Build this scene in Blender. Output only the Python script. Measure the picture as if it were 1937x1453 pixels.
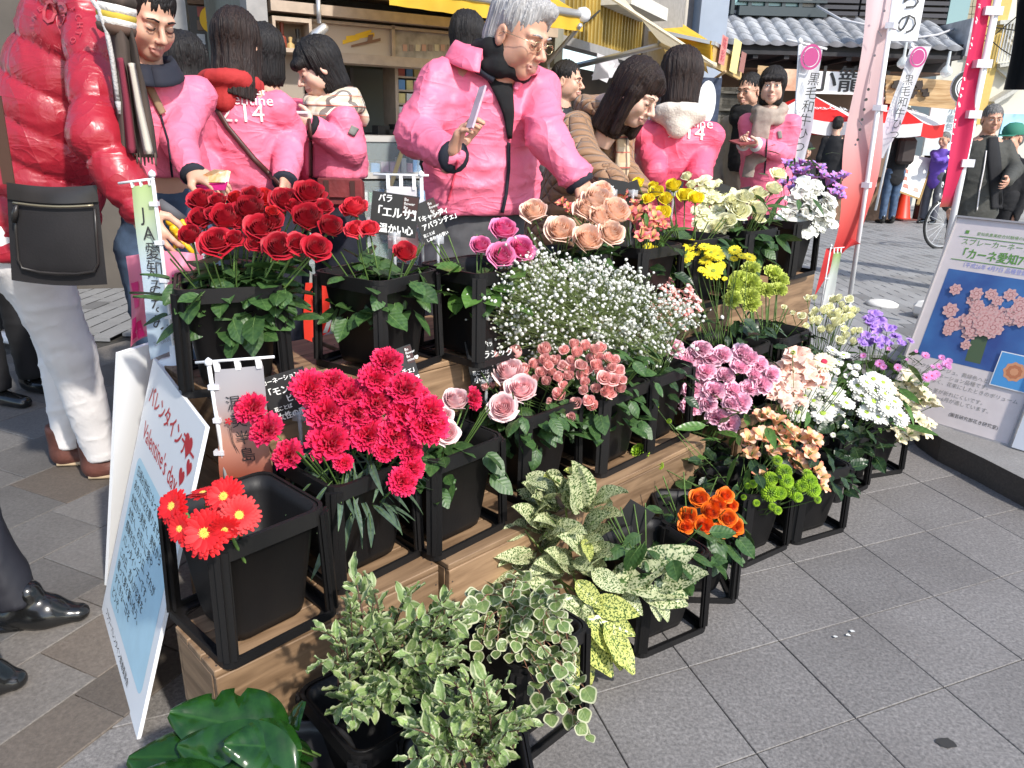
import bpy, bmesh, math, random
import numpy as np
from mathutils import Vector, Matrix, Quaternion
from mathutils.bvhtree import BVHTree
random.seed(7); rng = np.random.default_rng(7)
for o in list(bpy.data.objects): bpy.data.objects.remove(o)
S = bpy.context.scene; COL = S.collection
# ---------------------------------------------------------------- camera
F = 1420.0; PIT = math.radians(19.0); ROL = math.radians(1.6); CH = 1.25
_r0 = Vector((1,0,0)); _u0 = Vector((0,math.sin(PIT),math.cos(PIT))); FW = Vector((0,math.cos(PIT),-math.sin(PIT)))
CR = math.cos(ROL)*_r0 + math.sin(ROL)*_u0; CU = -math.sin(ROL)*_r0 + math.cos(ROL)*_u0
CAM = Vector((0,0,CH))
cd = bpy.data.cameras.new('camera'); cam = bpy.data.objects.new('camera', cd); COL.objects.link(cam)
M = Matrix((( CR.x, CU.x, -FW.x, CAM.x),(CR.y, CU.y, -FW.y, CAM.y),(CR.z, CU.z, -FW.z, CAM.z),(0,0,0,1)))
cam.matrix_world = M; cd.sensor_width = 36; cd.lens = 36*F/1937; cd.clip_end = 300; cd.clip_start = .05
S.camera = cam
def RAY(px,py): return FW + CR*((px-968.5)/F) - CU*((py-726.5)/F)
def PZ(px,py,z=0.0):
    d = RAY(px,py); return CAM + d*((z-CH)/d.z)
def PY(px,py,y):
    d = RAY(px,py); return CAM + d*(y/d.y)
def DEP(p): return (Vector(p)-CAM).dot(FW)
def PXM(p,px): return px*DEP(p)/F          # pixel size -> metres at p
# ---------------------------------------------------------------- light
SUN_AZ = Vector((0.62,-0.78,0)).normalized(); EL = math.radians(43)
sd = Vector((SUN_AZ.x*math.cos(EL), SUN_AZ.y*math.cos(EL), math.sin(EL)))
w = bpy.data.worlds.new('World'); S.world = w; w.use_nodes = True
nt = w.node_tree; nt.nodes.clear()
sky = nt.nodes.new('ShaderNodeTexSky'); sky.sky_type = 'NISHITA'; sky.sun_disc = False
sky.sun_elevation = EL; sky.sun_rotation = math.atan2(SUN_AZ.x, SUN_AZ.y)
bg = nt.nodes.new('ShaderNodeBackground'); bg.inputs[1].default_value = 0.15
wo = nt.nodes.new('ShaderNodeOutputWorld'); nt.links.new(sky.outputs[0], bg.inputs[0]); nt.links.new(bg.outputs[0], wo.inputs[0])
sl = bpy.data.lights.new('sun','SUN'); sl.energy = 2.8; sl.angle = math.radians(2.0); sl.color = (1,.95,.87)
so = bpy.data.objects.new('sun', sl); COL.objects.link(so); so.rotation_euler = sd.to_track_quat('Z','Y').to_euler()
S.view_settings.view_transform = 'Standard'; S.view_settings.look = 'None'; S.view_settings.exposure = 0.86; S.view_settings.gamma = 1
# ---------------------------------------------------------------- tagging and mesh helpers
def tag(o, label=None, cat=None, group=None, kind=None):
    if label: o['label'] = label
    if cat: o['category'] = cat
    if group: o['group'] = group
    if kind: o['kind'] = kind
    return o
def empty(name, loc=(0,0,0), rz=0.0, label=None, cat=None, group=None):
    o = bpy.data.objects.new(name, None); COL.objects.link(o); o.location = loc; o.rotation_euler = (0,0,rz)
    o.empty_display_size = .05
    return tag(o, label, cat, group)
def link(name, me, parent=None, mw=None):
    o = bpy.data.objects.new(name, me); COL.objects.link(o)
    if parent: o.parent = parent
    if mw is not None: o.matrix_local = mw
    return o
class MB:
    """collects verts / faces / material slots of one mesh"""
    def __init__(s): s.v=[]; s.f=[]; s.m=[]
    def add(s, v, f, m=0, mw=None):
        b = len(s.v)
        if mw is not None: v = [mw @ Vector(p) for p in v]
        s.v += [tuple(p) for p in v]; s.f += [tuple(b+i for i in q) for q in f]; s.m += [m]*len(f); return s
    def box(s, c, d, m=0, R=None, bev=0.0):
        x,y,z = d[0]/2,d[1]/2,d[2]/2
        if bev:
            b=min(bev,x*.9,y*.9,z*.9)
            v=[]
            for sx in (-1,1):
                for sy in (-1,1):
                    for sz in (-1,1):
                        v += [(sx*x,sy*(y-b),sz*(z-b)),(sx*(x-b),sy*y,sz*(z-b)),(sx*(x-b),sy*(y-b),sz*z)]
            def I(sx,sy,sz,k): return (((sx>0)*2+(sy>0))*2+(sz>0))*3+k
            f=[]
            for sx in (-1,1): q=[I(sx,-1,-1,0),I(sx,1,-1,0),I(sx,1,1,0),I(sx,-1,1,0)]; f.append(q if sx>0 else q[::-1])
            for sy in (-1,1): q=[I(-1,sy,-1,1),I(-1,sy,1,1),I(1,sy,1,1),I(1,sy,-1,1)]; f.append(q if sy>0 else q[::-1])
            for sz in (-1,1): q=[I(-1,-1,sz,2),I(1,-1,sz,2),I(1,1,sz,2),I(-1,1,sz,2)]; f.append(q if sz>0 else q[::-1])
            for a in (-1,1):
                for c2 in (-1,1):
                    for ax,(k1,k2) in enumerate(((1,2),(0,2),(0,1))):
                        def J(t,k):
                            q=[0,0,0]; q[ax]=t; o2=[i for i in range(3) if i!=ax]; q[o2[0]]=a; q[o2[1]]=c2; return I(*q,k)
                        q=[J(-1,k1),J(1,k1),J(1,k2),J(-1,k2)]
                        if (a*c2>0)!=(ax==1): q=q[::-1]
                        f.append(q)
            for sx in (-1,1):
                for sy in (-1,1):
                    for sz in (-1,1):
                        q=[I(sx,sy,sz,0),I(sx,sy,sz,1),I(sx,sy,sz,2)]
                        if sx*sy*sz<0: q=q[::-1]
                        f.append(q)
        else:
            v=[(sx*x,sy*y,sz*z) for sx in (-1,1) for sy in (-1,1) for sz in (-1,1)]
            f=[(0,1,3,2),(4,6,7,5),(0,4,5,1),(2,3,7,6),(0,2,6,4),(1,5,7,3)]
        mw = Matrix.Translation(c)
        if R is not None: mw = mw @ R.to_4x4()
        return s.add(v,f,m,mw)
    def bar(s, a, b, wx, wy=None, m=0, up=(0,0,1)):
        a,b=Vector(a),Vector(b); wy=wy or wx; z=(b-a); L=z.length; z.normalize()
        x=Vector(up).cross(z)
        if x.length<1e-4: x=Vector((1,0,0)).cross(z)
        x.normalize(); y=z.cross(x); R=Matrix((x,y,z)).transposed()
        return s.box((a+b)/2,(wx,wy,L),m,R)
    def tube(s, pts, r, n=6, m=0, cap=True):
        pts=[Vector(p) for p in pts]; k=len(pts); rr=r if hasattr(r,'__len__') else [r]*k
        v=[];f=[]; up=Vector((.13,.21,.97))
        for i,p in enumerate(pts):
            t=(pts[min(i+1,k-1)]-pts[max(i-1,0)])
            if t.length<1e-9: t=Vector((0,0,1))
            t.normalize(); x=t.cross(up)
            if x.length<.05: x=t.cross(Vector((1,0,0)))
            x.normalize(); y=t.cross(x)
            for j in range(n):
                a=2*math.pi*j/n; v.append(p+(x*math.cos(a)+y*math.sin(a))*rr[i])
        for i in range(k-1):
            for j in range(n):
                f.append((i*n+j,(i+1)*n+j,(i+1)*n+(j+1)%n,i*n+(j+1)%n))
        if cap: f.append(tuple(range(n))); f.append(tuple(range(k*n-1,(k-1)*n-1,-1)))
        return s.add(v,f,m)
    def lathe(s, prof, n=16, m=0, mw=None, cap=True):
        v=[];f=[]
        for r,z in prof:
            for j in range(n):
                a=2*math.pi*j/n; v.append((r*math.cos(a),r*math.sin(a),z))
        for i in range(len(prof)-1):
            for j in range(n): f.append((i*n+j,i*n+(j+1)%n,(i+1)*n+(j+1)%n,(i+1)*n+j))
        if cap:
            f.append(tuple(range(n))[::-1]); f.append(tuple(range((len(prof)-1)*n,len(prof)*n)))
        return s.add(v,f,m,mw)
    def grid(s, fn, nu, nv, m=0, mw=None):
        v=[fn(i/nu,j/nv) for j in range(nv+1) for i in range(nu+1)]
        f=[(j*(nu+1)+i,j*(nu+1)+i+1,(j+1)*(nu+1)+i+1,(j+1)*(nu+1)+i) for j in range(nv) for i in range(nu)]
        return s.add(v,f,m,mw)
    def quad(s,a,b,c,d,m=0): return s.add([a,b,c,d],[(0,1,2,3)],m)
    def mesh(s, name, mats, smooth=False):
        me=bpy.data.meshes.new(name); me.from_pydata(s.v,[],s.f)
        for q in (mats if isinstance(mats,(list,tuple)) else [mats]): me.materials.append(q)
        if len(set(s.m))>1 or (s.m and s.m[0]): me.polygons.foreach_set('material_index', s.m)
        if smooth: me.polygons.foreach_set('use_smooth',[True]*len(s.f))
        me.update(); return me
    def obj(s, name, mats, parent=None, smooth=False, mw=None): return link(name, s.mesh(name,mats,smooth), parent, mw)
def frame_mat(origin, x, y):
    """matrix with local x along x, local y near y, z normal"""
    x=Vector(x).normalized(); z=x.cross(Vector(y)).normalized(); y=z.cross(x)
    m=Matrix((x,y,z)).transposed().to_4x4(); m.translation=Vector(origin); return m
def aim(pos, d, scale=1.0, spin=0.0):
    """matrix placing local +Z along d"""
    q=Vector(d).normalized().to_track_quat('Z','Y')
    return Matrix.Translation(pos) @ q.to_matrix().to_4x4() @ Matrix.Rotation(spin,4,'Z') @ Matrix.Scale(scale,4)
# ---------------------------------------------------------------- materials
MATS={}
def nodes(name):
    m=bpy.data.materials.new(name); m.use_nodes=True; t=m.node_tree; b=t.nodes['Principled BSDF']; return m,t,b
def mat(name, col, rough=.6, var=.0, scale=20., bump=0., bscale=60., metal=0., spec=.5, col2=None, sheen=0., trans=0., rnd=.0, coord='Object', stretch=(1,1,1), coat=0., bdist=.01, detail=4.):
    if name in MATS: return MATS[name]
    m,t,b=nodes(name); L=t.links.new
    b.inputs['Roughness'].default_value=rough; b.inputs['Metallic'].default_value=metal
    b.inputs['Specular IOR Level'].default_value=spec
    if coat: b.inputs['Coat Weight'].default_value=coat; b.inputs['Coat Roughness'].default_value=.15
    if sheen: b.inputs['Sheen Weight'].default_value=sheen
    c=(*col,1); src=None
    tc=t.nodes.new('ShaderNodeTexCoord'); mp=t.nodes.new('ShaderNodeMapping'); mp.inputs['Scale'].default_value=stretch
    L(tc.outputs[coord],mp.inputs[0])
    if var or col2:
        n=t.nodes.new('ShaderNodeTexNoise'); n.inputs['Scale'].default_value=scale; n.inputs['Detail'].default_value=detail
        L(mp.outputs[0],n.inputs[0])
        r=t.nodes.new('ShaderNodeValToRGB'); r.color_ramp.elements[0].position=.35; r.color_ramp.elements[1].position=.65
        c2=(*col2,1) if col2 else (*[min(1,x*(1+var)) for x in col],1)
        c1=c if col2 else (*[x*(1-var) for x in col],1)
        r.color_ramp.elements[0].color=c1; r.color_ramp.elements[1].color=c2
        L(n.outputs[0],r.inputs[0]); src=r.outputs[0]
    if rnd:
        oi=t.nodes.new('ShaderNodeObjectInfo'); h=t.nodes.new('ShaderNodeHueSaturation'); mr=t.nodes.new('ShaderNodeMapRange')
        mr.inputs[3].default_value=1-rnd; mr.inputs[4].default_value=1+rnd; L(oi.outputs['Random'],mr.inputs[0]); L(mr.outputs[0],h.inputs['Value'])
        if src: L(src,h.inputs['Color'])
        else: h.inputs['Color'].default_value=c
        src=h.outputs[0]
    if src: L(src,b.inputs['Base Color'])
    else: b.inputs['Base Color'].default_value=c
    if bump:
        n=t.nodes.new('ShaderNodeTexNoise'); n.inputs['Scale'].default_value=bscale; n.inputs['Detail'].default_value=3; L(mp.outputs[0],n.inputs[0])
        bp=t.nodes.new('ShaderNodeBump'); bp.inputs['Strength'].default_value=bump; bp.inputs['Distance'].default_value=bdist
        L(n.outputs[0],bp.inputs['Height']); L(bp.outputs[0],b.inputs['Normal'])
    if trans:
        tr=t.nodes.new('ShaderNodeBsdfTranslucent'); mx=t.nodes.new('ShaderNodeMixShader'); mx.inputs[0].default_value=trans
        if src: L(src,tr.inputs[0])
        else: tr.inputs[0].default_value=c
        L(b.outputs[0],mx.inputs[1]); L(tr.outputs[0],mx.inputs[2]); L(mx.outputs[0],t.nodes['Material Output'].inputs[0])
    MATS[name]=m; return m
def petal(name,col,tip=None,rnd=.13): # petals: colour grades along the generated Z of the bloom
    if name in MATS: return MATS[name]
    m=mat(name,col,.55,var=.12,scale=70,trans=.16,rnd=rnd,sheen=.05,bump=.15,bscale=180,bdist=.002)
    if tip:
        t=m.node_tree; L=t.links.new; b=t.nodes['Principled BSDF']
        old=b.inputs['Base Color'].links[0].from_socket
        tc=t.nodes.new('ShaderNodeTexCoord'); gr=t.nodes.new('ShaderNodeVectorMath'); gr.operation='LENGTH'
        L(tc.outputs['Object'],gr.inputs[0]); r=t.nodes.new('ShaderNodeMapRange'); r.inputs[1].default_value=.25; r.inputs[2].default_value=.55
        L(gr.outputs['Value'],r.inputs[0]); mx=t.nodes.new('ShaderNodeMixRGB'); L(r.outputs[0],mx.inputs[0]); L(old,mx.inputs[1]); mx.inputs[2].default_value=(*tip,1)
        L(mx.outputs[0],b.inputs['Base Color'])
        for n in t.nodes:
            if n.type=='BSDF_TRANSLUCENT': L(mx.outputs[0],n.inputs[0])
    return m
def granite(name,col,rnd=.12,spk=.5,brown=None):
    m,t,b=nodes(name); L=t.links.new; b.inputs['Roughness'].default_value=.62
    tc=t.nodes.new('ShaderNodeTexCoord'); g=t.nodes.new('ShaderNodeNewGeometry')
    n=t.nodes.new('ShaderNodeTexNoise'); n.inputs['Scale'].default_value=120; n.inputs['Detail'].default_value=5; n.inputs['Roughness'].default_value=.75
    n2=t.nodes.new('ShaderNodeTexNoise'); n2.inputs['Scale'].default_value=3.2; n2.inputs['Detail'].default_value=5
    n3=t.nodes.new('ShaderNodeTexVoronoi'); n3.inputs['Scale'].default_value=95
    for q in (n,n2,n3): L(g.outputs['Position'],q.inputs['Vector'])
    r=t.nodes.new('ShaderNodeValToRGB'); e=r.color_ramp.elements
    e[0].position=.36; e[0].color=(*[c*(1-spk) for c in col],1); e[1].position=.66; e[1].color=(*[min(1,c*(1+spk*1.3)) for c in col],1)
    L(n.outputs[0],r.inputs[0])
    mx=t.nodes.new('ShaderNodeMixRGB'); mx.blend_type='MULTIPLY'; mx.inputs[0].default_value=.55
    r2=t.nodes.new('ShaderNodeValToRGB'); r2.color_ramp.elements[0].position=.3; r2.color_ramp.elements[0].color=(.5,.47,.45,1); r2.color_ramp.elements[1].position=.6; r2.color_ramp.elements[1].color=(1,1,1,1)
    L(n2.outputs[0],r2.inputs[0]); L(r.outputs[0],mx.inputs[1]); L(r2.outputs[0],mx.inputs[2])
    mx2=t.nodes.new('ShaderNodeMixRGB'); mx2.blend_type='MULTIPLY'; mx2.inputs[0].default_value=.30
    L(mx.outputs[0],mx2.inputs[1]); L(n3.outputs['Distance'],mx2.inputs[2])
    hs=t.nodes.new('ShaderNodeHueSaturation'); oi=t.nodes.new('ShaderNodeObjectInfo'); mr=t.nodes.new('ShaderNodeMapRange')
    mr.inputs[3].default_value=1-rnd; mr.inputs[4].default_value=1+rnd; L(oi.outputs['Random'],mr.inputs[0]); L(mr.outputs[0],hs.inputs['Value'])
    bw=t.nodes.new('ShaderNodeMixRGB'); bw.inputs[0].default_value=.35; bw.inputs[2].default_value=(*col,1); L(mx2.outputs[0],bw.inputs[1])
    L(bw.outputs[0],hs.inputs['Color']); L(hs.outputs[0],b.inputs['Base Color'])
    bp=t.nodes.new('ShaderNodeBump'); bp.inputs['Strength'].default_value=.35; bp.inputs['Distance'].default_value=.003; L(n.outputs[0],bp.inputs['Height']); L(bp.outputs[0],b.inputs['Normal'])
    return m
def wood(name,c1,c2,scale=6,rnd=.15,rough=.6):
    m,t,b=nodes(name); L=t.links.new; b.inputs['Roughness'].default_value=rough
    tc=t.nodes.new('ShaderNodeTexCoord'); mp=t.nodes.new('ShaderNodeMapping'); mp.inputs['Scale'].default_value=(1,9,9); L(tc.outputs['Object'],mp.inputs[0])
    oi=t.nodes.new('ShaderNodeObjectInfo'); ad=t.nodes.new('ShaderNodeVectorMath'); L(mp.outputs[0],ad.inputs[0])
    ml=t.nodes.new('ShaderNodeMath'); ml.operation='MULTIPLY'; ml.inputs[1].default_value=37; L(oi.outputs['Random'],ml.inputs[0]); L(ml.outputs[0],ad.inputs[1])
    n=t.nodes.new('ShaderNodeTexNoise'); n.inputs['Scale'].default_value=scale; n.inputs['Detail'].default_value=8; n.inputs['Distortion'].default_value=.6; L(ad.outputs[0],n.inputs[0])
    r=t.nodes.new('ShaderNodeValToRGB'); e=r.color_ramp.elements; e[0].position=.35; e[0].color=(*c1,1); e[1].position=.68; e[1].color=(*c2,1); L(n.outputs[0],r.inputs[0])
    hs=t.nodes.new('ShaderNodeHueSaturation'); mr=t.nodes.new('ShaderNodeMapRange'); mr.inputs[3].default_value=1-rnd; mr.inputs[4].default_value=1+rnd
    L(oi.outputs['Random'],mr.inputs[0]); L(mr.outputs[0],hs.inputs['Value']); L(r.outputs[0],hs.inputs['Color']); L(hs.outputs[0],b.inputs['Base Color'])
    bp=t.nodes.new('ShaderNodeBump'); bp.inputs['Strength'].default_value=.3; bp.inputs['Distance'].default_value=.003; L(n.outputs[0],bp.inputs['Height']); L(bp.outputs[0],b.inputs['Normal'])
    MATS[name]=m; return m
def glassm(name,col=(.8,.9,.9),rough=.05,alpha=.25):
    m,t,b=nodes(name); b.inputs['Base Color'].default_value=(*col,1); b.inputs['Roughness'].default_value=rough; b.inputs['Alpha'].default_value=alpha; MATS[name]=m; return m
WHITE=mat('white_plastic',(.8,.8,.8),.4); BLACK=mat('black_plastic',(.0065,.0062,.0068),.5,col2=(.011,.010,.0097),scale=7,detail=7.,bump=.2,bscale=160,bdist=.0015,rnd=.25,spec=.3,stretch=(1,1,.35))
CARD=mat('black_card',(.022,.022,.022),.6); CHALK=mat('white_ink',(.85,.85,.82),.7); GREENST=mat('green_stem',(.09,.16,.035),.55,var=.25,rnd=.2)
DARKW=mat('dark_interior',(.02,.018,.016),.8)
# ---------------------------------------------------------------- text (flat print, real glyph outlines)
def text_mesh(s, size, font_scale_x=1.0, align='LEFT', spacing=1.0):
    c=bpy.data.curves.new('t','FONT'); c.body=s; c.size=size; c.align_x=align; c.resolution_u=2; c.space_line=spacing
    o=bpy.data.objects.new('t',c); COL.objects.link(o); dg=bpy.context.evaluated_depsgraph_get(); me=bpy.data.meshes.new_from_object(o.evaluated_get(dg))
    bpy.data.objects.remove(o); bpy.data.curves.remove(c); return me
def text(name,s,size,m,parent,mw,align='LEFT',sx=1.0,spacing=1.0,bold=0.0,label=None):
    """printed lettering lying 1 mm proud of the surface whose frame is mw"""
    me=text_mesh(s,size,1,align,spacing); me.materials.clear(); me.materials.append(m)
    for v in me.vertices: v.co.x*=sx
    if bold:
        v0=[v.co.copy() for v in me.vertices]; fs=[tuple(p.vertices) for p in me.polygons]; mb=MB()
        for k,(dx,dy) in enumerate(((0,0),(bold,0),(0,bold),(bold,bold),(-bold,0))): mb.add([(v.x+dx,v.y+dy,.00003*k) for v in v0],fs)
        me=mb.mesh(name,m)
    o=link(name,me,parent,mw)
    if label: o['label']=label
    return o
# ================================================================ SETTING
def gz(y): return 0.0 if y<4.3 else -0.02*(y-4.3)
def PG(px,py,dz=0.0):
    """pixel -> point of the (gently falling) street"""
    d=RAY(px,py); t=(dz-CH)/d.z if d.z<0 else 60
    p=CAM+d*t
    if p.y>4.3:
        # CH + d.z*t = -0.02*(d.y*t-4.3)+dz
        t=(dz+.02*4.3-CH)/(d.z+.02*d.y) ; p=CAM+d*t
    return p
MORTAR=mat('dark_joint_sand',(.045,.042,.037),.9,var=.3,scale=40)
mb=MB(); mb.quad((-30,-6,-.03),(40,-6,-.03),(40,4.3,-.03),(-30,4.3,-.03)); mb.quad((-30,4.3,-.03),(40,4.3,-.03),(40,60,gz(60)-.03),(-30,60,gz(60)-.03))
ground=tag(mb.obj('ground',MORTAR),kind='structure')
# granite slabs of the square, each its own piece
GR=granite('granite_slab',(.195,.182,.172),rnd=.10,spk=.6)
GL=[granite('grey_paver',(.155,.145,.135),.2,.3),granite('brown_paver',(.14,.115,.093),.2,.3),granite('tan_paver',(.19,.17,.15),.12,.4)]
ta=Vector((math.cos(math.radians(23)),math.sin(math.radians(23)),0)); tb=Vector((math.cos(math.radians(-72)),math.sin(math.radians(-72)),0))
TS=.281; A0=PZ(1474,1212)
def slab(name,u,v,lu,lv,m,h=.025,bev=.0015):
    mb=MB(); mb.box((0,0,-h/2),(1,1,h),0,bev=0)
    vs=[]; e=.0013
    P=lambda a,b,z: u*(a*(lu/2-e))+v*(b*(lv/2-e))+Vector((0,0,z))
    Q=lambda a,b,z: u*(a*(lu/2-e-bev))+v*(b*(lv/2-e-bev))+Vector((0,0,z))
    cs=[(-1,-1),(1,-1),(1,1),(-1,1)]
    if u.cross(v).z<0: cs=cs[::-1]
    vv=[Q(a,b,0) for a,b in cs]+[P(a,b,-bev) for a,b in cs]+[P(a,b,-h) for a,b in cs]
    ff=[(0,1,2,3)]+[(4+i,4+(i+1)%4,(i+1)%4,i) for i in range(4)]+[(8+i,8+(i+1)%4,4+(i+1)%4,4+i) for i in range(4)]
    q=MB(); q.add(vv,ff); return q.mesh(name,m)
pav=empty('pavement',(0,0,0)); tag(pav,kind='structure')
gme=slab('granite_slab',ta,tb,TS,TS,GR)
LB0=PZ(150,1425); ld=Vector((math.cos(math.radians(66)),math.sin(math.radians(66)),0)); ln=Vector((-ld.y,ld.x,0)) # boundary of the brick band, ln points left
for i in range(-14,16):
    for j in range(-14,9):
        stag=.5*TS*0
        c=A0+ta*((i+.5)*TS)+tb*((j+.5)*TS)
        if (c-LB0).dot(ln)>.10 or c.y>4.1 or c.y<.35 or c.x>3.4: continue
        o=link('granite_slab',gme,pav); o.location=c+Vector((0,0,random.uniform(-.0008,.0008)))
R=random.Random(3)
bands=[(.16,.21,1),(.20,.25,1),(.12,.3,2),(.27,.3,0),(.24,.24,0),(.3,.35,0),(.3,.3,0),(.3,.35,0),(.3,.3,0),(.3,.3,0),(.3,.3,2)]
off=.0
for bw_,bl,mi in bands:
    k=0
    s0=-1.2+R.random()*.2
    while s0<3.4:
        mi2 = mi if R.random()<.72 else R.choice((0,1,2))
        me=slab('street_paver',ld,ln,bl,bw_,GL[mi2],bev=.002)
        c=LB0+ld*(s0+bl/2)+ln*(off+bw_/2)
        if c.x>-3.6 and c.y<4.1:
            o=link('street_paver',me,pav); o.location=c+Vector((0,0,.004+R.uniform(-.001,.001)))
        s0+=bl
    off+=bw_
# street of small concrete blocks further back
BL=granite('concrete_block',(.3,.3,.3),.1,.12); BLD=granite('dark_concrete_block',(.2,.2,.2),.1,.12)
bx,by=.125,.25
blk=[]
for i in range(-60,110):
    for j in range(0,90):
        x=i*bx; y=4.25+j*by+(.5*by if i%2 else 0)
        if x<-6 or x>13 or y>18.5: continue
        blk.append((x+bx/2,y+by/2))
vis=[b for b in blk if 2.0<b[0]-.0 and b[0]<1.9+ (b[1])*.42 and b[0]>b[1]*.30]
vis.sort(key=lambda b:b[1]); near=set(vis[:290])
st=empty('street',(0,0,0)); tag(st,kind='structure')
e1=Vector((1,0,0)); e2=Vector((0,1,0)); bm1=slab('concrete_block',e1,e2,bx,by,BL,.02,.003); bm2=slab('concrete_block',e1,e2,bx,by,BLD,.02,.003)
far=MB()
for b in blk:
    d=R.random()<.09
    if b in near:
        o=link('concrete_block',bm2 if d else bm1,st); o.location=(b[0],b[1],gz(b[1])+R.uniform(-.0008,.0008))
    else:
        x,y=b; e=.005; x0,x1,y0,y1=x-bx/2+e,x+bx/2-e,y-by/2+e,y+by/2-e
        z0,z1=gz(y0),gz(y1)
        far.add([(x0,y0,z0),(x1,y0,z0),(x1,y1,z1),(x0,y1,z1),(x0,y0,z0-.02),(x1,y0,z0-.02)],[(0,1,2,3),(4,5,1,0)],1 if d else 0)
tag(far.obj('concrete_blocks',[BL,BLD],st),kind='stuff')
# raised kerb island on the right
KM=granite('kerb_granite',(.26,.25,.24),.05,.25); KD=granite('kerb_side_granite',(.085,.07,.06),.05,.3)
kp=[PZ(1990,985),PZ(1937,960),PZ(1850,912),PZ(1772,872),PZ(1735,845),PZ(1715,812),PZ(1705,770),PZ(1700,720),PZ(1712,680)]
kp=[(p.x,p.y) for p in kp]; kp+=[(kp[-1][0]+.25,kp[-1][1]+.3),(4.4,5.2),(5,3),(2.6,1.9)]
KH=.10
kc=Vector((sum(p[0] for p in kp)/len(kp),sum(p[1] for p in kp)/len(kp),0))
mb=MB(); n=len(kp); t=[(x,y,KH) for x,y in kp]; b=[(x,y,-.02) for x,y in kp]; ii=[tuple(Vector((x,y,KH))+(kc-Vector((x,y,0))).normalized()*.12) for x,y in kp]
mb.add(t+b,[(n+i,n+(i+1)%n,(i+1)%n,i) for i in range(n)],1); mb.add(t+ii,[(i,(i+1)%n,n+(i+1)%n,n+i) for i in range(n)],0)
mb.add([(x,y,KH-.004) for x,y,_ in ii],[tuple(range(n))],0)
for f_ in range(len(mb.f)): pass
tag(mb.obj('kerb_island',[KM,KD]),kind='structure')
# ---------------------------------------------------------------- plane mapping for facades
class Plane:
    def __init__(s,O,X): s.O=Vector(O); s.X=Vector(X).normalized(); s.N=Vector((-s.X.y,s.X.x,0)) # N points away from us
    def P(s,px,py,d=0.0):
        r=RAY(px,py); o=s.O+s.N*d; t=(o-CAM).dot(s.N)/r.dot(s.N); return CAM+r*t
    def L(s,px,py,d=0.0):
        p=s.P(px,py,d)-s.O; return p.dot(s.X),p.z+s.O.z-0 if False else p.z+s.O.z
def pbox(mb,pl,px0,py0,px1,py1,d=0.0,th=.05,m=0):
    """box standing in plane pl whose front face (depth d) spans the two pixel corners"""
    a=pl.P(px0,py0,d); b=pl.P(px1,py1,d); ax,bx_=(a-pl.O).dot(pl.X),(b-pl.O).dot(pl.X)
    c=pl.O+pl.X*((ax+bx_)/2)+pl.N*(d+th/2); c.z=(a.z+b.z)/2
    R=Matrix((pl.X,pl.N,(0,0,1))).transposed()
    mb.box(c,(abs(bx_-ax),th,abs(a.z-b.z)),m,R)
def sbox(mb,pl,x0,x1,z0,z1,d0,d1,m=0):
    c=pl.O+pl.X*((x0+x1)/2)+pl.N*((d0+d1)/2); c.z=(z0+z1)/2
    mb.box(c,(x1-x0,d1-d0,z1-z0),m,Matrix((pl.X,pl.N,(0,0,1))).transposed())
def pframe(pl,px,py,d=-.004):
    """matrix whose xy plane lies on the facade, origin at the pixel"""
    m=Matrix((pl.X,(0,0,1),-pl.N)).transposed().to_4x4(); m.translation=pl.P(px,py,d); return m
# ---------------------------------------------------------------- kiosk on the left
c_beige=mat('beige_paint',(.42,.33,.25),.6,var=.1); c_brown=mat('brown_fascia',(.16,.085,.04),.6,var=.2); c_grey=mat('grey_paint',(.28,.27,.26),.5,var=.08)
c_bluegrey=mat('blue_grey_wall',(.30,.35,.43),.7,var=.06,scale=3); c_inter=mat('kiosk_inner_wall',(.22,.22,.18),.8,var=.1); c_alu=mat('aluminium',(.55,.55,.55),.35,metal=.6)
c_yel=mat('yellow_canvas',(.8,.5,.04),.7,var=.12,scale=5,trans=.35); c_cream=mat('cream_canvas',(.75,.66,.48),.75,var=.08,trans=.3); c_glass=glassm('case_glass',(.75,.85,.85),.03,.18)
KO=PG(520,500); KO=PY(500,400,4.15); KO.z=gz(4.15)
K=Plane(KO,(.86,.5,0)); Kx=lambda px,d=0.0:(K.P(px,200,d)-K.O).dot(K.X)
kio=empty('shop_kiosk',KO,0,'brown and beige kiosk with a serving window and glass showcases behind the crowd','kiosk')
kio_inv=Matrix.Translation(-KO)
def part(mb,name,m,par,smooth=False,label=None):
    me=mb.mesh(name,m,smooth); me.transform(Matrix.Translation(-par.location)); o=link(name,me,par)
    if label:o['label']=label
    return o
g=gz(5)
xe=Kx(1045); zt=3.1
mb=MB(); sbox(mb,K,Kx(479),Kx(516),g,zt,-.03,.12); part(mb,'corner_post',c_grey,kio)
mb=MB(); sbox(mb,K,Kx(525),xe,g,2.9,1.5,1.56); sbox(mb,K,Kx(516)-.05,Kx(516)+.0,g,2.9,.12,1.5); sbox(mb,K,xe,xe+.06,g,2.9,0,1.5); sbox(mb,K,Kx(516),xe,2.9,2.95,0,1.5); part(mb,'inner_wall',c_inter,kio)
mb=MB(); pbox(mb,K,523,18,1045,70,.10,.05); part(mb,'fascia_board',c_brown,kio)
mb=MB(); a=K.P(700,30,-.02); sbox(mb,K,Kx(523),xe,a.z-.02,a.z+.03,-.03,.10); part(mb,'light_rail',c_beige,kio)
mb=MB(); sbox(mb,K,Kx(523),xe,a.z+.08,3.0,-.02,.12); part(mb,'upper_fascia',mat('dark_fascia',(.07,.05,.03),.6),kio)
zl=K.P(700,112,.02).z; zs=K.P(700,52,.05).z
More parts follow.
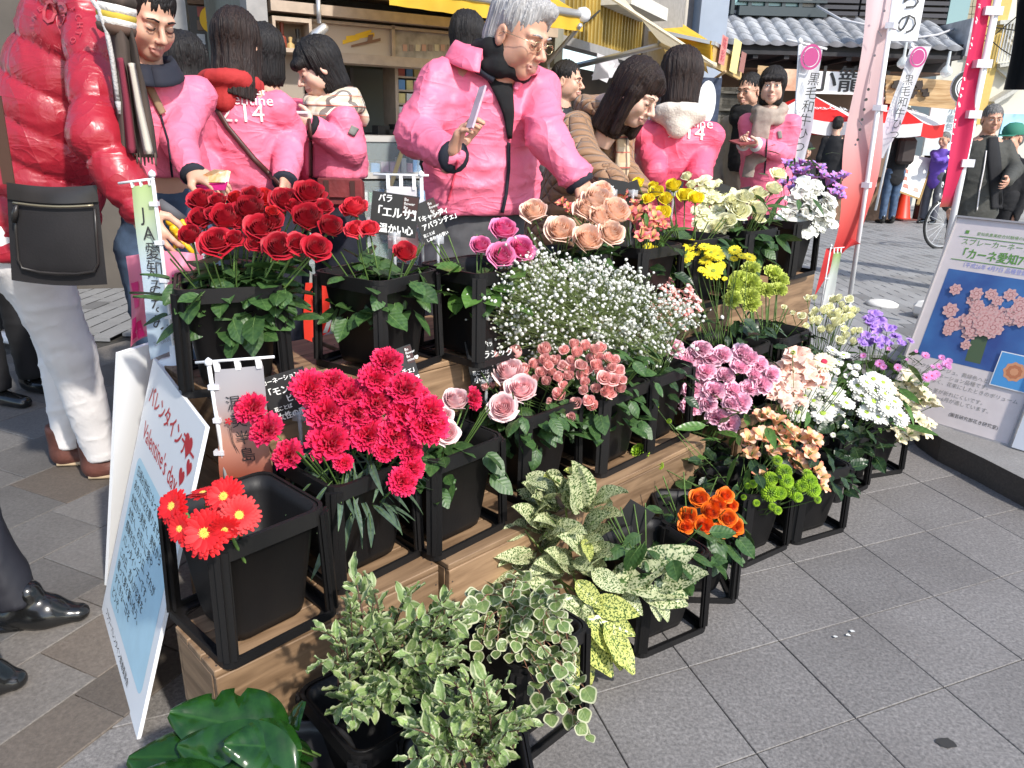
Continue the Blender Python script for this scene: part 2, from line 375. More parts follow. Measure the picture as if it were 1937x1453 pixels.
mb=MB(); sbox(mb,K,Kx(598),xe,zl-.03,zl+.02,-.02,.14); part(mb,'sign_ledge',c_beige,kio)
mb=MB(); sbox(mb,K,Kx(601),Kx(748),zl+.02,zs,.06,.09); sp=part(mb,'sign_panel',mat('sign_panel',(.5,.42,.35),.5),kio)
mb=MB(); sbox(mb,K,Kx(748),Kx(754),zl+.02,zs+.02,.03,.10); sbox(mb,K,Kx(598),Kx(601),zl+.02,zs+.02,.03,.10); sbox(mb,K,Kx(598),xe,zs,zs+.015,.03,.10); part(mb,'sign_frame',c_beige,kio)
mb=MB(); sbox(mb,K,Kx(757),Kx(872),zl+.02,zs,.06,.09); part(mb,'menu_panel',mat('menu_panel',(.36,.33,.31),.5,var=.3,scale=14),kio)
tm=Matrix.Translation(-KO)
yl=mat('sign_yellow',(.8,.5,.02),.5); br=mat('sign_brown',(.2,.1,.06),.5)
for k,(px0,px1,py,h) in enumerate([(655,708,76,.02),(648,680,84,.02),(672,702,70,.014)]):
    mb=MB(); q=pframe(K,px0,py,.058); ww=Kx(px1)-Kx(px0)
    mb.add([(0,0,.002*k),(ww,.03,.002*k),(ww,.03+h,.002*k),(0,h,.002*k)],[(0,1,2,3)],0,tm@q); mb.obj('sign_stroke',yl,kio)
mb=MB(); mb.add([(0,0,.004),(.17,.045,.004),(.17,.06,.004),(0,.012,.004)],[(0,1,2,3)],0,tm@pframe(K,664,90,.055)); mb.add([(.09,.03,.005),(.12,.04,.005),(.13,.075,.005),(.10,.07,.005)],[(0,1,2,3)],0,tm@pframe(K,664,90,.055)); mb.obj('sign_stroke',br,kio)
for k in range(9):
    mb=MB(); px=762+k*12; pbox(mb,K,px,84,px+8,97,.055,.003); part(mb,'menu_picture',mat('menu_pic%d'%(k%3),[(.5,.3,.25),(.25,.2,.2),(.55,.5,.4)][k%3],.5),kio)
# wall cabinet with trophies
mb=MB(); x0,x1=Kx(531),Kx(592); z1=K.P(560,42,0).z; z0=K.P(560,92,0).z
sbox(mb,K,x0,x1,z0-.02,z0,-.01,.16); sbox(mb,K,x0,x1,z1,z1+.02,-.01,.16); sbox(mb,K,x0-.015,x0,z0-.9,z1+.02,-.01,.16); sbox(mb,K,x1,x1+.015,z0-.02,z1+.02,-.01,.16); part(mb,'wall_cabinet',c_beige,kio)
mb=MB(); sbox(mb,K,x0,x1,z0-.9,z1,.15,.16); part(mb,'cabinet_back',mat('cabinet_back',(.3,.25,.2),.6),kio)
for k,(dx,c,h) in enumerate([(.05,(.25,.05,.03),.13),(.13,(.02,.02,.02),.1),(.09,(.5,.35,.15),.06),(.17,(.6,.55,.5),.05)]):
    mb=MB(); p=K.O+K.X*(x0+dx)+K.N*.07; p.z=z0; mb.lathe([(.012,0),(.02,.005),(.02,h*.4),(.008,h*.55),(.012,h)],8,0,Matrix.Translation(p))
    o=mb.obj('cabinet_trophy',mat('trophy%d'%k,c,.4)); tag(o,['tall red trophy in the kiosk wall cabinet','slim black bottle in the kiosk wall cabinet','small tan cup in the kiosk wall cabinet','pale little pot at the right of the kiosk wall cabinet'][k],'ornament')
# spotlight under rail
mb=MB(); p=K.P(603,20,-.06); mb.bar(p+Vector((0,0,.06)),p-Vector((0,0,.06)),.02); R_=Matrix.Translation(p-Vector((0,0,.1)))@Matrix.Rotation(.9,4,'Y')@Matrix.Translation((0,0,-.05)); mb.lathe([(.028,0),(.03,.02),(.022,.09),(.01,.1)],12,0,R_)
part(mb,'ceiling_spotlight',c_alu,kio,True)
# counter and two glass cases
zc=K.P(730,256,-.05).z
mb=MB(); sbox(mb,K,Kx(523),xe,zc-.03,zc,-.28,.3); part(mb,'counter_top',mat('counter_grey',(.5,.48,.45),.4),kio)
mb=MB(); sbox(mb,K,Kx(523),xe,zc-.22,zc-.19,-.28,.3); part(mb,'middle_shelf',mat('counter_grey',(.5,.48,.45),.4),kio)
mb=MB(); sbox(mb,K,Kx(523),xe,zc-.19,zc-.03,.05,.07,0); sbox(mb,K,Kx(523),xe,zc-.19,zc-.03,-.275,-.27,1); part(mb,'upper_showcase',[DARKW,c_glass],kio)
mb=MB(); sbox(mb,K,Kx(523),xe,g,zc-.22,.1,.12,0)
for xx in np.linspace(Kx(560),xe,5): sbox(mb,K,xx-.012,xx+.012,g,zc-.22,-.3,-.27,1)
for k in range(4): sbox(mb,K,Kx(523),xe,zc-.36-.15*k,zc-.35-.15*k,-.26,.1,1)
part(mb,'lower_showcase',[mat('case_back',(.35,.38,.36),.5),c_alu],kio)
mb=MB(); sbox(mb,K,Kx(523),xe,g,zc-.23,-.292,-.288,0); part(mb,'showcase_glass',c_glass,kio)
mb=MB(); R=random.Random(5); cols=[(.45,.1,.08),(.1,.25,.5),(.6,.5,.2),(.6,.6,.6),(.12,.35,.2),(.2,.12,.08),(.5,.3,.4)]
ms=[mat('goods%d'%i,c,.5) for i,c in enumerate(cols)]
for row,(zz,hh) in enumerate([(zc-.19,.09),(zc-.35,.1),(zc-.5,.1),(zc-.65,.1),(zc-.8,.1)]):
    x=Kx(530)
    while x<xe-.1:
        ww=R.uniform(.03,.08); h=hh*R.uniform(.5,1); sbox(mb,K,x,x+ww*.85,zz,zz+h,-.2,-.1,R.randrange(7)); x+=ww
tag(part(mb,'packaged_goods',ms,kio),kind='stuff')
# rack, door line and clutter inside the window
mb=MB(); sbox(mb,K,Kx(668,.8)-.01,Kx(668,.8)+.01,zc,zl,.8,.82); sbox(mb,K,Kx(600,.8),Kx(850,.8),zc,zl,.84,.88,1); part(mb,'sliding_door',[c_grey,mat('door_grey',(.22,.23,.2),.7)],kio)
mb=MB(); p0=Kx(772,.3); 
for k in range(6): sbox(mb,K,p0-.1,p0+.13,zc+.02+k*.075,zc+.03+k*.075,.2,.4,0); 
for k in range(5):
    for j in range(4): sbox(mb,K,p0-.09+j*.05,p0-.05+j*.05,zc+.03+k*.075,zc+.085+k*.075,.22,.3,1+(k*3+j)%4)
sbox(mb,K,p0-.12,p0-.1,zc,zc+.42,.2,.4,0)
o=mb.obj('goods_rack',[c_beige]+ms[:4]); tag(o,'small cream rack of packets standing in the kiosk window','rack')
for k,(px,w_,h) in enumerate([(708,.07,.05),(722,.1,.03),(740,.06,.06)]):
    mb=MB(); x=Kx(px,.1); sbox(mb,K,x,x+w_,zc,zc+h,.05,.15); o=mb.obj('counter_box',DARKW); tag(o,['left small dark box on the kiosk counter','flat dark tray in the middle of the kiosk counter','right small dark box on the kiosk counter'][k],'box')
# leaning bamboo stick in front of the case
mb=MB(); mb.tube([K.P(762,282,-.35),K.P(738,335,-.4)+Vector((0,0,-.05)),K.P(720,400,-.45)],.012,6); tag(mb.obj('wooden_stick',mat('bamboo',(.5,.4,.2),.5),None,True),'pale wooden stick leaning against the kiosk showcase','stick')
# ---- yellow awning of the kiosk
def awning(name,label,front_l,front_r,yb,rise,back,vh,mtop,mval,ribs=0):
    """canvas from a wall line down to a front bar, with a hanging valance"""
    a=Vector(front_l); b=Vector(front_r); bk=Vector(back); up=Vector((0,0,rise))
    root=empty(name,a,0,label,'awning')
    mb=MB(); mb.grid(lambda u,v:a+(b-a)*u+(bk+up)*v+Vector((0,0,-.03*math.sin(math.pi*v)+.004*math.sin(u*40))),24,6); part(mb,'canvas',mtop,root,True)
    mb=MB(); mb.grid(lambda u,v:a+(b-a)*u-Vector((0,0,vh*v))+bk.normalized()*(-.006*math.sin(u*60)*v-.004),60,2); part(mb,'valance',mval,root,True)
    mb=MB(); mb.tube([a-(b-a)*.01,b+(b-a)*.01],.022,8); part(mb,'front_bar',c_alu,root,True)
    return root
a1=PY(735,-28,3.75); b1=PY(1103,28,4.55); a1.z=b1.z
aw=awning('kiosk_awning','yellow awning with a hanging valance over the kiosk, above the grey haired man',a1,b1,0,.42,(-.45,.75,0),.085,c_yel,c_yel)
mb=MB(); p=PY(1098,48,4.5); q=PY(1037,118,5.0); mb.tube([p,q],.014,6); mb.tube([q,q-Vector((0,0,.7))],.01,6); part(mb,'awning_arm',c_alu,aw,True)
mb=MB(); mb.lathe([(.005,-.04),(.035,-.025),(.04,0),(.035,.025),(.005,.04)],10,0,aim(b1,(b1-a1))); part(mb,'end_cap',WHITE,aw,True)
# ---- row of shops behind: ribbed metal wall, posts, awnings
XE=K.P(1045,200,.0); B0=Vector((XE.x,XE.y+.5,gz(5.5))); 
Q=Plane(B0,(PY(1290,100,8.6)-B0).to_2d().to_3d()); Qx=lambda px,d=0.:(Q.P(px,100,d)-Q.O).dot(Q.X)
shop=empty('market_shop',B0,0,'market shop with a yellow ribbed metal wall above dark shop fronts','shop')
x0,x1=-.3,Qx(1212); zb=Q.P(1150,92).z
ym=mat('yellow_ribbed_metal',(.42,.30,.08),.35,var=.35,scale=1.3,metal=.3,stretch=(3,3,1))
mb=MB(); sbox(mb,Q,x0,x1,zb,4.2,0,.1)
nrib=int((x1-x0)/.075)
for k in range(nrib): xx=x0+(x1-x0)*k/nrib; sbox(mb,Q,xx,xx+.018,zb,4.2,-.014,0)
part(mb,'ribbed_metal_wall',ym,shop)
mb=MB(); sbox(mb,Q,x0,x1,zb-.06,zb-.001,-.02,.1); part(mb,'metal_edge',c_grey,shop)
mb=MB(); sbox(mb,Q,x0,Qx(1290),g-.1,zb-.06,.7,.75,0); sbox(mb,Q,x1,x1+.12,g-.1,4.2,-.02,.12,1); sbox(mb,Q,x0,x0+.1,g-.1,zb-.06,-.03,.05,2); sbox(mb,Q,Qx(1080),Qx(1087),g-.1,zb-.06,.1,.2,1); sbox(mb,Q,Qx(1110),Qx(1150),g-.1,1.6,.4,.42,0); part(mb,'shop_front',[mat('shop_dark',(.07,.05,.035),.7,var=.4,scale=2),mat('shop_post_dark',(.05,.04,.03),.6),mat('shop_post_yellow',(.45,.3,.06),.5)],shop)
mb=MB(); sbox(mb,Q,x1+.12,Qx(1296),1.7,4.2,.05,.2,0); part(mb,'upper_wall',mat('upper_grey_wall',(.25,.24,.23),.8,var=.1),shop)  # mid grey wall above the shop front, slightly mottled
mb=MB(); sbox(mb,Q,Qx(1052),Qx(1078),1.15,1.75,.3,.32); part(mb,'notice_board',mat('pale_notice',(.5,.48,.45),.6,var=.15),shop)
mb=MB(); cpts=[Q.P(1050+7*k,30+22*math.sin(math.pi*k/12)+(-.8*k),-.04) for k in range(13)]; mb.tube(cpts,.008,5); part(mb,'hanging_cable',DARKW,shop,True)
# white air-conditioner eave block
mb=MB(); pbox(mb,Q,1196,-20,1262,40,-.25,.3,0); part(mb,'white_duct_box',mat('off_white_box',(.6,.58,.52),.6,var=.1),shop)
# white papers with flowers drawn at (1150,140)
mb=MB()
for k in range(5):
    px=1136+7*k; p=Q.P(px,128+3*(k%2),-.1); mb.add([(-.06,0,-.09),(.07,.01,-.07),(.05,.03,.08),(-.03,0,.1)],[(0,1,2,3)],0,Matrix.Translation(p)@Matrix.Rotation(.5*k,4,'Y'))
o=mb.obj('paper_pinwheel',mat('pale_paper',(.7,.68,.72),.6)); tag(o,'cluster of white paper petals hanging by the dark shop post','decoration')
# second awning (cream, strongly foreshortened)
a2=PY(1335,119,4.9); b2=PY(1251,83,5.9); c2=PY(1128,-28,4.6); d2=PY(1160,-28,5.9)
root=empty('cream_awning',a2,0,'cream canvas awning running diagonally above the woman in the white hood','awning')
mb=MB(); mb.grid(lambda u,v:(a2*(1-u)+b2*u)*(1-v)+(c2*(1-u)+d2*u)*v,2,8); part(mb,'canvas',c_cream,root,True)
a2b=PY(1118,-28,4.6); a2c=PY(1330,140,4.9)
mb=MB(); mb.grid(lambda u,v:(a2*(1-u)+PY(1340,140,4.9)*u)*(1-v)+(b2*(1-u)+PY(1258,100,5.9)*u)*v+Vector((0,0,.006*math.sin(v*20))),3,14); part(mb,'valance',mat('tan_canvas',(.6,.42,.15),.7,trans=.3),root,True)
mb=MB(); mb.tube([PY(1250,86,5.9),PY(1085,126,6.2)],.022,8); mb.tube([b2,b2+Vector((0,0,.06))],.03,8); part(mb,'awning_arm',c_alu,root,True)
mb=MB(); mb.tube([PY(1351,124,4.88),PY(1250,84,5.9)],.02,6); part(mb,'front_bar',c_cream,root,True)
mb=MB(); sp_=[PY(1120,-28,4.58),PY(1348,121,4.86)]; mb.bar(sp_[0],sp_[1],.03,.01,up=(1,0,0)); part(mb,'side_hem',c_cream,root)
# third awning: yellow ribs, fascia with red emblems
root=empty('yellow_ribbed_awning',PY(1350,90,7.4),0,'yellow ribbed awning with red emblems on its fascia beside the grey building','awning')
A=PY(1213,52,7.6);B=PY(1350,84,7.4);Cc=PY(1345,122,7.4);D=PY(1230,66,8.8);E_=PY(1403,116,8.4)
mb=MB(); mb.quad(A,B,E_,D+Vector((.2,.3,.25))); part(mb,'canvas',c_yel,root)
for k in range(6):
    t=k/5; mb=MB(); p=PY(1262+6*k,68+9*k,7.7); q=PY(1346,84+7*k,7.4); mb.bar(p,q,.03,.05); part(mb,'rib',c_yel,root)
mb=MB(); F1,F2,F3,F4=PY(1350,82,7.4),PY(1405,116,8.2),PY(1402,152,8.2),PY(1344,124,7.4)
mb.quad(F4,F3,F2,F1); mb.quad(F1+Vector((-.02,.03,0)),F2+Vector((-.02,.03,0)),F3+Vector((-.02,.03,0)),F4+Vector((-.02,.03,0))); part(mb,'fascia',mat('ochre_fascia',(.5,.34,.13),.6),root)
mb=MB(); mb.bar(F1,F2,.03); mb.bar(A,F1,.03); part(mb,'edge_bar',c_alu,root)
fm=frame_mat(F4+(F3-F4)*.12+(F1-F4)*.2+Vector((.02,-.03,0)),F3-F4,F1-F4); fm=Matrix.Translation(-root.location)@fm
red=mat('emblem_red',(.5,.05,.08),.5)
mb=MB(); mb.add([(0,0,0),(.17,0,0),(.17,.24,0),(0,.24,0)],[(0,1,2,3)],0,fm); mb.obj('emblem_panel',mat('emblem_pink',(.55,.2,.18),.5),root)
text('emblem','味\n彩',.11,red,root,fm@Matrix.Translation((.03,.14,.003)))
mb=MB(); mb.add([(.62,.02,.001),(.78,.02,.001),(.78,.2,.001),(.62,.2,.001)],[(0,1,2,3)],0,fm); mb.obj('emblem_panel',mat('emblem_brown',(.3,.12,.1),.5),root)
mb=MB(); mb.add([(.34,-.02,.0015),(.57,-.02,.0015),(.57,.27,.0015),(.34,.27,.0015)],[(0,1,2,3)],0,fm); mb.obj('pale_panel',mat('pale_yellow_canvas',(.75,.62,.25),.6),root)  # pale yellow panel between the two emblem panels
mb=MB(); mb.tube([PY(1372,135,7.5),PY(1316,175,8.2)],.014,6); part(mb,'support_pole',mat('tan_pole',(.45,.3,.15),.5),root,True)
# grey building pillar
gb=empty('grey_building',PG(1340,300),0,'tall plain grey building corner with drain pipes behind the market awnings','building')
G=Plane(PY(1293,100,9.2).to_2d().to_3d(),(1,.12,0)); Gx=lambda px,d=0.:(G.P(px,60,d)-G.O).dot(G.X)
mb=MB(); sbox(mb,G,Gx(1322),Gx(1374),-.5,6,-.0,1.5); part(mb,'wall',c_bluegrey,gb)
mb=MB(); sbox(mb,G,Gx(1296),Gx(1322)-.001,-.5,6,.25,1.5); sbox(mb,G,Gx(1200),Gx(1296),-.5,6,.5,1.5); part(mb,'side_wall',mat('dull_grey_wall',(.24,.23,.24),.8,var=.1),gb)
for px in (1283,1293): mb=MB(); p=G.P(px,60,.1); mb.tube([(p.x,p.y,-.5),(p.x,p.y,6)],.03,8); part(mb,'drain_pipe',mat('pipe_beige',(.5,.46,.4),.5),gb,True)
mb=MB(); pbox(mb,G,1318,146,1354,260,-1.6,.02); o=mb.obj('noren_curtain',mat('indigo_cloth',(.035,.05,.09),.8,var=.3)); tag(o,'dark indigo shop curtain with a white oval hanging beyond the white hooded woman','curtain')
mb=MB(); mb.lathe([(.0,0),(.09,0),(.09,.004),(0,.004)],20,0,pframe(G,1336,195,-1.62)@Matrix.Scale(2.2,4,(0,1,0))); w_=mb.obj('oval_mark',WHITE,o)
# wooden gate
gt=empty('wooden_gate',G.P(1385,250,-.8),0,'weathered dark wooden gate behind the man with glasses','gate')
wd=wood('weathered_wood',(.05,.045,.035),(.13,.12,.1),4)
for k in range(5): mb=MB(); pbox(mb,G,1358+11*k,165,1368+11*k,300,-.8,.03); part(mb,'plank',wd,gt)
for y_ in (172,205,240): mb=MB(); pbox(mb,G,1356,y_,1414,y_+6,-.84,.035); part(mb,'rail',wd,gt)
# ---------------------------------------------------------------- old Japanese shop house
J=Plane((0,14.3,0),(1,-.012,0)); Jx=lambda px,py=100,d=0.:(J.P(px,py,d)-J.O).dot(J.X); Jz=lambda py,px=1600,d=0.:J.P(px,py,d).z
jb=empty('tiled_shop_house',(Jx(1600),14.3,gz(14.3)),0,'old black Japanese shop house with a tiled eave and slatted upper windows','building')
c_dk=mat('charred_timber',(.018,.017,.02),.7,var=.3,scale=3); c_fr=mat('dark_green_frame',(.045,.06,.065),.5)
xl,xr=Jx(1372),Jx(1815)
z_e=Jz(78)
mb=MB(); sbox(mb,J,xl-1,xr-.1,Jz(133),9,.0,.5); part(mb,'wall',c_dk,jb)
mb=MB(); sbox(mb,J,xl-1,xr-.1,gz(14.3),Jz(133),1.6,1.7,0); sbox(mb,J,xl-1,xl-.9,gz(15),Jz(133),0,1.6,0); sbox(mb,J,xl-1,xr,gz(16)-.02,gz(14.3)+.01,0.1,1.6,1); sbox(mb,J,xl-1,xr-.1,Jz(133)-.02,Jz(133)-.001,0,1.6,0); part(mb,'ground_floor_room',[mat('tan_room',(.2,.13,.09),.8,var=.3,scale=1.5),c_grey],jb)
zw0,zw1=Jz(22),Jz(-40)
for k in range(5):
    a_=1388+32*k+2; b_=1388+32*k+28; mb=MB(); sbox(mb,J,Jx(a_,10,-.1),Jx(b_,10,-.1),zw0+.05,zw1,-.05,-.03); f_=part(mb,'window',mat('window_teal',(.28,.5,.5),.15,spec=.8) if k<4 else mat('window_curtain',(.4,.37,.33),.4),jb)
for k in range(6): mb=MB(); x=Jx(1387+32*k-1,10,-.1); sbox(mb,J,x-.03,x+.03,zw0-.1,zw1,-.12,-.02); part(mb,'window_post',c_fr,jb)
mb=MB(); sbox(mb,J,Jx(1384),Jx(1546),zw0-.12,zw0+.02,-.2,0); sbox(mb,J,Jx(1384),Jx(1546),zw0-.02+.12,zw0+.14,-.14,-.05); part(mb,'window_sill',c_fr,jb)
mb=MB(); sbox(mb,J,Jx(1392),Jx(1540),Jz(46),zw0-.14,-.08,0); part(mb,'brown_board',mat('weathered_brown',(.07,.04,.03),.7,var=.3),jb)
for a_,b_ in ((1548,1622),(1626,1668),(1730,1792)):
    n_=18
    for k in range(n_):
        mb=MB(); zz=Jz(46)+.03+k*.095; sbox(mb,J,Jx(a_,20,-.06),Jx(b_,20,-.06),zz,zz+.06,-.09,-.02); part(mb,'louvre_slat',mat('louvre_black',(.04,.038,.045),.5),jb)
mb=MB(); sbox(mb,J,Jx(1792,20),Jx(1830,20),Jz(60),9,-.05,0); part(mb,'corner_glazing',mat('corner_glass',(.2,.32,.32),.1,spec=.8),jb)
# tiled eave: every tile its own piece
TM=mat('roof_tile',(.33,.34,.36),.45,var=.25,scale=6,rnd=.2)
def tile_mesh():
    mb=MB(); mb.grid(lambda u,v:(u*.26-.13,-.30*v,.05*math.sin(math.pi*u*1.0)**.8+.012*math.sin(2*math.pi*u)+.01*v),8,1)
    mb.grid(lambda u,v:(u*.26-.13,-.30,(.05*math.sin(math.pi*u)**.8+.012*math.sin(2*math.pi*u)+.01)*(1-v)-.03*v*math.sin(math.pi*u)),8,1); return mb.mesh('roof_tile',TM,False)
tm_=tile_mesh(); ez=Jz(74,1600,-1.1); ex0=Jx(1372,70,-1.1); ex1=Jx(1826,100,-1.1); n_=int((ex1-ex0)/.235)
for r in range(4):
    for k in range(n_):
        x=ex0+.13+k*.235; o=link('roof_tile',tm_,jb); 
        p=J.O+J.X*x+J.N*(-.85+.27*r); p.z=ez+.03+.125*r + (.0 if x<Jx(1690) else -.02*(x-Jx(1690)))
        o.matrix_local=Matrix.Translation(p-jb.location)@Matrix.Rotation(math.radians(25),4,'X')
mb=MB(); sbox(mb,J,ex0,ex1,ez-.25,ez-.19,-1.05,0); sbox(mb,J,ex0,ex1,ez-.19,ez-.02,-1.0,-.95); 
for k in range(int((ex1-ex0)/.5)): sbox(mb,J,ex0+k*.5,ex0+k*.5+.08,ez-.31,ez-.25,-1.02,0)
part(mb,'eave_timber',c_dk,jb)
mb=MB(); p=J.O+J.N*(-.0); mb.bar(J.O+J.X*ex0+J.N*.12+Vector((0,0,ez+.58)),J.O+J.X*ex1+J.N*.12+Vector((0,0,ez+.56)),.2,.1); mb.bar(J.O+J.X*ex0+J.N*.12+Vector((0,0,ez+.5)),J.O+J.X*ex1+J.N*.12+Vector((0,0,ez+.48)),.26,.05); part(mb,'ridge_cap',TM,jb)
mb=MB(); sbox(mb,J,ex1,ex1+.25,ez-.2,ez+.35,-1.1,.2); part(mb,'gable_end_tile',TM,jb)
mb=MB(); a_=J.P(1546,12,-.3); b_=J.P(1640,48,-1.1); c_=J.P(1730,72,-1.0); d_=J.P(1818,50,-.5); mb.tube([a_,(a_+b_)/2-Vector((0,0,.06)),b_],.02,5); mb.tube([c_,(c_+d_)/2-Vector((0,0,.04)),d_],.02,5); part(mb,'overhead_cable',mat('cable_grey',(.5,.5,.52),.5),jb,True)
for px,py in ((1708,119),(1790,136)):
    mb=MB(); p=J.P(px,py,-1.2); mb.lathe([(.01,-.09),(.08,-.05),(.09,0),(.06,.06),(.025,.1),(.02,.3)],12,0,Matrix.Translation(p)); part(mb,'bulb_lamp',glassm('bulb_glass',(.8,.85,.85),.05,.5),jb,True)
# wooden slat signs
sl_=wood('sign_slat_wood',(.35,.2,.08),(.55,.38,.2),3)
for (a_,b_,y0,n_) in ((1433,1465,128,5),(1675,1806,146,7)):
    for k in range(n_):
        mb=MB(); q0=J.P(a_,y0+k*7.6,-1.0); q1=J.P(b_,y0+k*7.6+ (b_-a_)*.09,-1.0); mb.bar(q0,q1,.065,.03,up=(0,1,0)); part(mb,'sign_slat',sl_,jb)
R=random.Random(6)
for k in range(6):
    mb=MB()
    for j in range(4): q=J.P(1690+11*k+R.uniform(0,8),158+(k%2)*14+R.uniform(-3,8),-1.06); mb.box(q,(R.uniform(.05,.12),.03,R.uniform(.03,.09)),0,Matrix.Rotation(R.uniform(-.5,.5),3,'Y'))
    part(mb,'slat_letter',mat('slat_letter',(.03,.018,.012),.6),jb)
mb=MB(); pbox(mb,J,1468,130,1508,172,-.9,.03); part(mb,'food_picture',mat('food_picture',(.5,.25,.15),.5,var=.5,scale=5,col2=(.7,.5,.35)),jb)
mb=MB(); pbox(mb,J,1524,134,1648,180,-1.0,.03); wsg=part(mb,'white_signboard',mat('white_board',(.8,.8,.78),.6),jb)
text('signboard_lettering','小籠包',.42,mat('ink_black',(.02,.02,.02),.6),jb,Matrix.Translation(-jb.location)@pframe(J,1530,168,-1.01),sx=1.05,bold=.006)
mb=MB(); sbox(mb,J,Jx(1752,250),Jx(1760,250),gz(14),Jz(190),-.3,-.1); sbox(mb,J,Jx(1682,250),Jx(1690,250),gz(14),Jz(200),-.3,-.1); part(mb,'door_post',c_dk,jb)
mb=MB(); pbox(mb,J,1762,202,1816,296,-.4,.03); part(mb,'white_poster',mat('pale_blue_poster',(.6,.68,.7),.5,var=.05),jb)
text('poster_lettering','小\n籠\n包',.13,mat('ink_grey',(.15,.2,.25),.6),jb,Matrix.Translation(-jb.location)@pframe(J,1793,215,-.41))
mb=MB(); sbox(mb,J,Jx(1500,280),Jx(1680,280),gz(14),.55,-.6,-.2); part(mb,'serving_counter',mat('counter_brown',(.22,.13,.08),.6,var=.2),jb)
# round emblem sign
rs=empty('round_sign',J.P(1829,165,-1.6),0,'round black and white cupcake sign hanging at the corner of the tiled house','sign')
mb=MB(); Rr=Matrix(((1,0,0,0),(0,0,1,0),(0,-1,0,0),(0,0,0,1))).inverted()
mb.lathe([(0,-.02),(.25,-.02),(.25,.02),(0,.02)],28,0,Matrix.Rotation(math.pi/2,4,'X')@Matrix.Scale(1,4)); mb.obj('disc',WHITE,rs)
ink=mat('ink_black',(.02,.02,.02),.6)
mb=MB(); 
for rr,r2 in ((.25,.19),(.17,.155)):
    n_=28; v=[(rr*math.cos(2*math.pi*i/n_),-.024,rr*math.sin(2*math.pi*i/n_)) for i in range(n_)]+[(r2*math.cos(2*math.pi*i/n_),-.024,r2*math.sin(2*math.pi*i/n_)) for i in range(n_)]
    mb.add(v,[(i,(i+1)%n_,n_+(i+1)%n_,n_+i) for i in range(n_)])
mb.add([(-.07,-.024,-.1),(.07,-.024,-.1),(.1,-.024,0),(-.1,-.024,0)],[(0,1,2,3)]); mb.add([(-.1,-.0245,.02),(.1,-.0245,.02),(.06,-.0245,.1),(-.04,-.0245,.1)],[(0,1,2,3)]); mb.obj('emblem',ink,rs)
# ---------------------------------------------------------------- pale building with outside stairs, far right
cw=mat('cream_wall',(.62,.6,.52),.8,var=.05,scale=1); 
pb=empty('cream_building',(10.5,19,gz(19)),0,'cream building with an outside staircase and a yellow strip at far right','building')
U=Plane((0,18.5,0),(1,-.05,0)); Ux=lambda px,py=100,d=0.:(U.P(px,py,d)-U.O).dot(U.X); Uz=lambda py,px=1880,d=0.:U.P(px,py,d).z
mb=MB(); sbox(mb,U,Ux(1780),24,-1,12,.0,1); part(mb,'wall',cw,pb)
mb=MB(); 
def ubar(a,b,w1,w2,m=0,d=-.1): mb.bar(U.P(*a,d),U.P(*b,d),w1,w2,m,up=(0,1,0))
ubar((1892,-10),(1836,235),.42,.25); part(mb,'yellow_strip',mat('mustard_panel',(.6,.42,.12),.6,var=.05),pb)
for k in range(8):
    for j in range(4):
        mb=MB(); p=U.P(1862-j*9-k*1.5,6+j*0+k*14,-.05); mb.box(p,(.09,.03,.13)); part(mb,'window',mat('small_pane',(.35,.3,.2),.3),pb)
mb=MB()
for (a_,b_) in (((1880,45),(1937,42)),((1880,125),(1937,118)),((1870,195),(1945,150))): ubar(a_,b_,.08,.5)
for (a_,b_) in (((1925,45),(1895,55)),((1880,125),(1910,150)),((1900,60),(1937,95))): ubar(a_,b_,.05,.1)
part(mb,'stair_flight',mat('stair_concrete',(.5,.49,.44),.8,var=.1),pb)
for k in range(9): mb=MB(); p=U.P(1885+6*k,118-k,-.4); mb.tube([p,p+Vector((0,0,.75))],.015,5); part(mb,'railing_bar',mat('railing_pale',(.6,.6,.58),.5),pb)
mb=MB()
for (a_,b_) in (((1835,95),(1937,20)),((1850,55),(1937,120)),((1800,30),(1937,60))): mb.tube([U.P(*a_,-1),U.P((a_[0]+b_[0])/2,(a_[1]+b_[1])/2+5,-1),U.P(*b_,-1)],.012,4)
part(mb,'overhead_wire',DARKW,pb)
mb=MB(); pbox(mb,U,1900,215,1990,262,-3,.05); o=mb.obj('shop_board',mat('sky_blue_board',(.35,.6,.72),.5,var=.3,scale=3)); tag(o,'pale blue shop board behind the man in the green cap','sign')
# background closing wall far left behind the kiosk and beyond
lb=empty('brown_shop_building',(-3.2,6.5,0),0,'dark brown shop building behind the crowd at far left','building')
Lp=Plane((-3.4,4.6,0),(.95,.3,0))
mb=MB(); sbox(mb,Lp,-2.5,1.85,-.1,3.6,1.0,1.1); part(mb,'wall',mat('grey_brown_wall',(.10,.085,.07),.7,var=.2,scale=2),lb)
mb=MB(); xx=(Lp.P(326,60,.0)-Lp.O).dot(Lp.X); sbox(mb,Lp,xx-.09,xx+.09,-.1,3.6,.0,.15); part(mb,'grey_column',c_grey,lb)
mb=MB(); pbox(mb,Lp,352,-10,470,14,.5,.1); part(mb,'brown_lintel',c_brown,lb)
mb=MB(); mb.lathe([(0,-.01),(.085,-.01),(.085,.01),(0,.01)],24,0,Matrix.Translation(Lp.P(403,38,.4)-lb.location)@Matrix.Rotation(math.pi/2,4,'X')); mb.obj('round_yellow_sign',mat('signal_yellow',(.8,.45,.01),.5),lb)
text('yellow_sign_lettering','500',.07,mat('sign_red',(.5,.03,.02),.5),lb,Matrix.Translation(-lb.location)@pframe(Lp,390,44,.38))
R=random.Random(11)
mb=MB()
for k in range(16): px=372+(k%5)*21; py=12+(k//5)*26; pbox(mb,Lp,px,py,px+17,py+20,.55,.04,k%7)
tag(part(mb,'magazines',ms,lb),kind='stuff')
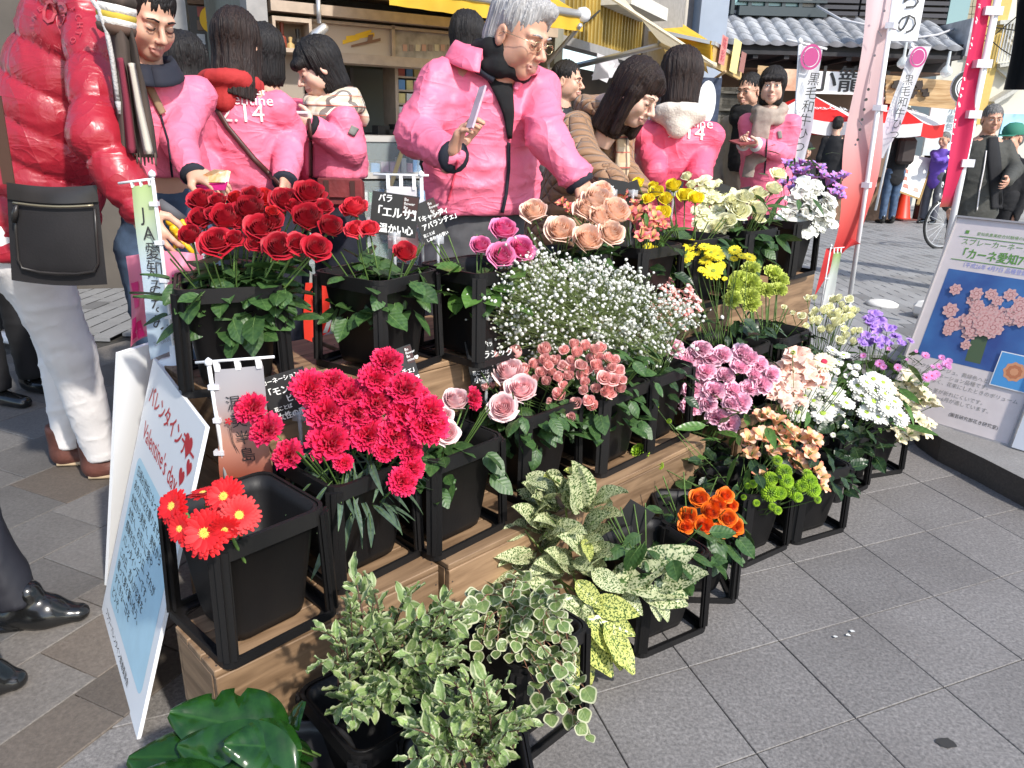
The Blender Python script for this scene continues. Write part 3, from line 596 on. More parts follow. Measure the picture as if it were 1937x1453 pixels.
# ================================================================ DISPLAY: crates, buckets, signs
du=Vector((math.cos(math.pi/4),math.sin(math.pi/4),0)); dv=Vector((-du.y,du.x,0)); Z2,Z3=.333,.667
def ST(s,t,z=0.0): return du*s+dv*t+Vector((0,0,z))
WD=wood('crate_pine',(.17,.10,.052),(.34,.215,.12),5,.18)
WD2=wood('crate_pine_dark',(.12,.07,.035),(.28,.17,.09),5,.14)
def plank_mesh(L,w,t,m,ax): # long axis = local X
    mb=MB(); mb.box((0,0,0),(L,w,t),0,bev=.0018); return mb.mesh('plank',m)
PLM={}
def plank(par,c,L,w,t,R,m):
    k=(round(L,3),round(w,3),round(t,3),m.name)
    if k not in PLM: PLM[k]=plank_mesh(L,w,t,m,0)
    link('plank',PLM[k],par,Matrix.Translation(c)@R.to_4x4())
def crate(s0,s1,t0,t1,z0,z1,label,m=WD):
    L,D,H_=s1-s0,t1-t0,z1-z0; th=.014
    root=empty('wooden_crate',ST((s0+s1)/2,(t0+t1)/2,z0),math.pi/4,label,'crate','wooden crates stacked as steps under the flower buckets')
    X=Matrix.Identity(3); n=2; hh=H_-th; ph=hh/n
    RX=Matrix(((1,0,0),(0,0,-1),(0,1,0)))       # width axis -> z
    RY=Matrix(((0,0,1),(1,0,0),(0,1,0)))        # long along y, width z, thickness x
    for k in range(n):
        z=ph*(k+.5)
        plank(root,(0,-D/2+th/2,z),L-.003,ph-.003,th,RX,m); plank(root,(0,D/2-th/2,z),L-.003,ph-.003,th,RX,m)
        for sx in (-1,1): plank(root,(sx*(L/2-th/2-.0005),0,z),D-2*th-.003,ph-.003,th,RY,m)
    k=3; w=D/k
    for j in range(k): plank(root,(0,-D/2+w*(j+.5),H_-th/2),L-.001,w-.003,th,X,m)
    nb=MB()
    for sx in (-1,1):
        for j in range(k):
            for q in (.25,.75): nb.lathe([(.0025,0),(.002,.0012)],6,0,Matrix.Translation((sx*(L/2-.010),-D/2+w*(j+q),H_-.0004)))
        for j in range(n):
            for q in (.2,.8): nb.lathe([(.0025,0),(.002,.0012)],6,0,Matrix.Translation((sx*(L/2-.010),-D/2+.0004,ph*(j+q)))@Matrix.Rotation(math.pi/2,4,'X'))
    tag(nb.obj('nail_heads',mat('rusty_nail',(.06,.045,.035),.6),root),kind='stuff')
    return root
crate(.40,.905,1.115,1.29,0,Z2,'front crate with plain pine face under the red gerbera bucket')
crate(.92,1.42,1.10,1.40,0,Z2,'pine crate under the buckets of pale pink roses in the second row')
crate(1.435,1.985,1.11,1.41,0,Z2,'pine crate whose sunlit end shows above the spotted leaves',WD)
crate(2.24,2.78,1.13,1.43,0,Z2,'pine crate under the yellow daisies and the green carnations',WD)
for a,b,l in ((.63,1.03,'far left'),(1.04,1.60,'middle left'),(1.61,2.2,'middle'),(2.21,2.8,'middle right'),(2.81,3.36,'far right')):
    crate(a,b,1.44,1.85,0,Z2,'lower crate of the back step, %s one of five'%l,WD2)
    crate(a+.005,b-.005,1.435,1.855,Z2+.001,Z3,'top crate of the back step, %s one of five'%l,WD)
# ---- bucket in its stand
def bucket_meshes():
    h=.236
    def ring(mb,a,w,z0,z1,r,m=0):
        # rounded square band: outer half side a, width w
        n=5; out=[]; 
        for q in range(4):
            cx=(a-r)*(1 if q in (0,3) else -1); cy=(a-r)*(1 if q in (0,1) else -1)
            for i in range(n):
                an=math.pi/2*(q+i/(n-1)); out.append((cx+r*math.cos(an),cy+r*math.sin(an)))
        k=len(out); f_=(a-w)/a
        v=[(x,y,z0) for x,y in out]+[(x,y,z1) for x,y in out]+[(x*f_,y*f_,z1) for x,y in out]+[(x*f_,y*f_,z0) for x,y in out]
        f=[]
        for i in range(k):
            j=(i+1)%k; f+=[(i,j,k+j,k+i),(k+i,k+j,2*k+j,2*k+i),(2*k+i,2*k+j,3*k+j,3*k+i),(3*k+i,3*k+j,j,i)]
        mb.add(v,f,m)
    pail=MB()
    def rs(a,z,r,n=5):
        o=[]
        for q in range(4):
            cx=(a-r)*(1 if q in (0,3) else -1); cy=(a-r)*(1 if q in (0,1) else -1)
            for i in range(n): an=math.pi/2*(q+i/(n-1)); o.append((cx+r*math.cos(an),cy+r*math.sin(an),z))
        return o
    lv=[(.060,.012),(.074,.012),(.078,.03),(.098,h-.022),(.1035,h-.02),(.104,h),(.099,h),(.094,h-.03),(.072,.03)]
    v=[];k=20
    for a,z in lv: v+=rs(a,z,.028)
    f=[(i*k+j,i*k+(j+1)%k,(i+1)*k+(j+1)%k,(i+1)*k+j) for i in range(len(lv)-1) for j in range(k)]
    f+=[tuple(range(k))[::-1],tuple(range((len(lv)-1)*k,len(lv)*k))]
    pail.add(v,f)
    rim=MB(); ring(rim,.1115,.006,h-.03,h+.002,.03); 
    leg=MB() # strap with a rib, at +x+y corner
    A_=Vector((.104,.104,h-.008)); B_=Vector((.110,.110,.016)); 
    leg.bar(A_,B_,.034,.006,up=(1,1,0)); leg.bar(A_+Vector((.003,.003,0)),B_+Vector((.003,.003,0)),.010,.008,up=(1,1,0))
    leg.bar(A_+Vector((-.012,.002,0)),B_+Vector((-.012,.002,0)),.006,.012,up=(1,0,0)); leg.bar(A_+Vector((.002,-.012,0)),B_+Vector((.002,-.012,0)),.012,.006,up=(1,0,0))
    base=MB(); ring(base,.1195,.004,0.0,.018,.024); ring(base,.118,.020,.0005,.006,.024)
    return [x.mesh(n,BLACK,True) for x,n in ((pail,'pail'),)]+[rim.mesh('stand_rim',BLACK),leg.mesh('leg',BLACK),base.mesh('stand_base',BLACK)]
BKM=bucket_meshes()
for p in BKM[0].polygons: p.use_smooth=True
BGRP='black plastic flower buckets in stands'
WATER=mat('bucket_water',(.01,.012,.01),.1)
def bucket(x,y,z,rot,label,sc=1.0):
    root=empty('flower_bucket',(x,y,z),math.radians(rot),label,'bucket',BGRP); root.scale=(sc,sc,sc)
    link('pail',BKM[0],root); link('stand_rim',BKM[1],root); link('stand_base',BKM[3],root)
    for k in range(4): link('leg',BKM[2],root,Matrix.Rotation(k*math.pi/2,4,'Z'))
    return Vector((x,y,z))
BK={}
def B(k,*a): BK[k]=bucket(*a)
B('gerb',-.492,1.238,Z2,48,'black bucket holding the red gerberas, front left on a crate')
B('carn',-.35,1.465,Z2,48,'black bucket full of hot pink carnations')
B('prose',-.166,1.60,Z2,47,'black bucket of pale pink roses right of the carnations')
B('crose',.035,1.865,Z2,46,'black bucket of pink roses under the small rose buds')
B('sprose',.25,2.04,Z2,46,'black bucket of small salmon spray roses')
B('gyp',.41,2.21,Z2,46,'black bucket hidden under the white gypsophila cloud')
B('mumy',.74,2.50,Z2,46,'black bucket of yellow daisies on a crate')
B('gcarn',.94,2.68,Z2,46,'black bucket of pale green carnations')
B('drose',-.653,1.683,Z3,22.6,'black bucket of dark red roses on the top step at left')
B('coral',-.34,1.837,Z3,57,'black bucket of coral roses on the top step')
B('hotp',-.10,1.965,Z3,50,'black bucket of four hot pink roses on the top step')
B('peach',.13,2.2,Z3,46,'black bucket of peach roses on the top step')
B('alsp',.39,2.44,Z3,45,'black bucket of coral alstroemeria on the top step')
B('yrose',.60,2.66,Z3,45,'black bucket of yellow roses on the top step')
B('cream',.86,2.94,Z3,45,'black bucket of cream flowers on the top step')
B('white',1.16,3.30,Z3,46,'black bucket of white flowers at the right end of the top step')
B('lilac',.60,2.36,0,47,'black bucket of lilac spray carnations standing on the pavement')
B('auc',.374,1.708,0,32,'black bucket of spotted laurel branches at the front')
B('orange',.53,1.91,0,0,'black bucket of orange roses standing square to the camera')
B('green',.735,2.13,0,35,'black bucket of lime green button flowers')
B('palst',.97,2.27,0,27,'black bucket of peach alstroemeria on the pavement')
B('wmum',1.19,2.575,0,38,'black bucket of white daisies on the pavement')
B('walst',1.40,2.76,0,20,'black bucket of cream alstroemeria, last one at right of the front row')
B('spea',1.0,2.50,0,40,'black bucket of peach sweet peas behind the front row')
B('lis',1.27,2.96,0,45,'black bucket of small cream buds behind the sweet peas')
B('stock',1.55,3.08,0,45,'black bucket of lavender stock at the right end')
B('ivy',.03,1.36,0,45,'black bucket of trailing ivy at the front')
B('pit1',-.235,1.135,0,42,'black bucket under the left pittosporum branches')
B('pit2',-.055,.955,0,8,'black bucket nearest the camera holding pittosporum')
# round pot with the monstera leaves
pp=PZ(560,1470,.16); potr=.10
pot=empty('round_pot',(pp.x,pp.y,0),0,'round black pot holding large glossy green leaves','pot')
mb=MB(); mb.lathe([(.06,0),(.085,.002),(.098,.17),(.106,.172),(.106,.188),(.099,.188),(.094,.16),(.08,.01),(.0,.01)],28,0,None,False); mb.obj('pot_wall',mat('pot_grey_black',(.03,.03,.032),.35,rnd=.1),pot,True)
# ---------------------------------------------------------------- chalk cards on clips
CARDP=mat('card_brown_label',(.05,.02,.018),.6)
GC='handwritten black price cards'
def card(tl,tr,bl_,y,lines,label,logo=True,size=1.0,y2=None):
    """card whose three corners are given as pixels at distance y"""
    a=PY(*tl,y);b=PY(*tr,y2 or y);c=PY(*bl_,y); X=(b-a);Y=(a-c); w_,h_=X.length,Y.length
    m=frame_mat(c,X,Y)
    root=empty('price_card',c,0,label,'card',GC)
    m=Matrix.Translation(-c)@m
    mb=MB(); mb.box((w_/2,h_/2,-.001),(w_,h_,.002)); mb.obj('card',CARD,root,mw=m)
    for (tx,ty,s,st) in lines: text('chalk_lettering',st,s*h_,CHALK,root,m@Matrix.Translation((tx*w_,ty*h_,.0012)),sx=.85,bold=s*h_*.03)
    if logo:
        mb=MB(); mb.add([(.66*w_,.52*h_,.0008),(.98*w_,.52*h_,.0008),(.98*w_,.97*h_,.0008),(.66*w_,.97*h_,.0008)],[(0,1,2,3)]); mb.obj('brown_label',CARDP,root,mw=m)
        text('label_lettering','Be\nflower\nBe\nmine♥',.10*h_,CHALK,root,m@Matrix.Translation((.68*w_,.87*h_,.0014)),spacing=.95)
    mb=MB(); q=m@Vector((w_*.55,-.0,0)); mb.tube([q+Vector((0,0,.012)),q-Vector((0,0,.05)),q-Vector((0,0,.2))],[.005,.004,.003],6); mb.box(q+Vector((0,0,0)),(.03,.006,.02)); mb.obj('clear_clip',glassm('clear_plastic',(.8,.82,.85),.1,.35),root,True)
    return root
card((706,361),(795,373),(698,441),1.90,[(.13,.80,.2,'バラ'),(.02,.45,.28,'「エルサ」'),(.2,.08,.24,'温かい心')],'black handwritten card between the coral roses and the grey haired man, left of two',y2=1.92)
card((788,388),(832,370),(805,464),1.98,[(.0,.55,.17,'「キャンディ'),(.12,.35,.17,'アバランチェ」'),(.05,.18,.09,'花ことば'),(.1,.05,.1,'しあわせな誓い')],'tilted black card just right of the coral rose card',y2=2.0)
card((499,716),(585,690),(520,802),1.50,[(.05,.84,.13,'カーネーション'),(.02,.58,.2,'「モントリオール'),(.42,.38,.18,'ビュー」'),(.1,.24,.11,'花ことば'),(.12,.04,.17,'女性の愛')],'black handwritten card left of the hot pink carnations',logo=False,y2=1.52)
card((728,668),(770,653),(755,735),1.62,[(.3,.30,.17,'チェ」'),(.6,.08,.14,'¥208')],'small black card sticking up behind the topmost pink carnation',y2=1.65)
card((882,647),(934,640),(892,728),1.88,[(.08,.84,.11,'スプレーバラ'),(.02,.58,.2,'「クラシック'),(.25,.38,.18,'レディス」'),(.1,.22,.11,'花ことば'),(.12,.04,.17,'小さな愛')],'black handwritten card left of the small salmon roses',logo=False)
card((1131,335),(1186,344),(1128,360),2.35,[(.0,.3,.5,'Fantasy')],'black card lettered Fantasy beside the older man\'s hand',logo=False)
card((1172,352),(1204,340),(1180,372),2.45,[(.2,.3,.3,'〜')],'black card just left of the yellow roses',logo=False)
card((1262,338),(1292,344),(1258,362),2.75,[],'black card behind the yellow roses',logo=False)
card((1352,344),(1372,352),(1350,376),2.95,[],'black card in front of the far man\'s trousers, left of two',logo=False)
card((1400,356),(1420,352),(1402,378),3.1,[],'black card behind the cream roses, right of two',logo=False)
r_=card((1158,934),(1205,962),(1150,1000),1.80,[],'blank back of a black card between the spotted leaves and the bare crate',logo=False)
# ---------------------------------------------------------------- white boards at left
BW=mat('foam_board_white',(.82,.82,.82),.5); BE=mat('board_edge_grey',(.4,.4,.38),.7); BLU=mat('print_pale_blue',(.46,.68,.78),.5,var=.03)
bl0,br0=PZ(192,1155),PZ(262,1400); tl0,tr0=PZ(287,672,.67),PZ(380,797,.67)
X=(br0-bl0)*.5+(tr0-tl0)*.5; Y=(tl0-bl0)*.5+(tr0-br0)*.5; w_,h_=X.length,Y.length
fb=empty('white_poster_board',bl0,0,'white Valentine board with pale blue panel, facing the flower display','board')
m=frame_mat((0,0,0),X,Y)
mb=MB(); mb.box((w_/2,h_/2,-.004),(w_,h_,.008),0); mb.obj('foam_board',BW,fb,mw=m)
mb=MB(); n_=8; r=.03; pts=[]
x0,x1,y0,y1=w_*.1,w_*.93,h_*.1,h_*.66
for cx,cy,a0 in ((x1-r,y0+r,-90),(x1-r,y1-r,0),(x0+r,y1-r,90),(x0+r,y0+r,180)):
    for i in range(n_): a=math.radians(a0+90*i/(n_-1)); pts.append((cx+r*math.cos(a),cy+r*math.sin(a),.0006))
mb.add(pts,[tuple(range(len(pts)))]); mb.obj('blue_panel',BLU,fb,mw=m)
RD=mat('print_red',(.55,.02,.03),.5); BK_=mat('print_black',(.03,.03,.03),.6)
text('heading_lettering','バレンタインデー',.055,RD,fb,m@Matrix.Translation((w_*.08,h_*.86,.001)),sx=1.05,bold=.001)
text('heading_lettering',"Valentine's day",.062,RD,fb,m@Matrix.Translation((w_*.10,h_*.73,.001)))
lines=['日頃お世話になっている','あの人に花を贈りませんか','女性から男性へ、男性から','女性へ、お互いに愛や','感謝を伝えあう日、それが','バレンタインデーです。','この日、恋人が花束を','贈って愛を誓い合う、','すてきな一日を','どうぞ。']
for k,s_ in enumerate(lines): text('body_lettering',s_,.030,BK_,fb,m@Matrix.Translation((w_*.14,h_*(.60-.052*k),.0012)))
text('foot_lettering','フラワーバレンタイン推進委員会',.022,BK_,fb,m@Matrix.Translation((w_*.1,h_*.035,.001)))
def heart(cx,cy,s,m_):
    v=[];n_=24
    for i in range(n_): t=2*math.pi*i/n_; v.append((cx+s*16*math.sin(t)**3/16,cy+s*(13*math.cos(t)-5*math.cos(2*t)-2*math.cos(3*t)-math.cos(4*t))/16,.001))
    mb=MB(); mb.add(v,[tuple(range(n_))]); mb.obj('heart_mark',RD,fb,mw=m_)
heart(w_*.84,h_*.90,.03,m); heart(w_*.84,h_*.80,.022,m); heart(w_*.91,h_*.85,.02,m)
a=PZ(222,668,.7); b=PZ(366,623,.7); c=PZ(200,1110,0); d=c+(b-a)
rb=empty('blank_white_board',c,0,'blank white back board standing behind the printed Valentine board','board')
mb=MB(); nn=(b-a).cross(a-c).normalized()*.005; mb.add([c-nn,d-nn,b-nn,a-nn,c+nn,d+nn,b+nn,a+nn],[(0,1,2,3),(7,6,5,4),(0,4,5,1),(1,5,6,2),(2,6,7,3),(3,7,4,0)],0,Matrix.Translation(-c)); mb.obj('foam_board',BW,rb)
# ---------------------------------------------------------------- small nobori banners
def gradmat(name,stops,axis=1,rough=.7,trans=.25):
    if name in MATS: return MATS[name]
    m,t,b=nodes(name); L=t.links.new; b.inputs['Roughness'].default_value=rough
    tc=t.nodes.new('ShaderNodeTexCoord'); sx=t.nodes.new('ShaderNodeSeparateXYZ'); L(tc.outputs['Generated'],sx.inputs[0]); r=t.nodes.new('ShaderNodeValToRGB')
    while len(r.color_ramp.elements)<len(stops): r.color_ramp.elements.new(.5)
    for e,(p,c) in zip(r.color_ramp.elements,stops): e.position=p; e.color=(*c,1)
    L(sx.outputs[axis],r.inputs[0]); L(r.outputs[0],b.inputs['Base Color'])
    tr=t.nodes.new('ShaderNodeBsdfTranslucent'); L(r.outputs[0],tr.inputs[0]); mx=t.nodes.new('ShaderNodeMixShader'); mx.inputs[0].default_value=trans
    L(b.outputs[0],mx.inputs[1]); L(tr.outputs[0],mx.inputs[2]); L(mx.outputs[0],t.nodes['Material Output'].inputs[0]); MATS[name]=m; return m
def nobori(label,y,tl,tr,bl_,br,pole_t,pole_b,cloth,group,arm=None,pr=.004,wave=.004,tabs=3,base=None,clips=2,barw=None,y2=None,rows=16,fin=True):
    y2=y2 or y
    A,Bq,Cq,Dq=PY(*tl,y),PY(*tr,y2),PY(*bl_,y),PY(*br,y2)
    P0,P1=PY(*pole_t,y),PY(*pole_b,y); root=empty('banner_flag',P1,0,label,'banner',group); T=Matrix.Translation(-P1)
    mb=MB(); mb.tube([P0,P1],pr,8)
    if fin: mb.lathe([(.1*pr,-pr),(1.6*pr,0),(1.9*pr,pr),(1.6*pr,2.2*pr),(.2*pr,3.4*pr)],10,0,Matrix.Translation(P0))
    me=mb.mesh('pole',WHITE,True); me.transform(T); link('pole',me,root)
    nrm=(Bq-A).cross(A-Cq).normalized()
    mb=MB(); mb.grid(lambda u,v:(A*(1-u)+Bq*u)*(1-v)+(Cq*(1-u)+Dq*u)*v+nrm*(wave*math.sin(v*9+u*2)*(.3+v)+wave*.6*math.sin(u*6+v*3)),8,rows,0,T)
    # generated coords: Y follows height after frame below
    cl=mb.obj('cloth',cloth,root,True)
    if arm:
        a_,b_=PY(*arm[0],y),PY(*arm[1],y2); mb=MB(); mb.tube([a_,b_],pr*.7,6); me=mb.mesh('crossbar',WHITE,True); me.transform(T); link('crossbar',me,root)
        for k in range(tabs):
            u=(k+.12)/(tabs-.4) if tabs>1 else .5; u=min(.94,.06+k*(.86/(max(1,tabs-1))))
            p=A*(1-u)+Bq*u; d_=(b_-a_).normalized(); q=a_+d_*((p-a_).dot(d_)); wd=(Bq-A).normalized()*(Bq-A).length*.055
            mb=MB(); o_=nrm*.003; mb.add([p-wd-o_-(q-p)*.25,p+wd-o_-(q-p)*.25,q+wd-o_,q-wd-o_,q-wd+o_,q+wd+o_,p+wd+o_-(q-p)*.25,p-wd+o_-(q-p)*.25],[(0,1,2,3),(3,2,5,4),(4,5,6,7)],0,T); mb.obj('cloth_tab',WHITE,root)
    for k in range(clips):
        v=(k+.5)/clips*.9; e=A*(1-v)+Cq*v if (A-P0).length<(Bq-P0).length else Bq*(1-v)+Dq*v
        d_=(P1-P0).normalized(); q=P0+d_*((e-P0).dot(d_)); mb=MB(); mb.bar(q+(q-e).normalized()*pr*1.4,e+(e-q).normalized()*pr*2,pr*3.2,pr*2.2); me=mb.mesh('clip',glassm('clip_plastic',(.8,.8,.85),.3,.8)); me.transform(T); link('clip',me,root)
    if base:
        mb=MB(); mb.lathe([(base,0),(base,.006),(base*.9,.012),(.012,.02),(.01,.05)],24,0,Matrix.Translation(P1)); me=mb.mesh('foot',WHITE,True); me.transform(T); link('foot',me,root)
    return root,T,frame_mat(Cq,Bq-A,A-Cq),A,Bq,Cq,Dq,nrm
GN='small tabletop banners on white poles'
g1=gradmat('cloth_green_blue',[(0,(.42,.52,.62)),(.55,(.5,.62,.7)),(.85,(.5,.62,.35)),(1,(.45,.6,.25))],2)
rt,T,_,A,Bq,Cq,Dq,nr=nobori('narrow green to blue banner with vertical handwriting in front of the red jacket',1.80,(249,353),(287,348),(286,680),(328,662),(288,334),(333,690),g1,GN,arm=((224,347),(292,338)),pr=.0045,base=.045,clips=4,y2=1.8)
q=frame_mat(PY(268,418,1.797),PY(300,420,1.797)-PY(268,418,1.797),PY(268,418,1.797)-PY(292,610,1.797))
text('vertical_lettering','J\nA\n愛\n知\nみ\nな\nみ',.046,BK_,rt,T@q,spacing=.95,sx=.9)
text('small_lettering','三河県民',.012,mat('ink_grey2',(.2,.2,.22),.6),rt,T@frame_mat(PY(292,655,1.795),PY(320,645,1.795)-PY(292,655,1.795),Vector((0,0,1))))
g2=gradmat('cloth_grey_red',[(0,(.45,.10,.05)),(.35,(.6,.3,.22)),(.7,(.5,.45,.45)),(1,(.48,.46,.48))],2)
rt,T,_,A,Bq,Cq,Dq,nr=nobori('grey to red banner with vertical characters standing behind the gerbera bucket',1.455,(406,699),(498,692),(417,905),(516,905),(395,690),(430,925),g2,GN,arm=((370,686),(519,675)),pr=.0045,clips=3)
q=frame_mat(PY(430,775,1.450),PY(470,770,1.450)-PY(430,775,1.450),PY(430,775,1.450)-PY(441,900,1.450))
text('vertical_lettering','渥\n美\n半\n島',.034,BK_,rt,T@q,spacing=1.15)
mb=MB()
for k in range(5): a_=2*math.pi*k/5; mb.add([(0,0,0),(.006*math.cos(a_-.5),.006*math.sin(a_-.5),0),(.009*math.cos(a_),.009*math.sin(a_),0),(.006*math.cos(a_+.5),.006*math.sin(a_+.5),0)],[(0,1,2,3)])
mb.obj('flower_mark',RD,rt,mw=T@frame_mat(PY(432,797,1.447),(1,0,0),(0,0,1)))
mb=MB(); f3=frame_mat(PY(433,805,1.447),(1,0,0),(0,-.1,1)); mb.tube([(0,0,0),(.002,-.04,0),(.012,-.08,0)],.0006,4); mb.tube([(.003,0,0),(.004,-.04,0),(.022,-.09,0)],.0006,4); mb.obj('stem_mark',BK_,rt,mw=T@f3)
g3=gradmat('cloth_white_pink',[(0,(.7,.45,.45)),(.5,(.78,.72,.72)),(1,(.8,.8,.8))],2)
nobori('white tabletop banner behind the rose card beside the grey haired man',2.02,(731,352),(788,354),(735,470),(792,472),(797,334),(800,500),g3,GN,arm=((706,330),(811,332)),pr=.0045,clips=2)
g4=gradmat('cloth_green_white',[(0,(.7,.7,.7)),(.6,(.6,.65,.6)),(1,(.3,.45,.12))],2)
rt,T,_,A,Bq,Cq,Dq,nr=nobori('small pale banner behind the right end of the top step',3.55,(1577,478),(1592,477),(1553,585),(1572,585),(1572,466),(1549,600),g4,GN,arm=((1570,470),(1597,468)),pr=.003,clips=1)
# tall street banners
GT='tall roadside banners on white poles'
g5=gradmat('cloth_pink_red',[(0,(.62,.04,.04)),(.22,(.7,.14,.12)),(.5,(.62,.42,.42)),(1,(.70,.55,.57))],2)
rt,T,_,A,Bq,Cq,Dq,nr=nobori('tall dusty pink banner turning red at its curled lower end, right of the flowers',3.9,(1641,-30),(1700,-30),(1568,480),(1632,462),(1697,-40),(1604,585),g5,GT,pr=.012,clips=3,wave=.03,base=.05,y2=3.95,rows=40)
for k,ch in enumerate(['・','ヽ','・','｜','・','ヽ','・']): 
    text('vertical_lettering',ch,.055,mat('ink_grey3',(.12,.1,.12),.6),rt,T@frame_mat(PY(1660-9*k,30+42*k,3.83),(1,0,0),(-.1,0,1)))
for k in range(6): text('dot_lettering','●',.018,BK_,rt,T@frame_mat(PY(1639-4*k,172+19*k,3.83),(1,0,0),(-.1,0,1)))
mb=MB(); mb.grid(lambda u,v:PY(1563+66*u-22*v*(1-u)-10*u*v*2,470-8*u+ (90*(1-u)+18*u)*v-30*v*u,3.9-.08*math.sin(v*2)),8,8,0,T); mb.obj('curled_end',mat('red_cloth',(.65,.04,.04),.7,trans=.25),rt,True)
g6=gradmat('cloth_crimson',[(0,(.3,.08,.05)),(.06,(.62,.02,.09)),(1,(.68,.02,.1))],2)
rt,T,_,A,Bq,Cq,Dq,nr=nobori('tall crimson banner with torn white lettering leaning at the right',5.2,(1852,-30),(1880,-30),(1775,392),(1812,392),(1893,-30),(1772,560),g6,GT,pr=.022,clips=4,wave=.02,rows=30)
R=random.Random(2)
mb=MB()
for k in range(40):
    t=R.random(); px,py=1855-80*t-2,0+385*t; p=PY(px,py,5.15); p2=PY(px+1.5,py+R.uniform(2,7),5.15); mb.add([p,p+Vector((.012*R.random()+.004,0,0)),p2+Vector((.01*R.random(),0,0)),p2],[(0,1,2,3)],0,T)
mb.obj('torn_print',WHITE,rt)
mb=MB(); c=PZ(1762,580,0.0); mb.box((0,0,.06),(.5,.36,.12),0,Matrix.Rotation(.5,3,'Z'),bev=.035); o=mb.obj('flag_base',mat('white_weight',(.75,.74,.7),.5,var=.04)); o.location=PG(1752,608); o.location+=Vector((.25,.12,0)); tag(o,'white plastic weight block of the crimson banner on the paving','base')
o2=MB(); o2.lathe([(.12,0),(.12,.02),(.09,.035),(.02,.04)],20); o2=o2.obj('flag_base',mat('white_weight',(.75,.74,.7),.5),None,True); o2.location=PG(1668,578); tag(o2,'low white banner foot on the grey paving left of the big white block','base')
g7=gradmat('cloth_white_purple',[(0,(.7,.7,.72)),(.3,(.6,.5,.58)),(.5,(.78,.78,.8)),(1,(.8,.8,.82))],2)
EM=mat('emblem_magenta',(.45,.05,.2),.5)
for k,(tl,tr,bl_,br,pt,pb_,arm,yy,lb_,em) in enumerate([
  ((1513,86),(1556,92),(1496,308),(1522,312),(1513,82),(1497,372),((1488,75),(1564,93)),9.5,'white banner with a round magenta emblem behind the girl in the beige scarf',(1534,108)),
  ((1722,88),(1762,88),(1652,295),(1674,300),(1724,90),(1656,398),None,11.8,'twisted white banner with a magenta emblem hanging before the right umbrella',(1737,108))]):
    rt,T,_,A,Bq,Cq,Dq,nr=nobori(lb_,yy,tl,tr,bl_,br,pt,pb_,g7,GT,arm=arm,pr=.018,clips=0,wave=.04,tabs=3,rows=24)
    fm=T@frame_mat(PY(*em,yy-.1),(1,0,-.08),(0,0,1)); mb=MB()
    for rr,r2 in ((.12,.095),(.085,.0)):
        n_=24; mb.add([(rr*math.cos(2*math.pi*i/n_)*1,rr*1.15*math.sin(2*math.pi*i/n_),0) for i in range(n_)]+[(max(r2,.001)*math.cos(2*math.pi*i/n_),max(r2,.001)*1.15*math.sin(2*math.pi*i/n_),0) for i in range(n_)],[(i,(i+1)%n_,n_+(i+1)%n_,n_+i) for i in range(n_)])
    mb.obj('emblem',EM,rt,mw=fm)
    text('vertical_lettering','黒\n毛\n和\n牛\nひ\nつ',.15,BK_,rt,T@frame_mat(PY(em[0]-8-(k*22),em[1]+50,yy-.1),(1,0,-.08),(.15,0,1)),spacing=1)
mb=MB(); mb.box((0,0,.05),(.42,.42,.1),0,bev=.04); mb.lathe([(.06,.1),(.04,.14),(.03,.2)],12); o=mb.obj('umbrella_base',mat('white_weight',(.75,.74,.7),.5)); o.location=PG(1655,404); tag(o,'white weight base standing left of the traffic cone','base')
mb=MB(); pbox(mb,J,1688,-40,1735,78,-1.6,.02); o=mb.obj('hanging_sign_cloth',mat('sign_cloth_white',(.82,.82,.84),.6)); tag(o,'large white hanging cloth sign with brush writing before the tiled eave','sign')
text('brush_lettering','ら\nの',.34,BK_,o,pframe(J,1700,14,-1.62)); 
# ---------------------------------------------------------------- poster at right
a=PZ(1678,772,.10); b=PZ(1908,841,.10); tl_=(PZ(1788,410,.9)+PZ(1788,410,.94))/2; X=b-a; Y=tl_-a; w_,h_=X.length,Y.length
ps=empty('framed_poster',a,0,'pale poster with a blue photo of pink carnations leaning at the kerb','poster')
m=frame_mat((0,0,0),X,Y)
mb=MB(); mb.box((w_/2,h_/2,-.004),(w_,h_,.008),0); mb.obj('poster_sheet',mat('poster_pale_pink',(.68,.60,.58),.35,var=.03,spec=.6),ps,mw=m)
mb=MB(); e=.008
for c_,d_ in (((w_/2,-e/2,0),(w_+2*e,e,.018)),((w_/2,h_+e/2,0),(w_+2*e,e,.018)),((-e/2,h_/2,0),(e,h_,.018)),((w_+e/2,h_/2,0),(e,h_,.018))): mb.box(c_,d_)
mb.obj('clear_frame',mat('frame_grey_plastic',(.35,.33,.33),.25),ps,mw=m)
GRN=mat('print_green',(.12,.28,.05),.5); BLT=mat('print_violet',(.25,.27,.6),.5); GYT=mat('print_grey',(.28,.26,.24),.6)
def ptxt(x,y,s,st,mm,**k): text('poster_lettering',st,s,mm,ps,m@Matrix.Translation((x*w_,y*h_,.001)),**k)
ptxt(.20,.925,.016,'愛知県農業総合試験場の研究成果',GRN)
ptxt(.10,.875,.030,'スプレーカーネーション',GRN); ptxt(.10,.81,.048,'「カーネ愛知7号」を開発',GRN,bold=.0012,sx=.82); ptxt(.16,.765,.024,'〔平成26年 4月7日 品種登録出願公表〕',BLT,sx=.85)
mb=MB(); 
for yy in (.91,.795): mb.box((w_*.52,h_*yy,.0008),(w_*.9,.003,.001))
mb.box((w_*.12,h_*.935,.0008),(.014,.014,.001)); mb.obj('green_rule',GRN,ps,mw=m)
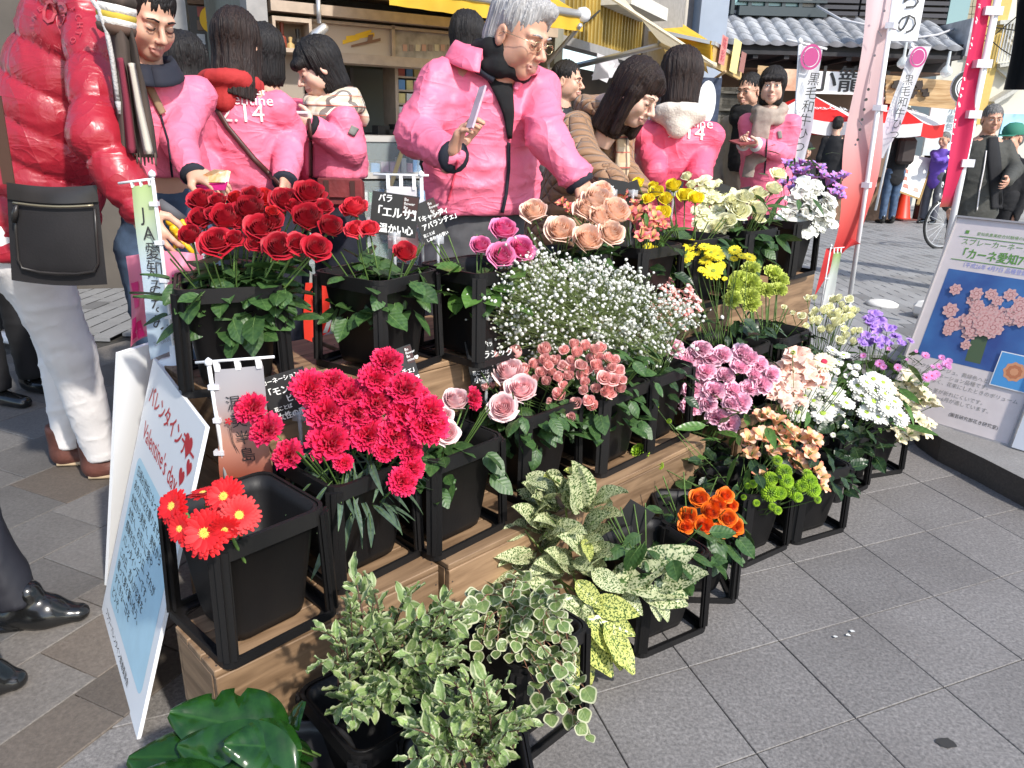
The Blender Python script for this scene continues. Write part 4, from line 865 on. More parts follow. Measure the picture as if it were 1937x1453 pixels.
for k,(yy,st) in enumerate([(.245,'ピンクからベージュ、黄緑色へと変化する'),(.215,'スプレーカーネーション品種です。'),(.185,'花数がやや多く、花束にしたときのボリューム'),(.14,'があります。茎が折れにくいです。'),(.11,'収穫は11月下旬〜6月が適しています。')]): ptxt(.06,yy,.021,st,GYT)
ptxt(.5,.05,.018,'(園芸研究部花き研究室)',BK_)
bm_=mat('photo_blue',(.035,.07,.24),.3,var=.5,scale=4,col2=(.06,.18,.42),spec=.6)
mb=MB(); x0,x1,y0,y1=.08*w_,.98*w_,.30*h_,.745*h_; mb.add([(x0,y0,.0008),(x1,y0,.0008),(x1,y1,.0008),(x0,y1,.0008)],[(0,1,2,3)]); mb.obj('blue_photo',bm_,ps,mw=m)
FP=[mat('photo_pink%d'%i,c,.35) for i,c in enumerate([(.62,.3,.28),(.68,.42,.38),(.45,.18,.17)])]; FG=mat('photo_green',(.08,.12,.06),.4)
R=random.Random(9); cx,cy=(x0+x1)/2,(y0+y1)/2+.02*h_
mb=MB(); mb.add([(cx-.03,y0+.02,.0010),(cx+.03,y0+.02,.0010),(cx+.02,cy-.02,.0010),(cx-.04,cy-.02,.0010)],[(0,1,2,3)],3)
bl=[(R.gauss(0,.068),R.gauss(0,.055)) for _ in range(60)]
for i,(dx,dy) in enumerate(bl):
    if abs(dx)>.165 or abs(dy)>.13: continue
    r=R.uniform(.018,.03)
    for l,(k_,mi) in enumerate(((1,1),(.8,0),(.62,1),(.45,2),(.3,1))):
        n_=28; mb.add([(cx+dx+r*k_*math.cos(2*math.pi*j/n_)*(1+.16*math.sin(7*2*math.pi*j/n_+l*2)+.08*R.random()),cy+dy+r*k_*math.sin(2*math.pi*j/n_)*(1+.16*math.sin(7*2*math.pi*j/n_+l*2)+.08*R.random()),.0012+.00012*i+.00003*l) for j in range(n_)],[tuple(range(n_))],mi)
mb.obj('photo_flowers',FP+[FG],ps,mw=m)
mb=MB(); x2,x3,y2_,y3=.72*w_,.985*w_,.245*h_,.40*h_; mb.add([(x2-.004,y2_-.004,.0060),(x3+.004,y2_-.004,.0060),(x3+.004,y3+.004,.0060),(x2-.004,y3+.004,.0060)],[(0,1,2,3)],0); mb.add([(x2,y2_,.0064),(x3,y2_,.0064),(x3,y3,.0064),(x2,y3,.0064)],[(0,1,2,3)],1)
for l,(rr,mi) in enumerate(((.036,2),(.026,3),(.014,2))):
    n_=18; mb.add([((x2+x3)/2+rr*(1+.15*(j%2))*math.cos(2*math.pi*j/n_),(y2_+y3)/2+rr*(1+.15*(j%2))*math.sin(2*math.pi*j/n_),.0068+.0003*l) for j in range(n_)],[tuple(range(n_))],mi)
mb.obj('inset_photo',[WHITE,mat('photo_sky_blue',(.08,.3,.6),.3),mat('photo_orange',(.65,.3,.15),.4),mat('photo_orange2',(.5,.18,.08),.4)],ps,mw=m)
# second board edge at far right
a=PZ(1914,846,.10); X2=X.normalized()*.4; mb=MB(); q=frame_mat(a,X2,Y); mb.box((.2,h_/2,0),(.4,h_,.012),0,None); o=mb.obj('display_board',mat('panel_white_blue',(.6,.62,.66),.4)); o.matrix_world=q; tag(o,'edge of a second pale board right of the carnation poster','board')
o.matrix_world=frame_mat(a+X2.normalized()*.0,X2,Y)
# ---------------------------------------------------------------- cone, umbrellas, menu board, paper scraps
cn=empty('traffic_cone',PG(1703,416),0,'orange red traffic cone standing on the grey paving','cone')
CO=mat('cone_red',(.75,.05,.02),.4,trans=.05)
mb=MB(); mb.lathe([(.17,.03),(.155,.05),(.03,.68),(.022,.7),(.0,.7)],24); mb.obj('cone_body',CO,cn,True)
mb=MB(); mb.box((0,0,.015),(.40,.40,.03),0,Matrix.Rotation(.35,3,'Z'),bev=.01); mb.obj('base_plate',mat('cone_base',(.12,.03,.02),.6),cn)
UR=mat('umbrella_red',(.75,.02,.02),.6,trans=.25); UW=mat('umbrella_white',(.82,.82,.82),.6,trans=.25); 
def umbrella(px,py,y,r,rot,label,gpx):
    ap=PY(px,py,y); root=empty('parasol',(ap.x,ap.y,gz(y)),0,label,'umbrella','red and white panelled parasols')
    T=Matrix.Translation(-root.location); hd=.42
    mb=MB(); mb.tube([(ap.x,ap.y,gz(y)+.1),ap],.022,8,cap=True); me=mb.mesh('pole',WHITE,True); me.transform(T); link('pole',me,root)
    for k in range(8):
        a0,a1=rot+k*math.pi/4,rot+(k+1)*math.pi/4
        p0=ap+Vector((r*math.cos(a0),r*math.sin(a0),-hd)); p1=ap+Vector((r*math.cos(a1),r*math.sin(a1),-hd))
        mb=MB(); mb.grid(lambda u,v:(ap*(1-v)+(p0*(1-u)+p1*u)*v)+Vector((0,0,-.05*math.sin(math.pi*v)*0-.06*v*math.sin(math.pi*u)*.6)),4,6,0,T); mm=UR if k%2 else UW
        pn=mb.obj('canopy_panel',mm,root,True)
        mb=MB(); mb.grid(lambda u,v:p0*(1-u)+p1*u+Vector((0,0,-.036*math.sin(math.pi*u)-.2*v*(1-.0*u)-(.03*v if 0 else 0)))*1.0,6,1,0,T); mb.obj('valance_flap',UW if k%2 else UR,root)
        if k%2:
            X_=(p1-p0).normalized(); mid=(p0+p1)/2; Yv=(ap-mid).normalized(); n_=X_.cross(Yv)
            if n_.dot(CAM-mid)<0: X_=-X_; 
            fm=frame_mat(mid+Yv*.30-X_*.30,X_,Yv); fm.translation+= (X_.cross(Yv))*.0
            text('canopy_lettering','Coca-Cola',.17,WHITE,root,T@fm@Matrix.Translation((0,0,.03)),sx=.9)
    for k in range(8):
        a0=rot+k*math.pi/4; mb=MB(); mb.tube([ap-Vector((0,0,.03)),ap+Vector((r*math.cos(a0),r*math.sin(a0),-hd-.02))],.008,4,0); me=mb.mesh('rib',c_alu); me.transform(T); link('rib',me,root)
    return root
umbrella(1677,182,13.6,.95,.25,'right red and white parasol above the traffic cone',0)
umbrella(1530,176,13.3,.95,.55,'left red and white parasol behind the girl in the beige scarf',0)
mbd=empty('menu_board',PG(1725,372),0,'white menu board on wooden legs between the umbrella and the purple jacket','board')
A_,B_,C_,D_=PY(1712,291,13.6),PY(1764,300,13.6),PY(1700,362,13.2),PY(1738,376,13.2)
mb=MB(); mb.quad(C_,D_,B_,A_); mb.quad(C_+Vector((0,.03,0)),A_+Vector((0,.03,0)),B_+Vector((0,.03,0)),D_+Vector((0,.03,0))); part(mb,'board_sheet',mat('menu_white',(.7,.72,.7),.5,var=.06,scale=6),mbd)
mb=MB(); mb.bar(B_,D_-Vector((0,0,.1)),.04); mb.bar(A_,C_-Vector((0,0,.1)),.04); mb.bar(C_,D_,.03); part(mb,'board_frame',mat('menu_wood',(.4,.26,.1),.6),mbd)
fm=frame_mat(C_,D_-C_,A_-C_)
for k in range(6):
    mb=MB(); mb.add([(.05+.2*(k%2),.1+.14*(k//2),.01),(.16+.2*(k%2),.1+.14*(k//2),.01),(.14+.2*(k%2),.18+.14*(k//2),.01),(.06+.2*(k%2),.18+.14*(k//2),.01)],[(0,1,2,3)]); mb.obj('menu_photo',mat('menu_food%d'%(k%2),[(.45,.12,.08),(.35,.25,.2)][k%2],.5),mbd,mw=Matrix.Translation(-mbd.location)@fm)
for k,(px,py,s) in enumerate([(1580,1206,.007),(1612,1196,.010),(1604,1203,.007),(1488,1010,.013),(1385,1075,.008)]):
    mb=MB(); R=random.Random(k); mb.add([(s*math.cos(a)*R.uniform(.5,1),s*math.sin(a)*R.uniform(.4,.9),.002+.003*R.random()) for a in np.linspace(0,5.3,6)],[tuple(range(6))])
    o=mb.obj('fallen_scrap',mat('scrap_white',(.7,.7,.66),.7) if k<3 else mat('scrap_leaf',(.35,.42,.15),.6)); o.location=PZ(px,py,0.003); tag(o,['left tiny white scrap on the granite slabs','largest white petal scrap on the granite slabs','middle white petal scrap on the granite slabs','small yellow green leaf fallen on the slabs right of the buckets','tiny leaf scrap on the slabs beside the orange rose bucket'][k],'scrap')
mb=MB(); n_=18; R=random.Random(4); mb.add([(.021*math.cos(2*math.pi*i/n_)*R.uniform(.8,1.15),.016*math.sin(2*math.pi*i/n_)*R.uniform(.8,1.15),0) for i in range(n_)],[tuple(range(n_))]); o=mb.obj('dark_stain',mat('gum_dark',(.03,.028,.026),.8)); o.location=PZ(1790,1405,.0025); tag(o,kind='stuff'); tag(o,'dark gum stain on the granite slab at lower right','stain')
# bicycle wheel behind the poster
bw_=empty('bicycle',PG(1775,470),0,'bicycle mostly hidden behind the carnation poster, its wheel showing','bicycle')
rad=.32; cpt=PG(1777,470)+Vector((.0,0,rad)); T=Matrix.Translation(-bw_.location); wx=Vector((.95,.3,0)).normalized()
def circ(r,n=40): return [cpt+wx*(r*math.cos(2*math.pi*i/n))+Vector((0,0,r*math.sin(2*math.pi*i/n))) for i in range(n+1)]
for nm,r,tr,mm in (('tyre',rad,.016,mat('tyre_black',(.015,.015,.015),.7)),('rim',rad-.025,.009,c_alu)):
    mb=MB(); mb.tube(circ(r),tr,6,cap=False); me=mb.mesh(nm,mm,True); me.transform(T); link(nm,me,bw_)
mb=MB(); 
for k in range(18): a=2*math.pi*k/18; mb.tube([cpt,cpt+wx*((rad-.03)*math.cos(a))+Vector((0,0,(rad-.03)*math.sin(a)))],.002,3,cap=False)
me=mb.mesh('spokes',c_alu); me.transform(T); tag(link('spokes',me,bw_),kind='stuff')
mb=MB(); f2=cpt+wx*1.0; mb.tube([cpt,cpt+wx*.15+Vector((0,0,.42)),cpt+wx*.2+Vector((0,0,.6))],.016,6); mb.tube([cpt+wx*.15+Vector((0,0,.42)),cpt+wx*.6+Vector((0,0,-.03)),f2],.015,6); mb.tube([cpt+wx*.6+Vector((0,0,-.03)),cpt+wx*.7+Vector((0,0,.5))],.015,6); me=mb.mesh('bicycle_frame',mat('bike_silver',(.4,.4,.42),.3,metal=.5),True); me.transform(T); link('bicycle_frame',me,bw_)
# black cloth hanging at the top right corner
mb=MB(); mb.grid(lambda u,v:PY(1925+60*u-28*v*(1-u*.3)+6*math.sin(v*3),-20+190*v-30*v*u*0,1.9+.03*math.sin(u*7)),6,10); 
mb.grid(lambda u,v:PY(1925+60*u-28*v*(1-u*.3)+6*math.sin(v*3),-20+190*v,1.98),6,10)
o=mb.obj('black_cloth',mat('black_fabric',(.008,.008,.009),.9),None,True); tag(o,'black cloth corner hanging into view at the upper right edge','cloth')
# stroller and pink bag behind the banner at left
sg=empty('stroller',PY(420,640,2.25),0,'folded stroller with grey foam handle and red seat behind the rose buckets','stroller'); T=Matrix.Translation(-sg.location)
def spart(mb,n,m_,sm=True): me=mb.mesh(n,m_,sm); me.transform(T); return link(n,me,sg)
mb=MB(); mb.tube([PY(300,385,2.05),PY(322,400,2.05),PY(345,418,2.08)],.016,10); spart(mb,'foam_handle',mat('foam_grey',(.10,.10,.11),.8))
mb=MB(); 
for k in range(4): mb.lathe([(.003,-.012),(.013,-.006),(.013,.006),(.003,.012)],10,0,aim(PY(322+7*k,420+13*k,2.06),(1,.3,.4)))
mb.tube([PY(340,412,2.07),PY(352,428,2.06),PY(340,444,2.06),PY(352,462,2.06),PY(366,480,2.06)],.008,6); mb.tube([PY(352,425,2.07),PY(327,440,2.05),PY(333,470,2.05)],.008,6); spart(mb,'yellow_hook',mat('hook_yellow',(.8,.5,.02),.4))
mb=MB(); mb.tube([PY(345,418,2.08),PY(420,560,2.2),PY(520,700,2.4)],.011,6); mb.tube([PY(660,600,2.5),PY(600,700,2.35)],.009,6); spart(mb,'frame_tube',c_alu)
RS=mat('stroller_red',(.7,.04,.02),.7)
mb=MB(); mb.grid(lambda u,v:PY(578+62*u-4*math.sin(v*3),535+125*v,2.35+.05*math.sin(u*3)),6,6); spart(mb,'seat_fabric',RS)
mb=MB(); mb.tube([PY(590,655,2.3),PY(628,630,2.3),PY(640,560,2.32)],.01,4); mb.grid(lambda u,v:PY(610+14*math.sin(v*3.1)+8*u,520+110*v,2.3),2,10); spart(mb,'grey_strap',mat('strap_grey',(.3,.3,.3),.7))
PK=mat('bag_pink',(.85,.30,.42),.5,trans=.3,var=.1,scale=4); MG=mat('bag_magenta',(.75,.02,.18),.5)
bg_=empty('pink_bag',PY(320,640,1.95),0,'pink plastic shopping bag with magenta print hanging behind the small banner','bag'); T=Matrix.Translation(-bg_.location)
mb=MB(); 
def bagp(u,v,s): px=238+145*u+ (8-30*u)*v+6*math.sin(u*9+v*3); py=485+ (172-42*u)*v-10*math.sin(u*3); return PY(px,py,1.98+s*.07*math.sin(math.pi*u)*math.sin(math.pi*min(1,v+.1))+.012*math.sin(u*14+v*5))
mb.grid(lambda u,v:bagp(u,v,-1),16,14,0,T); mb.grid(lambda u,v:bagp(u,v,1),16,14,0,T); mb.obj('bag_body',PK,bg_,True)
for k,(u0,v0,du_,dv_) in enumerate([(.02,.3,.10,.3),(.02,.7,.1,.25),(.14,.78,.1,.2),(.3,.75,.08,.2),(.62,.3,.06,.3),(.7,.62,.05,.1)]):
    mb=MB(); mb.grid(lambda u,v:bagp(u0+du_*u+.05*v,v0+dv_*v,-1)-Vector((0,.003,0)),3,4,0,T); mb.obj('magenta_print',MG,bg_,True)
# ================================================================ FLOWERS
FR=random.Random(21)
def vn(p): return Vector(p)
def rose_mesh(name,m,seed,layers=8,n0=3,R=.5,H=.62,openn=1.0,calyx=True):
    """unit rose: diameter about 1, centre at the origin, opening along +Z; cupped petals spiral inwards"""
    r=random.Random(seed); mb=MB(); a0=0
    for L in range(layers):
        t=(L+.3)/(layers-1+.3); np_=2 if L<2 else (3 if L<5 else (4 if L<7 else 5))
        Rt=.035+(R-.05)*t**1.05; top=.36+(H-.62)*.8-.27*t**2.2; bot=-.30+.02*L/layers; half=math.pi/np_*(1.25 if L>1 else 1.7)
        for k in range(np_):
            a=a0+2*math.pi*k/np_+r.uniform(-.12,.12); tw=r.uniform(-.03,.03); cu=(.02+.13*max(0,t-.35)*openn)*r.uniform(.6,1.4); pk=r.uniform(.03,.08)
            def fn(u,v,a=a,tw=tw,cu=cu,t=t,Rt=Rt,top=top,bot=bot,half=half,pk=pk):
                uu=u*2-1; rad=Rt*min(1,math.sin(min(1.57,v*1.9+.25)))*(.98+.02*v); rad*=1+.10*uu*(1 if t<.9 else .6)
                z=bot+(top+tw-bot)*v-(.10+.10*t)*abs(uu)**2.6*v
                e=max(0,(v-.68)/.32); rad+=cu*e**1.5*(1-.3*abs(uu)); z-=cu*.75*e*e; z+=pk*t*e*(1-abs(uu))**2; rad+=pk*.6*t*e*(1-abs(uu))**2
                rad+=.010*math.sin(uu*6+a*3)*e
                an=a+uu*half*(.45+.55*min(1,v*1.5+.15))
                return (rad*math.cos(an),rad*math.sin(an),z)
            mb.grid(fn,7,6)
        a0+=2.4
    if calyx:
        mb.lathe([(.03,-.44),(.11,-.38),(.17,-.29),(.12,-.2)],8,1,None,False)
        for k in range(5):
            a=2*math.pi*k/5; mb.grid(lambda u,v:((.14+.22*v)*math.cos(a+(u-.5)*.5*(1-v)),(.14+.22*v)*math.sin(a+(u-.5)*.5*(1-v)),-.30+.02*v-.16*v*v),1,3,1)
    me=mb.mesh(name,[m,GREENST],True); return me
def carnation_mesh(name,m,seed,fine=True):
    r=random.Random(seed); mb=MB()
    for L in range(6):
        t=L/5; n_=4+L; 
        for k in range(n_):
            a=2*math.pi*k/n_+r.random(); tilt=math.radians(80-62*t+r.uniform(-10,10)) ; ln=.46*(.72+.28*t)*r.uniform(.85,1.1); wd=.33; ph=r.random()*6
            def fn(u,v,a=a,tilt=tilt,ln=ln,wd=wd,ph=ph):
                uu=u*2-1; fr=(1+.11*(1 if int(u*10+.5)%2 else -1)*(v>.9))
                s=ln*v*fr*(1-.10*uu*uu); w_=wd*uu*(.25+.75*v); ruf=.055*v*math.sin(uu*7+ph)+.03*v*math.sin(uu*15+ph*2)
                x=s*math.cos(tilt)-ruf*math.sin(tilt); z=s*math.sin(tilt)+ruf*math.cos(tilt)-.16
                return (x*math.cos(a)-w_*math.sin(a),x*math.sin(a)+w_*math.cos(a),z)
            mb.grid(fn,10 if fine else 6,3 if fine else 2)
    mb.lathe([(.04,-.5),(.09,-.45),(.10,-.2),(.14,-.12)],8,1,None,False)
    return mb.mesh(name,[m,GREENST],True)
def daisy_mesh(name,mp,mc,seed,np_=22,rows=2,pw=.085,cr=.14,pl=.5,dome=.5,mr=None,tilt=.12,ring=False):
    r=random.Random(seed); mb=MB()
    for row in range(rows):
        for k in range(np_):
            a=2*math.pi*(k+.5*row)/np_+r.uniform(-.06,.06); ln=pl*(1-.14*row)*r.uniform(.93,1.04); z0=.02*row; tl=tilt+.16*row+r.uniform(-.08,.08)
            def fn(u,v,a=a,ln=ln,z0=z0,tl=tl):
                uu=u*2-1; w_=pw*uu*math.sin(math.pi*(.12+.80*v))**.7; s=cr*.6+(ln-cr*.6)*v; z=z0+math.sin(tl)*s-.10*v*v*ln - .25*abs(uu)*pw*.6
                return (s*math.cos(a)-w_*math.sin(a),s*math.sin(a)+w_*math.cos(a),z)
            mb.grid(fn,2,4,0)
    for rr,zz,mi in (((cr,.0,1),) ):
        prof=[(cr,.01),(cr*.92,.05*dome*2),(cr*.6,.09*dome*2),(cr*.25,.075*dome*2),(.001,.07*dome*2)]
        mb.lathe(prof,14,1,None,False)
    if ring:
        for k in range(34):
            a=2*math.pi*k/34; q=cr*(1.12+.1*(k%2)); mb.tube([(q*.8*math.cos(a),q*.8*math.sin(a),.03),(q*math.cos(a),q*math.sin(a),.085)],[.012,.009],4,2)
        for k in range(40):
            a=k*2.4; q=cr*.85*math.sqrt(k/40); mb.tube([(q*math.cos(a),q*math.sin(a),.05),(q*math.cos(a)*1.03,q*math.sin(a)*1.03,.105)],[.012,.008],4,2 if k%3 else 1)
    mb.lathe([(.02,-.16),(.05,-.13),(cr*.9,-.03),(cr*.95,.0)],8,3,None,False)
    return mb.mesh(name,[mp,mc,mr or mc,GREENST],True)
def alstro_mesh(name,m,mi_,seed):
    r=random.Random(seed); mb=MB()
    for k in range(6):
        a=2*math.pi*k/6+r.uniform(-.1,.1); inner=k%2; wd=.16 if inner else .24; ln=.62 if inner else .56
        def fn(u,v,a=a,wd=wd,ln=ln):
            uu=u*2-1; w_=wd*uu*math.sin(math.pi*(.06+.86*v))**.8; rad=.03+ln*.75*v**1.5; z=-.36+ln*1.15*v-.22*max(0,v-.6)/.4*v+.05*abs(uu)
            return (rad*math.cos(a)-w_*math.sin(a),rad*math.sin(a)+w_*math.cos(a),z)
        mb.grid(fn,4,5,1 if inner else 0)
    for k in range(4): a=2*math.pi*k/4; mb.tube([(0,0,-.3),(.05*math.cos(a),.05*math.sin(a),.12)],[.012,.02],4,2)
    mb.lathe([(.02,-.5),(.05,-.42),(.04,-.34)],6,2,None,False)
    return mb.mesh(name,[m,mi_,GREENST],True)
def ruffle_mesh(name,m,seed,n_=7,R=.5):
    r=random.Random(seed); mb=MB()
    for k in range(n_):
        a=2*math.pi*k/n_*1.0+r.uniform(-.3,.3); inner=k>=n_-3; tilt=r.uniform(.3,.6)+(.6 if inner else 0); ln=R*(.7 if inner else 1)*r.uniform(.85,1.1); ph=r.random()*6
        def fn(u,v,a=a,tilt=tilt,ln=ln,ph=ph):
            uu=u*2-1; s=ln*v*(1-.25*uu*uu); w_=.36*uu*v**.6; ruf=.06*v*math.sin(uu*5+ph)
            x=s*math.cos(tilt)-ruf; z=s*math.sin(tilt)+ruf-.12-.1*v*v
            return (x*math.cos(a)-w_*math.sin(a),x*math.sin(a)+w_*math.cos(a),z)
        mb.grid(fn,5,4)
    return mb.mesh(name,[m,GREENST],True)
def pompon_mesh(name,m,m2,seed):
    mb=MB(); r=random.Random(seed); n_=90
    for k in range(n_):
        z=1-1.35*(k+.5)/n_; a=k*2.399; q=math.sqrt(max(0,1-z*z)); d=Vector((q*math.cos(a),q*math.sin(a),z)); t=d.cross(Vector((0,0,1))); t=t.normalized() if t.length>.01 else Vector((1,0,0))
        ln=.47 if z<.75 else .36; w_=.05; b=d*(ln*.55); tip=d*ln+Vector((0,0,.03)); up=d.cross(t)*.04
        mb.add([b-t*w_*.6,b+t*w_*.6,tip+t*w_,tip-t*w_,tip*1.02+up],[(0,1,2,3),(3,2,4)],1 if z>.7 else 0)
    mb.lathe([(.02,-.3),(.1,-.24),(.25,-.12),(.1,0)],8,2,None,False)
    return mb.mesh(name,[m,m2,GREENST],False)
def leaf_fn(w_,fold=.18,droop=.25,wav=0.0,tip=1.0,serr=0):
    def fn(u,v):
        uu=u*2-1; prof=math.sin(math.pi*min(1,v**.8*.96+.02))**.75*(1-.25*max(0,v-.6)*tip)
        if serr: prof*=1+serr*(1 if (int(v*12)%2) else -1)*abs(uu)**4
        x=w_*uu*prof; z=fold*abs(uu)*w_-droop*v*v+wav*math.sin(v*14+3*uu)*abs(uu)*w_
        return (x,v,z)
    return fn
def leaf_mesh(name,m,w_,nu=4,nv=8,**k):
    mb=MB(); mb.grid(leaf_fn(w_,**k),nu,nv); mb.tube([(0,-.12,0),(0,0,0),(0,.5,-.02)],[.012,.012,.006],4,1); return mb.mesh(name,[m,GREENST],True)
def leafmat(name,c1,c2,vein=(.12,.2,.06),rough=.35,trans=.18,rnd=.2,scale=6,vs=.5,spot=None):
    m,t,b=nodes(name); L=t.links.new; b.inputs['Roughness'].default_value=rough
    tc=t.nodes.new('ShaderNodeTexCoord'); n=t.nodes.new('ShaderNodeTexNoise'); n.inputs['Scale'].default_value=scale; n.inputs['Detail'].default_value=4
    oi=t.nodes.new('ShaderNodeObjectInfo'); ad=t.nodes.new('ShaderNodeVectorMath'); L(tc.outputs['Object'],ad.inputs[0]); ml=t.nodes.new('ShaderNodeMath'); ml.operation='MULTIPLY'; ml.inputs[1].default_value=50; L(oi.outputs['Random'],ml.inputs[0]); L(ml.outputs[0],ad.inputs[1]); L(ad.outputs[0],n.inputs[0])
    r=t.nodes.new('ShaderNodeValToRGB'); e=r.color_ramp.elements; e[0].color=(*c1,1); e[1].color=(*c2,1)
    if spot: e[0].position=spot-.035; e[1].position=spot+.035
    else: e[0].position=.35; e[1].position=.65
    L(n.outputs[0],r.inputs[0])
    sx=t.nodes.new('ShaderNodeSeparateXYZ'); L(tc.outputs['Object'],sx.inputs[0]); ab=t.nodes.new('ShaderNodeMath'); ab.operation='ABSOLUTE'; L(sx.outputs[0],ab.inputs[0])
    mr=t.nodes.new('ShaderNodeMapRange'); mr.inputs[1].default_value=0.004; mr.inputs[2].default_value=.018; mr.inputs[3].default_value=vs; mr.inputs[4].default_value=0; L(ab.outputs[0],mr.inputs[0])
    mx=t.nodes.new('ShaderNodeMixRGB'); L(mr.outputs[0],mx.inputs[0]); L(r.outputs[0],mx.inputs[1]); mx.inputs[2].default_value=(*vein,1)
    hs=t.nodes.new('ShaderNodeHueSaturation'); m2=t.nodes.new('ShaderNodeMapRange'); m2.inputs[3].default_value=1-rnd; m2.inputs[4].default_value=1+rnd; L(oi.outputs['Random'],m2.inputs[0]); L(m2.outputs[0],hs.inputs['Value']); L(mx.outputs[0],hs.inputs['Color'])
    L(hs.outputs[0],b.inputs['Base Color']); tr=t.nodes.new('ShaderNodeBsdfTranslucent'); L(hs.outputs[0],tr.inputs[0]); ms_=t.nodes.new('ShaderNodeMixShader'); ms_.inputs[0].default_value=trans
    L(b.outputs[0],ms_.inputs[1]); L(tr.outputs[0],ms_.inputs[2]); L(ms_.outputs[0],t.nodes['Material Output'].inputs[0])
    wv=t.nodes.new('ShaderNodeTexWave'); wv.bands_direction='DIAGONAL'; wv.inputs['Scale'].default_value=2.6; wv.inputs['Distortion'].default_value=.5
    ab2=t.nodes.new('ShaderNodeCombineXYZ'); L(ab.outputs[0],ab2.inputs[0]); ng=t.nodes.new('ShaderNodeMath'); ng.operation='MULTIPLY'; ng.inputs[1].default_value=-1.5; L(sx.outputs[1],ng.inputs[0]); L(ng.outputs[0],ab2.inputs[1]); L(ab2.outputs[0],wv.inputs[0])
    bp=t.nodes.new('ShaderNodeBump'); bp.inputs['Strength'].default_value=.10; bp.inputs['Distance'].default_value=.012; L(wv.outputs[0],bp.inputs['Height']); L(bp.outputs[0],b.inputs['Normal'])
    MATS[name]=m; return m
LM_ROSE=leafmat('rose_leaf',(.030,.075,.020),(.060,.125,.032),rough=.45); LM_LIGHT=leafmat('light_leaf',(.06,.14,.025),(.10,.2,.04)); LM_BLUE=leafmat('carnation_leaf',(.06,.1,.07),(.10,.15,.10),rough=.5)
LM_GLOSS=leafmat('monstera_leaf',(.008,.040,.006),(.018,.075,.010),rough=.2,trans=.12,rnd=.35,vein=(.03,.10,.015),vs=.6); LM_DK=leafmat('dark_foliage',(.014,.035,.012),(.03,.06,.02))
LM_AUC=leafmat('spotted_leaf',(.07,.13,.035),(.60,.62,.36),rough=.25,trans=.2,rnd=.08,scale=26,spot=.47,vs=.15,vein=(.3,.4,.1)); LM_AUCY=leafmat('spotted_leaf_yellow',(.06,.11,.02),(.58,.60,.17),rough=.25,trans=.2,rnd=.08,scale=26,spot=.47,vs=.15)
LEAF={'rose':[leaf_mesh('leaf',LM_ROSE,.33,droop=.1+.12*k,fold=.2-.2*k,serr=.05) for k in range(3)],
 'light':[leaf_mesh('leaf',LM_LIGHT,.33,droop=.15*k,serr=.03) for k in range(2)],
 'lance':[leaf_mesh('leaf',LM_ROSE,.13,droop=.15+.2*k,nu=2) for k in range(2)],
 'lancel':[leaf_mesh('leaf',LM_LIGHT,.15,droop=.15+.2*k,nu=2) for k in range(2)],
 'blue':[leaf_mesh('leaf',LM_BLUE,.07,droop=.2+.3*k,nu=2) for k in range(2)],
 'dark':[leaf_mesh('leaf',LM_DK,.30,droop=.1+.15*k,wav=.12) for k in range(2)],
 'auc':[leaf_mesh('leaf',LM_AUC,.26,nv=9,droop=.12+.12*k,fold=.25,wav=.05) for k in range(3)],
 'aucy':[leaf_mesh('leaf',LM_AUCY,.26,nv=9,droop=.12+.12*k,fold=.25,wav=.05) for k in range(2)]}
def put_leaf(par,kind,base,tip,parinv=None,roll=0.0,name='leaf',wscale=1.0,upv=(0,0,1)):
    base=Vector(base);tip=Vector(tip); d=tip-base; L=d.length
    if L<1e-5: return
    y=d.normalized(); up=Vector(upv) if abs(y.z)<.9 else Vector((0,-1,0)); x=y.cross(up).normalized(); z=x.cross(y); 
    q=Matrix((x,y,z)).transposed().to_4x4()@Matrix.Rotation(roll,4,'Y')@Matrix.Diagonal((L*wscale,L,L,1)); q.translation=base-par.location
    return link(name,FR.choice(LEAF[kind]),par,q)
# ---- labels that say which one
ORD=['leftmost','second from the left','third from the left','fourth from the left','fifth from the left','sixth from the left','seventh from the left','eighth from the left','ninth from the left']
def row_labels(hs,nrow):
    idx=sorted(range(len(hs)),key=lambda i:hs[i][1]); n=len(hs); out={}
    per=math.ceil(n/nrow); names={1:[''],2:['upper','lower'],3:['top','middle','bottom'],4:['top','upper middle','lower middle','bottom']}[nrow]
    for r in range(nrow):
        row=sorted(idx[r*per:(r+1)*per],key=lambda i:hs[i][0])
        for k,i in enumerate(row):
            pos=ORD[k] if k<len(row)-1 or len(row)==1 else 'rightmost'
            if len(row)==1: pos='the only one'
            out[i]=(pos+(' in the %s row'%names[r] if names[r] else ''))
    return out
def stem_curve(root_pt,head,sag=.0):
    mid=(root_pt*.45+head*.55)+Vector((0,0,-.02))+ (head-root_pt).to_2d().to_3d()*(-.12); return [root_pt,(root_pt+mid)/2,mid,(mid+head)/2+Vector((0,0,-.004)),head]
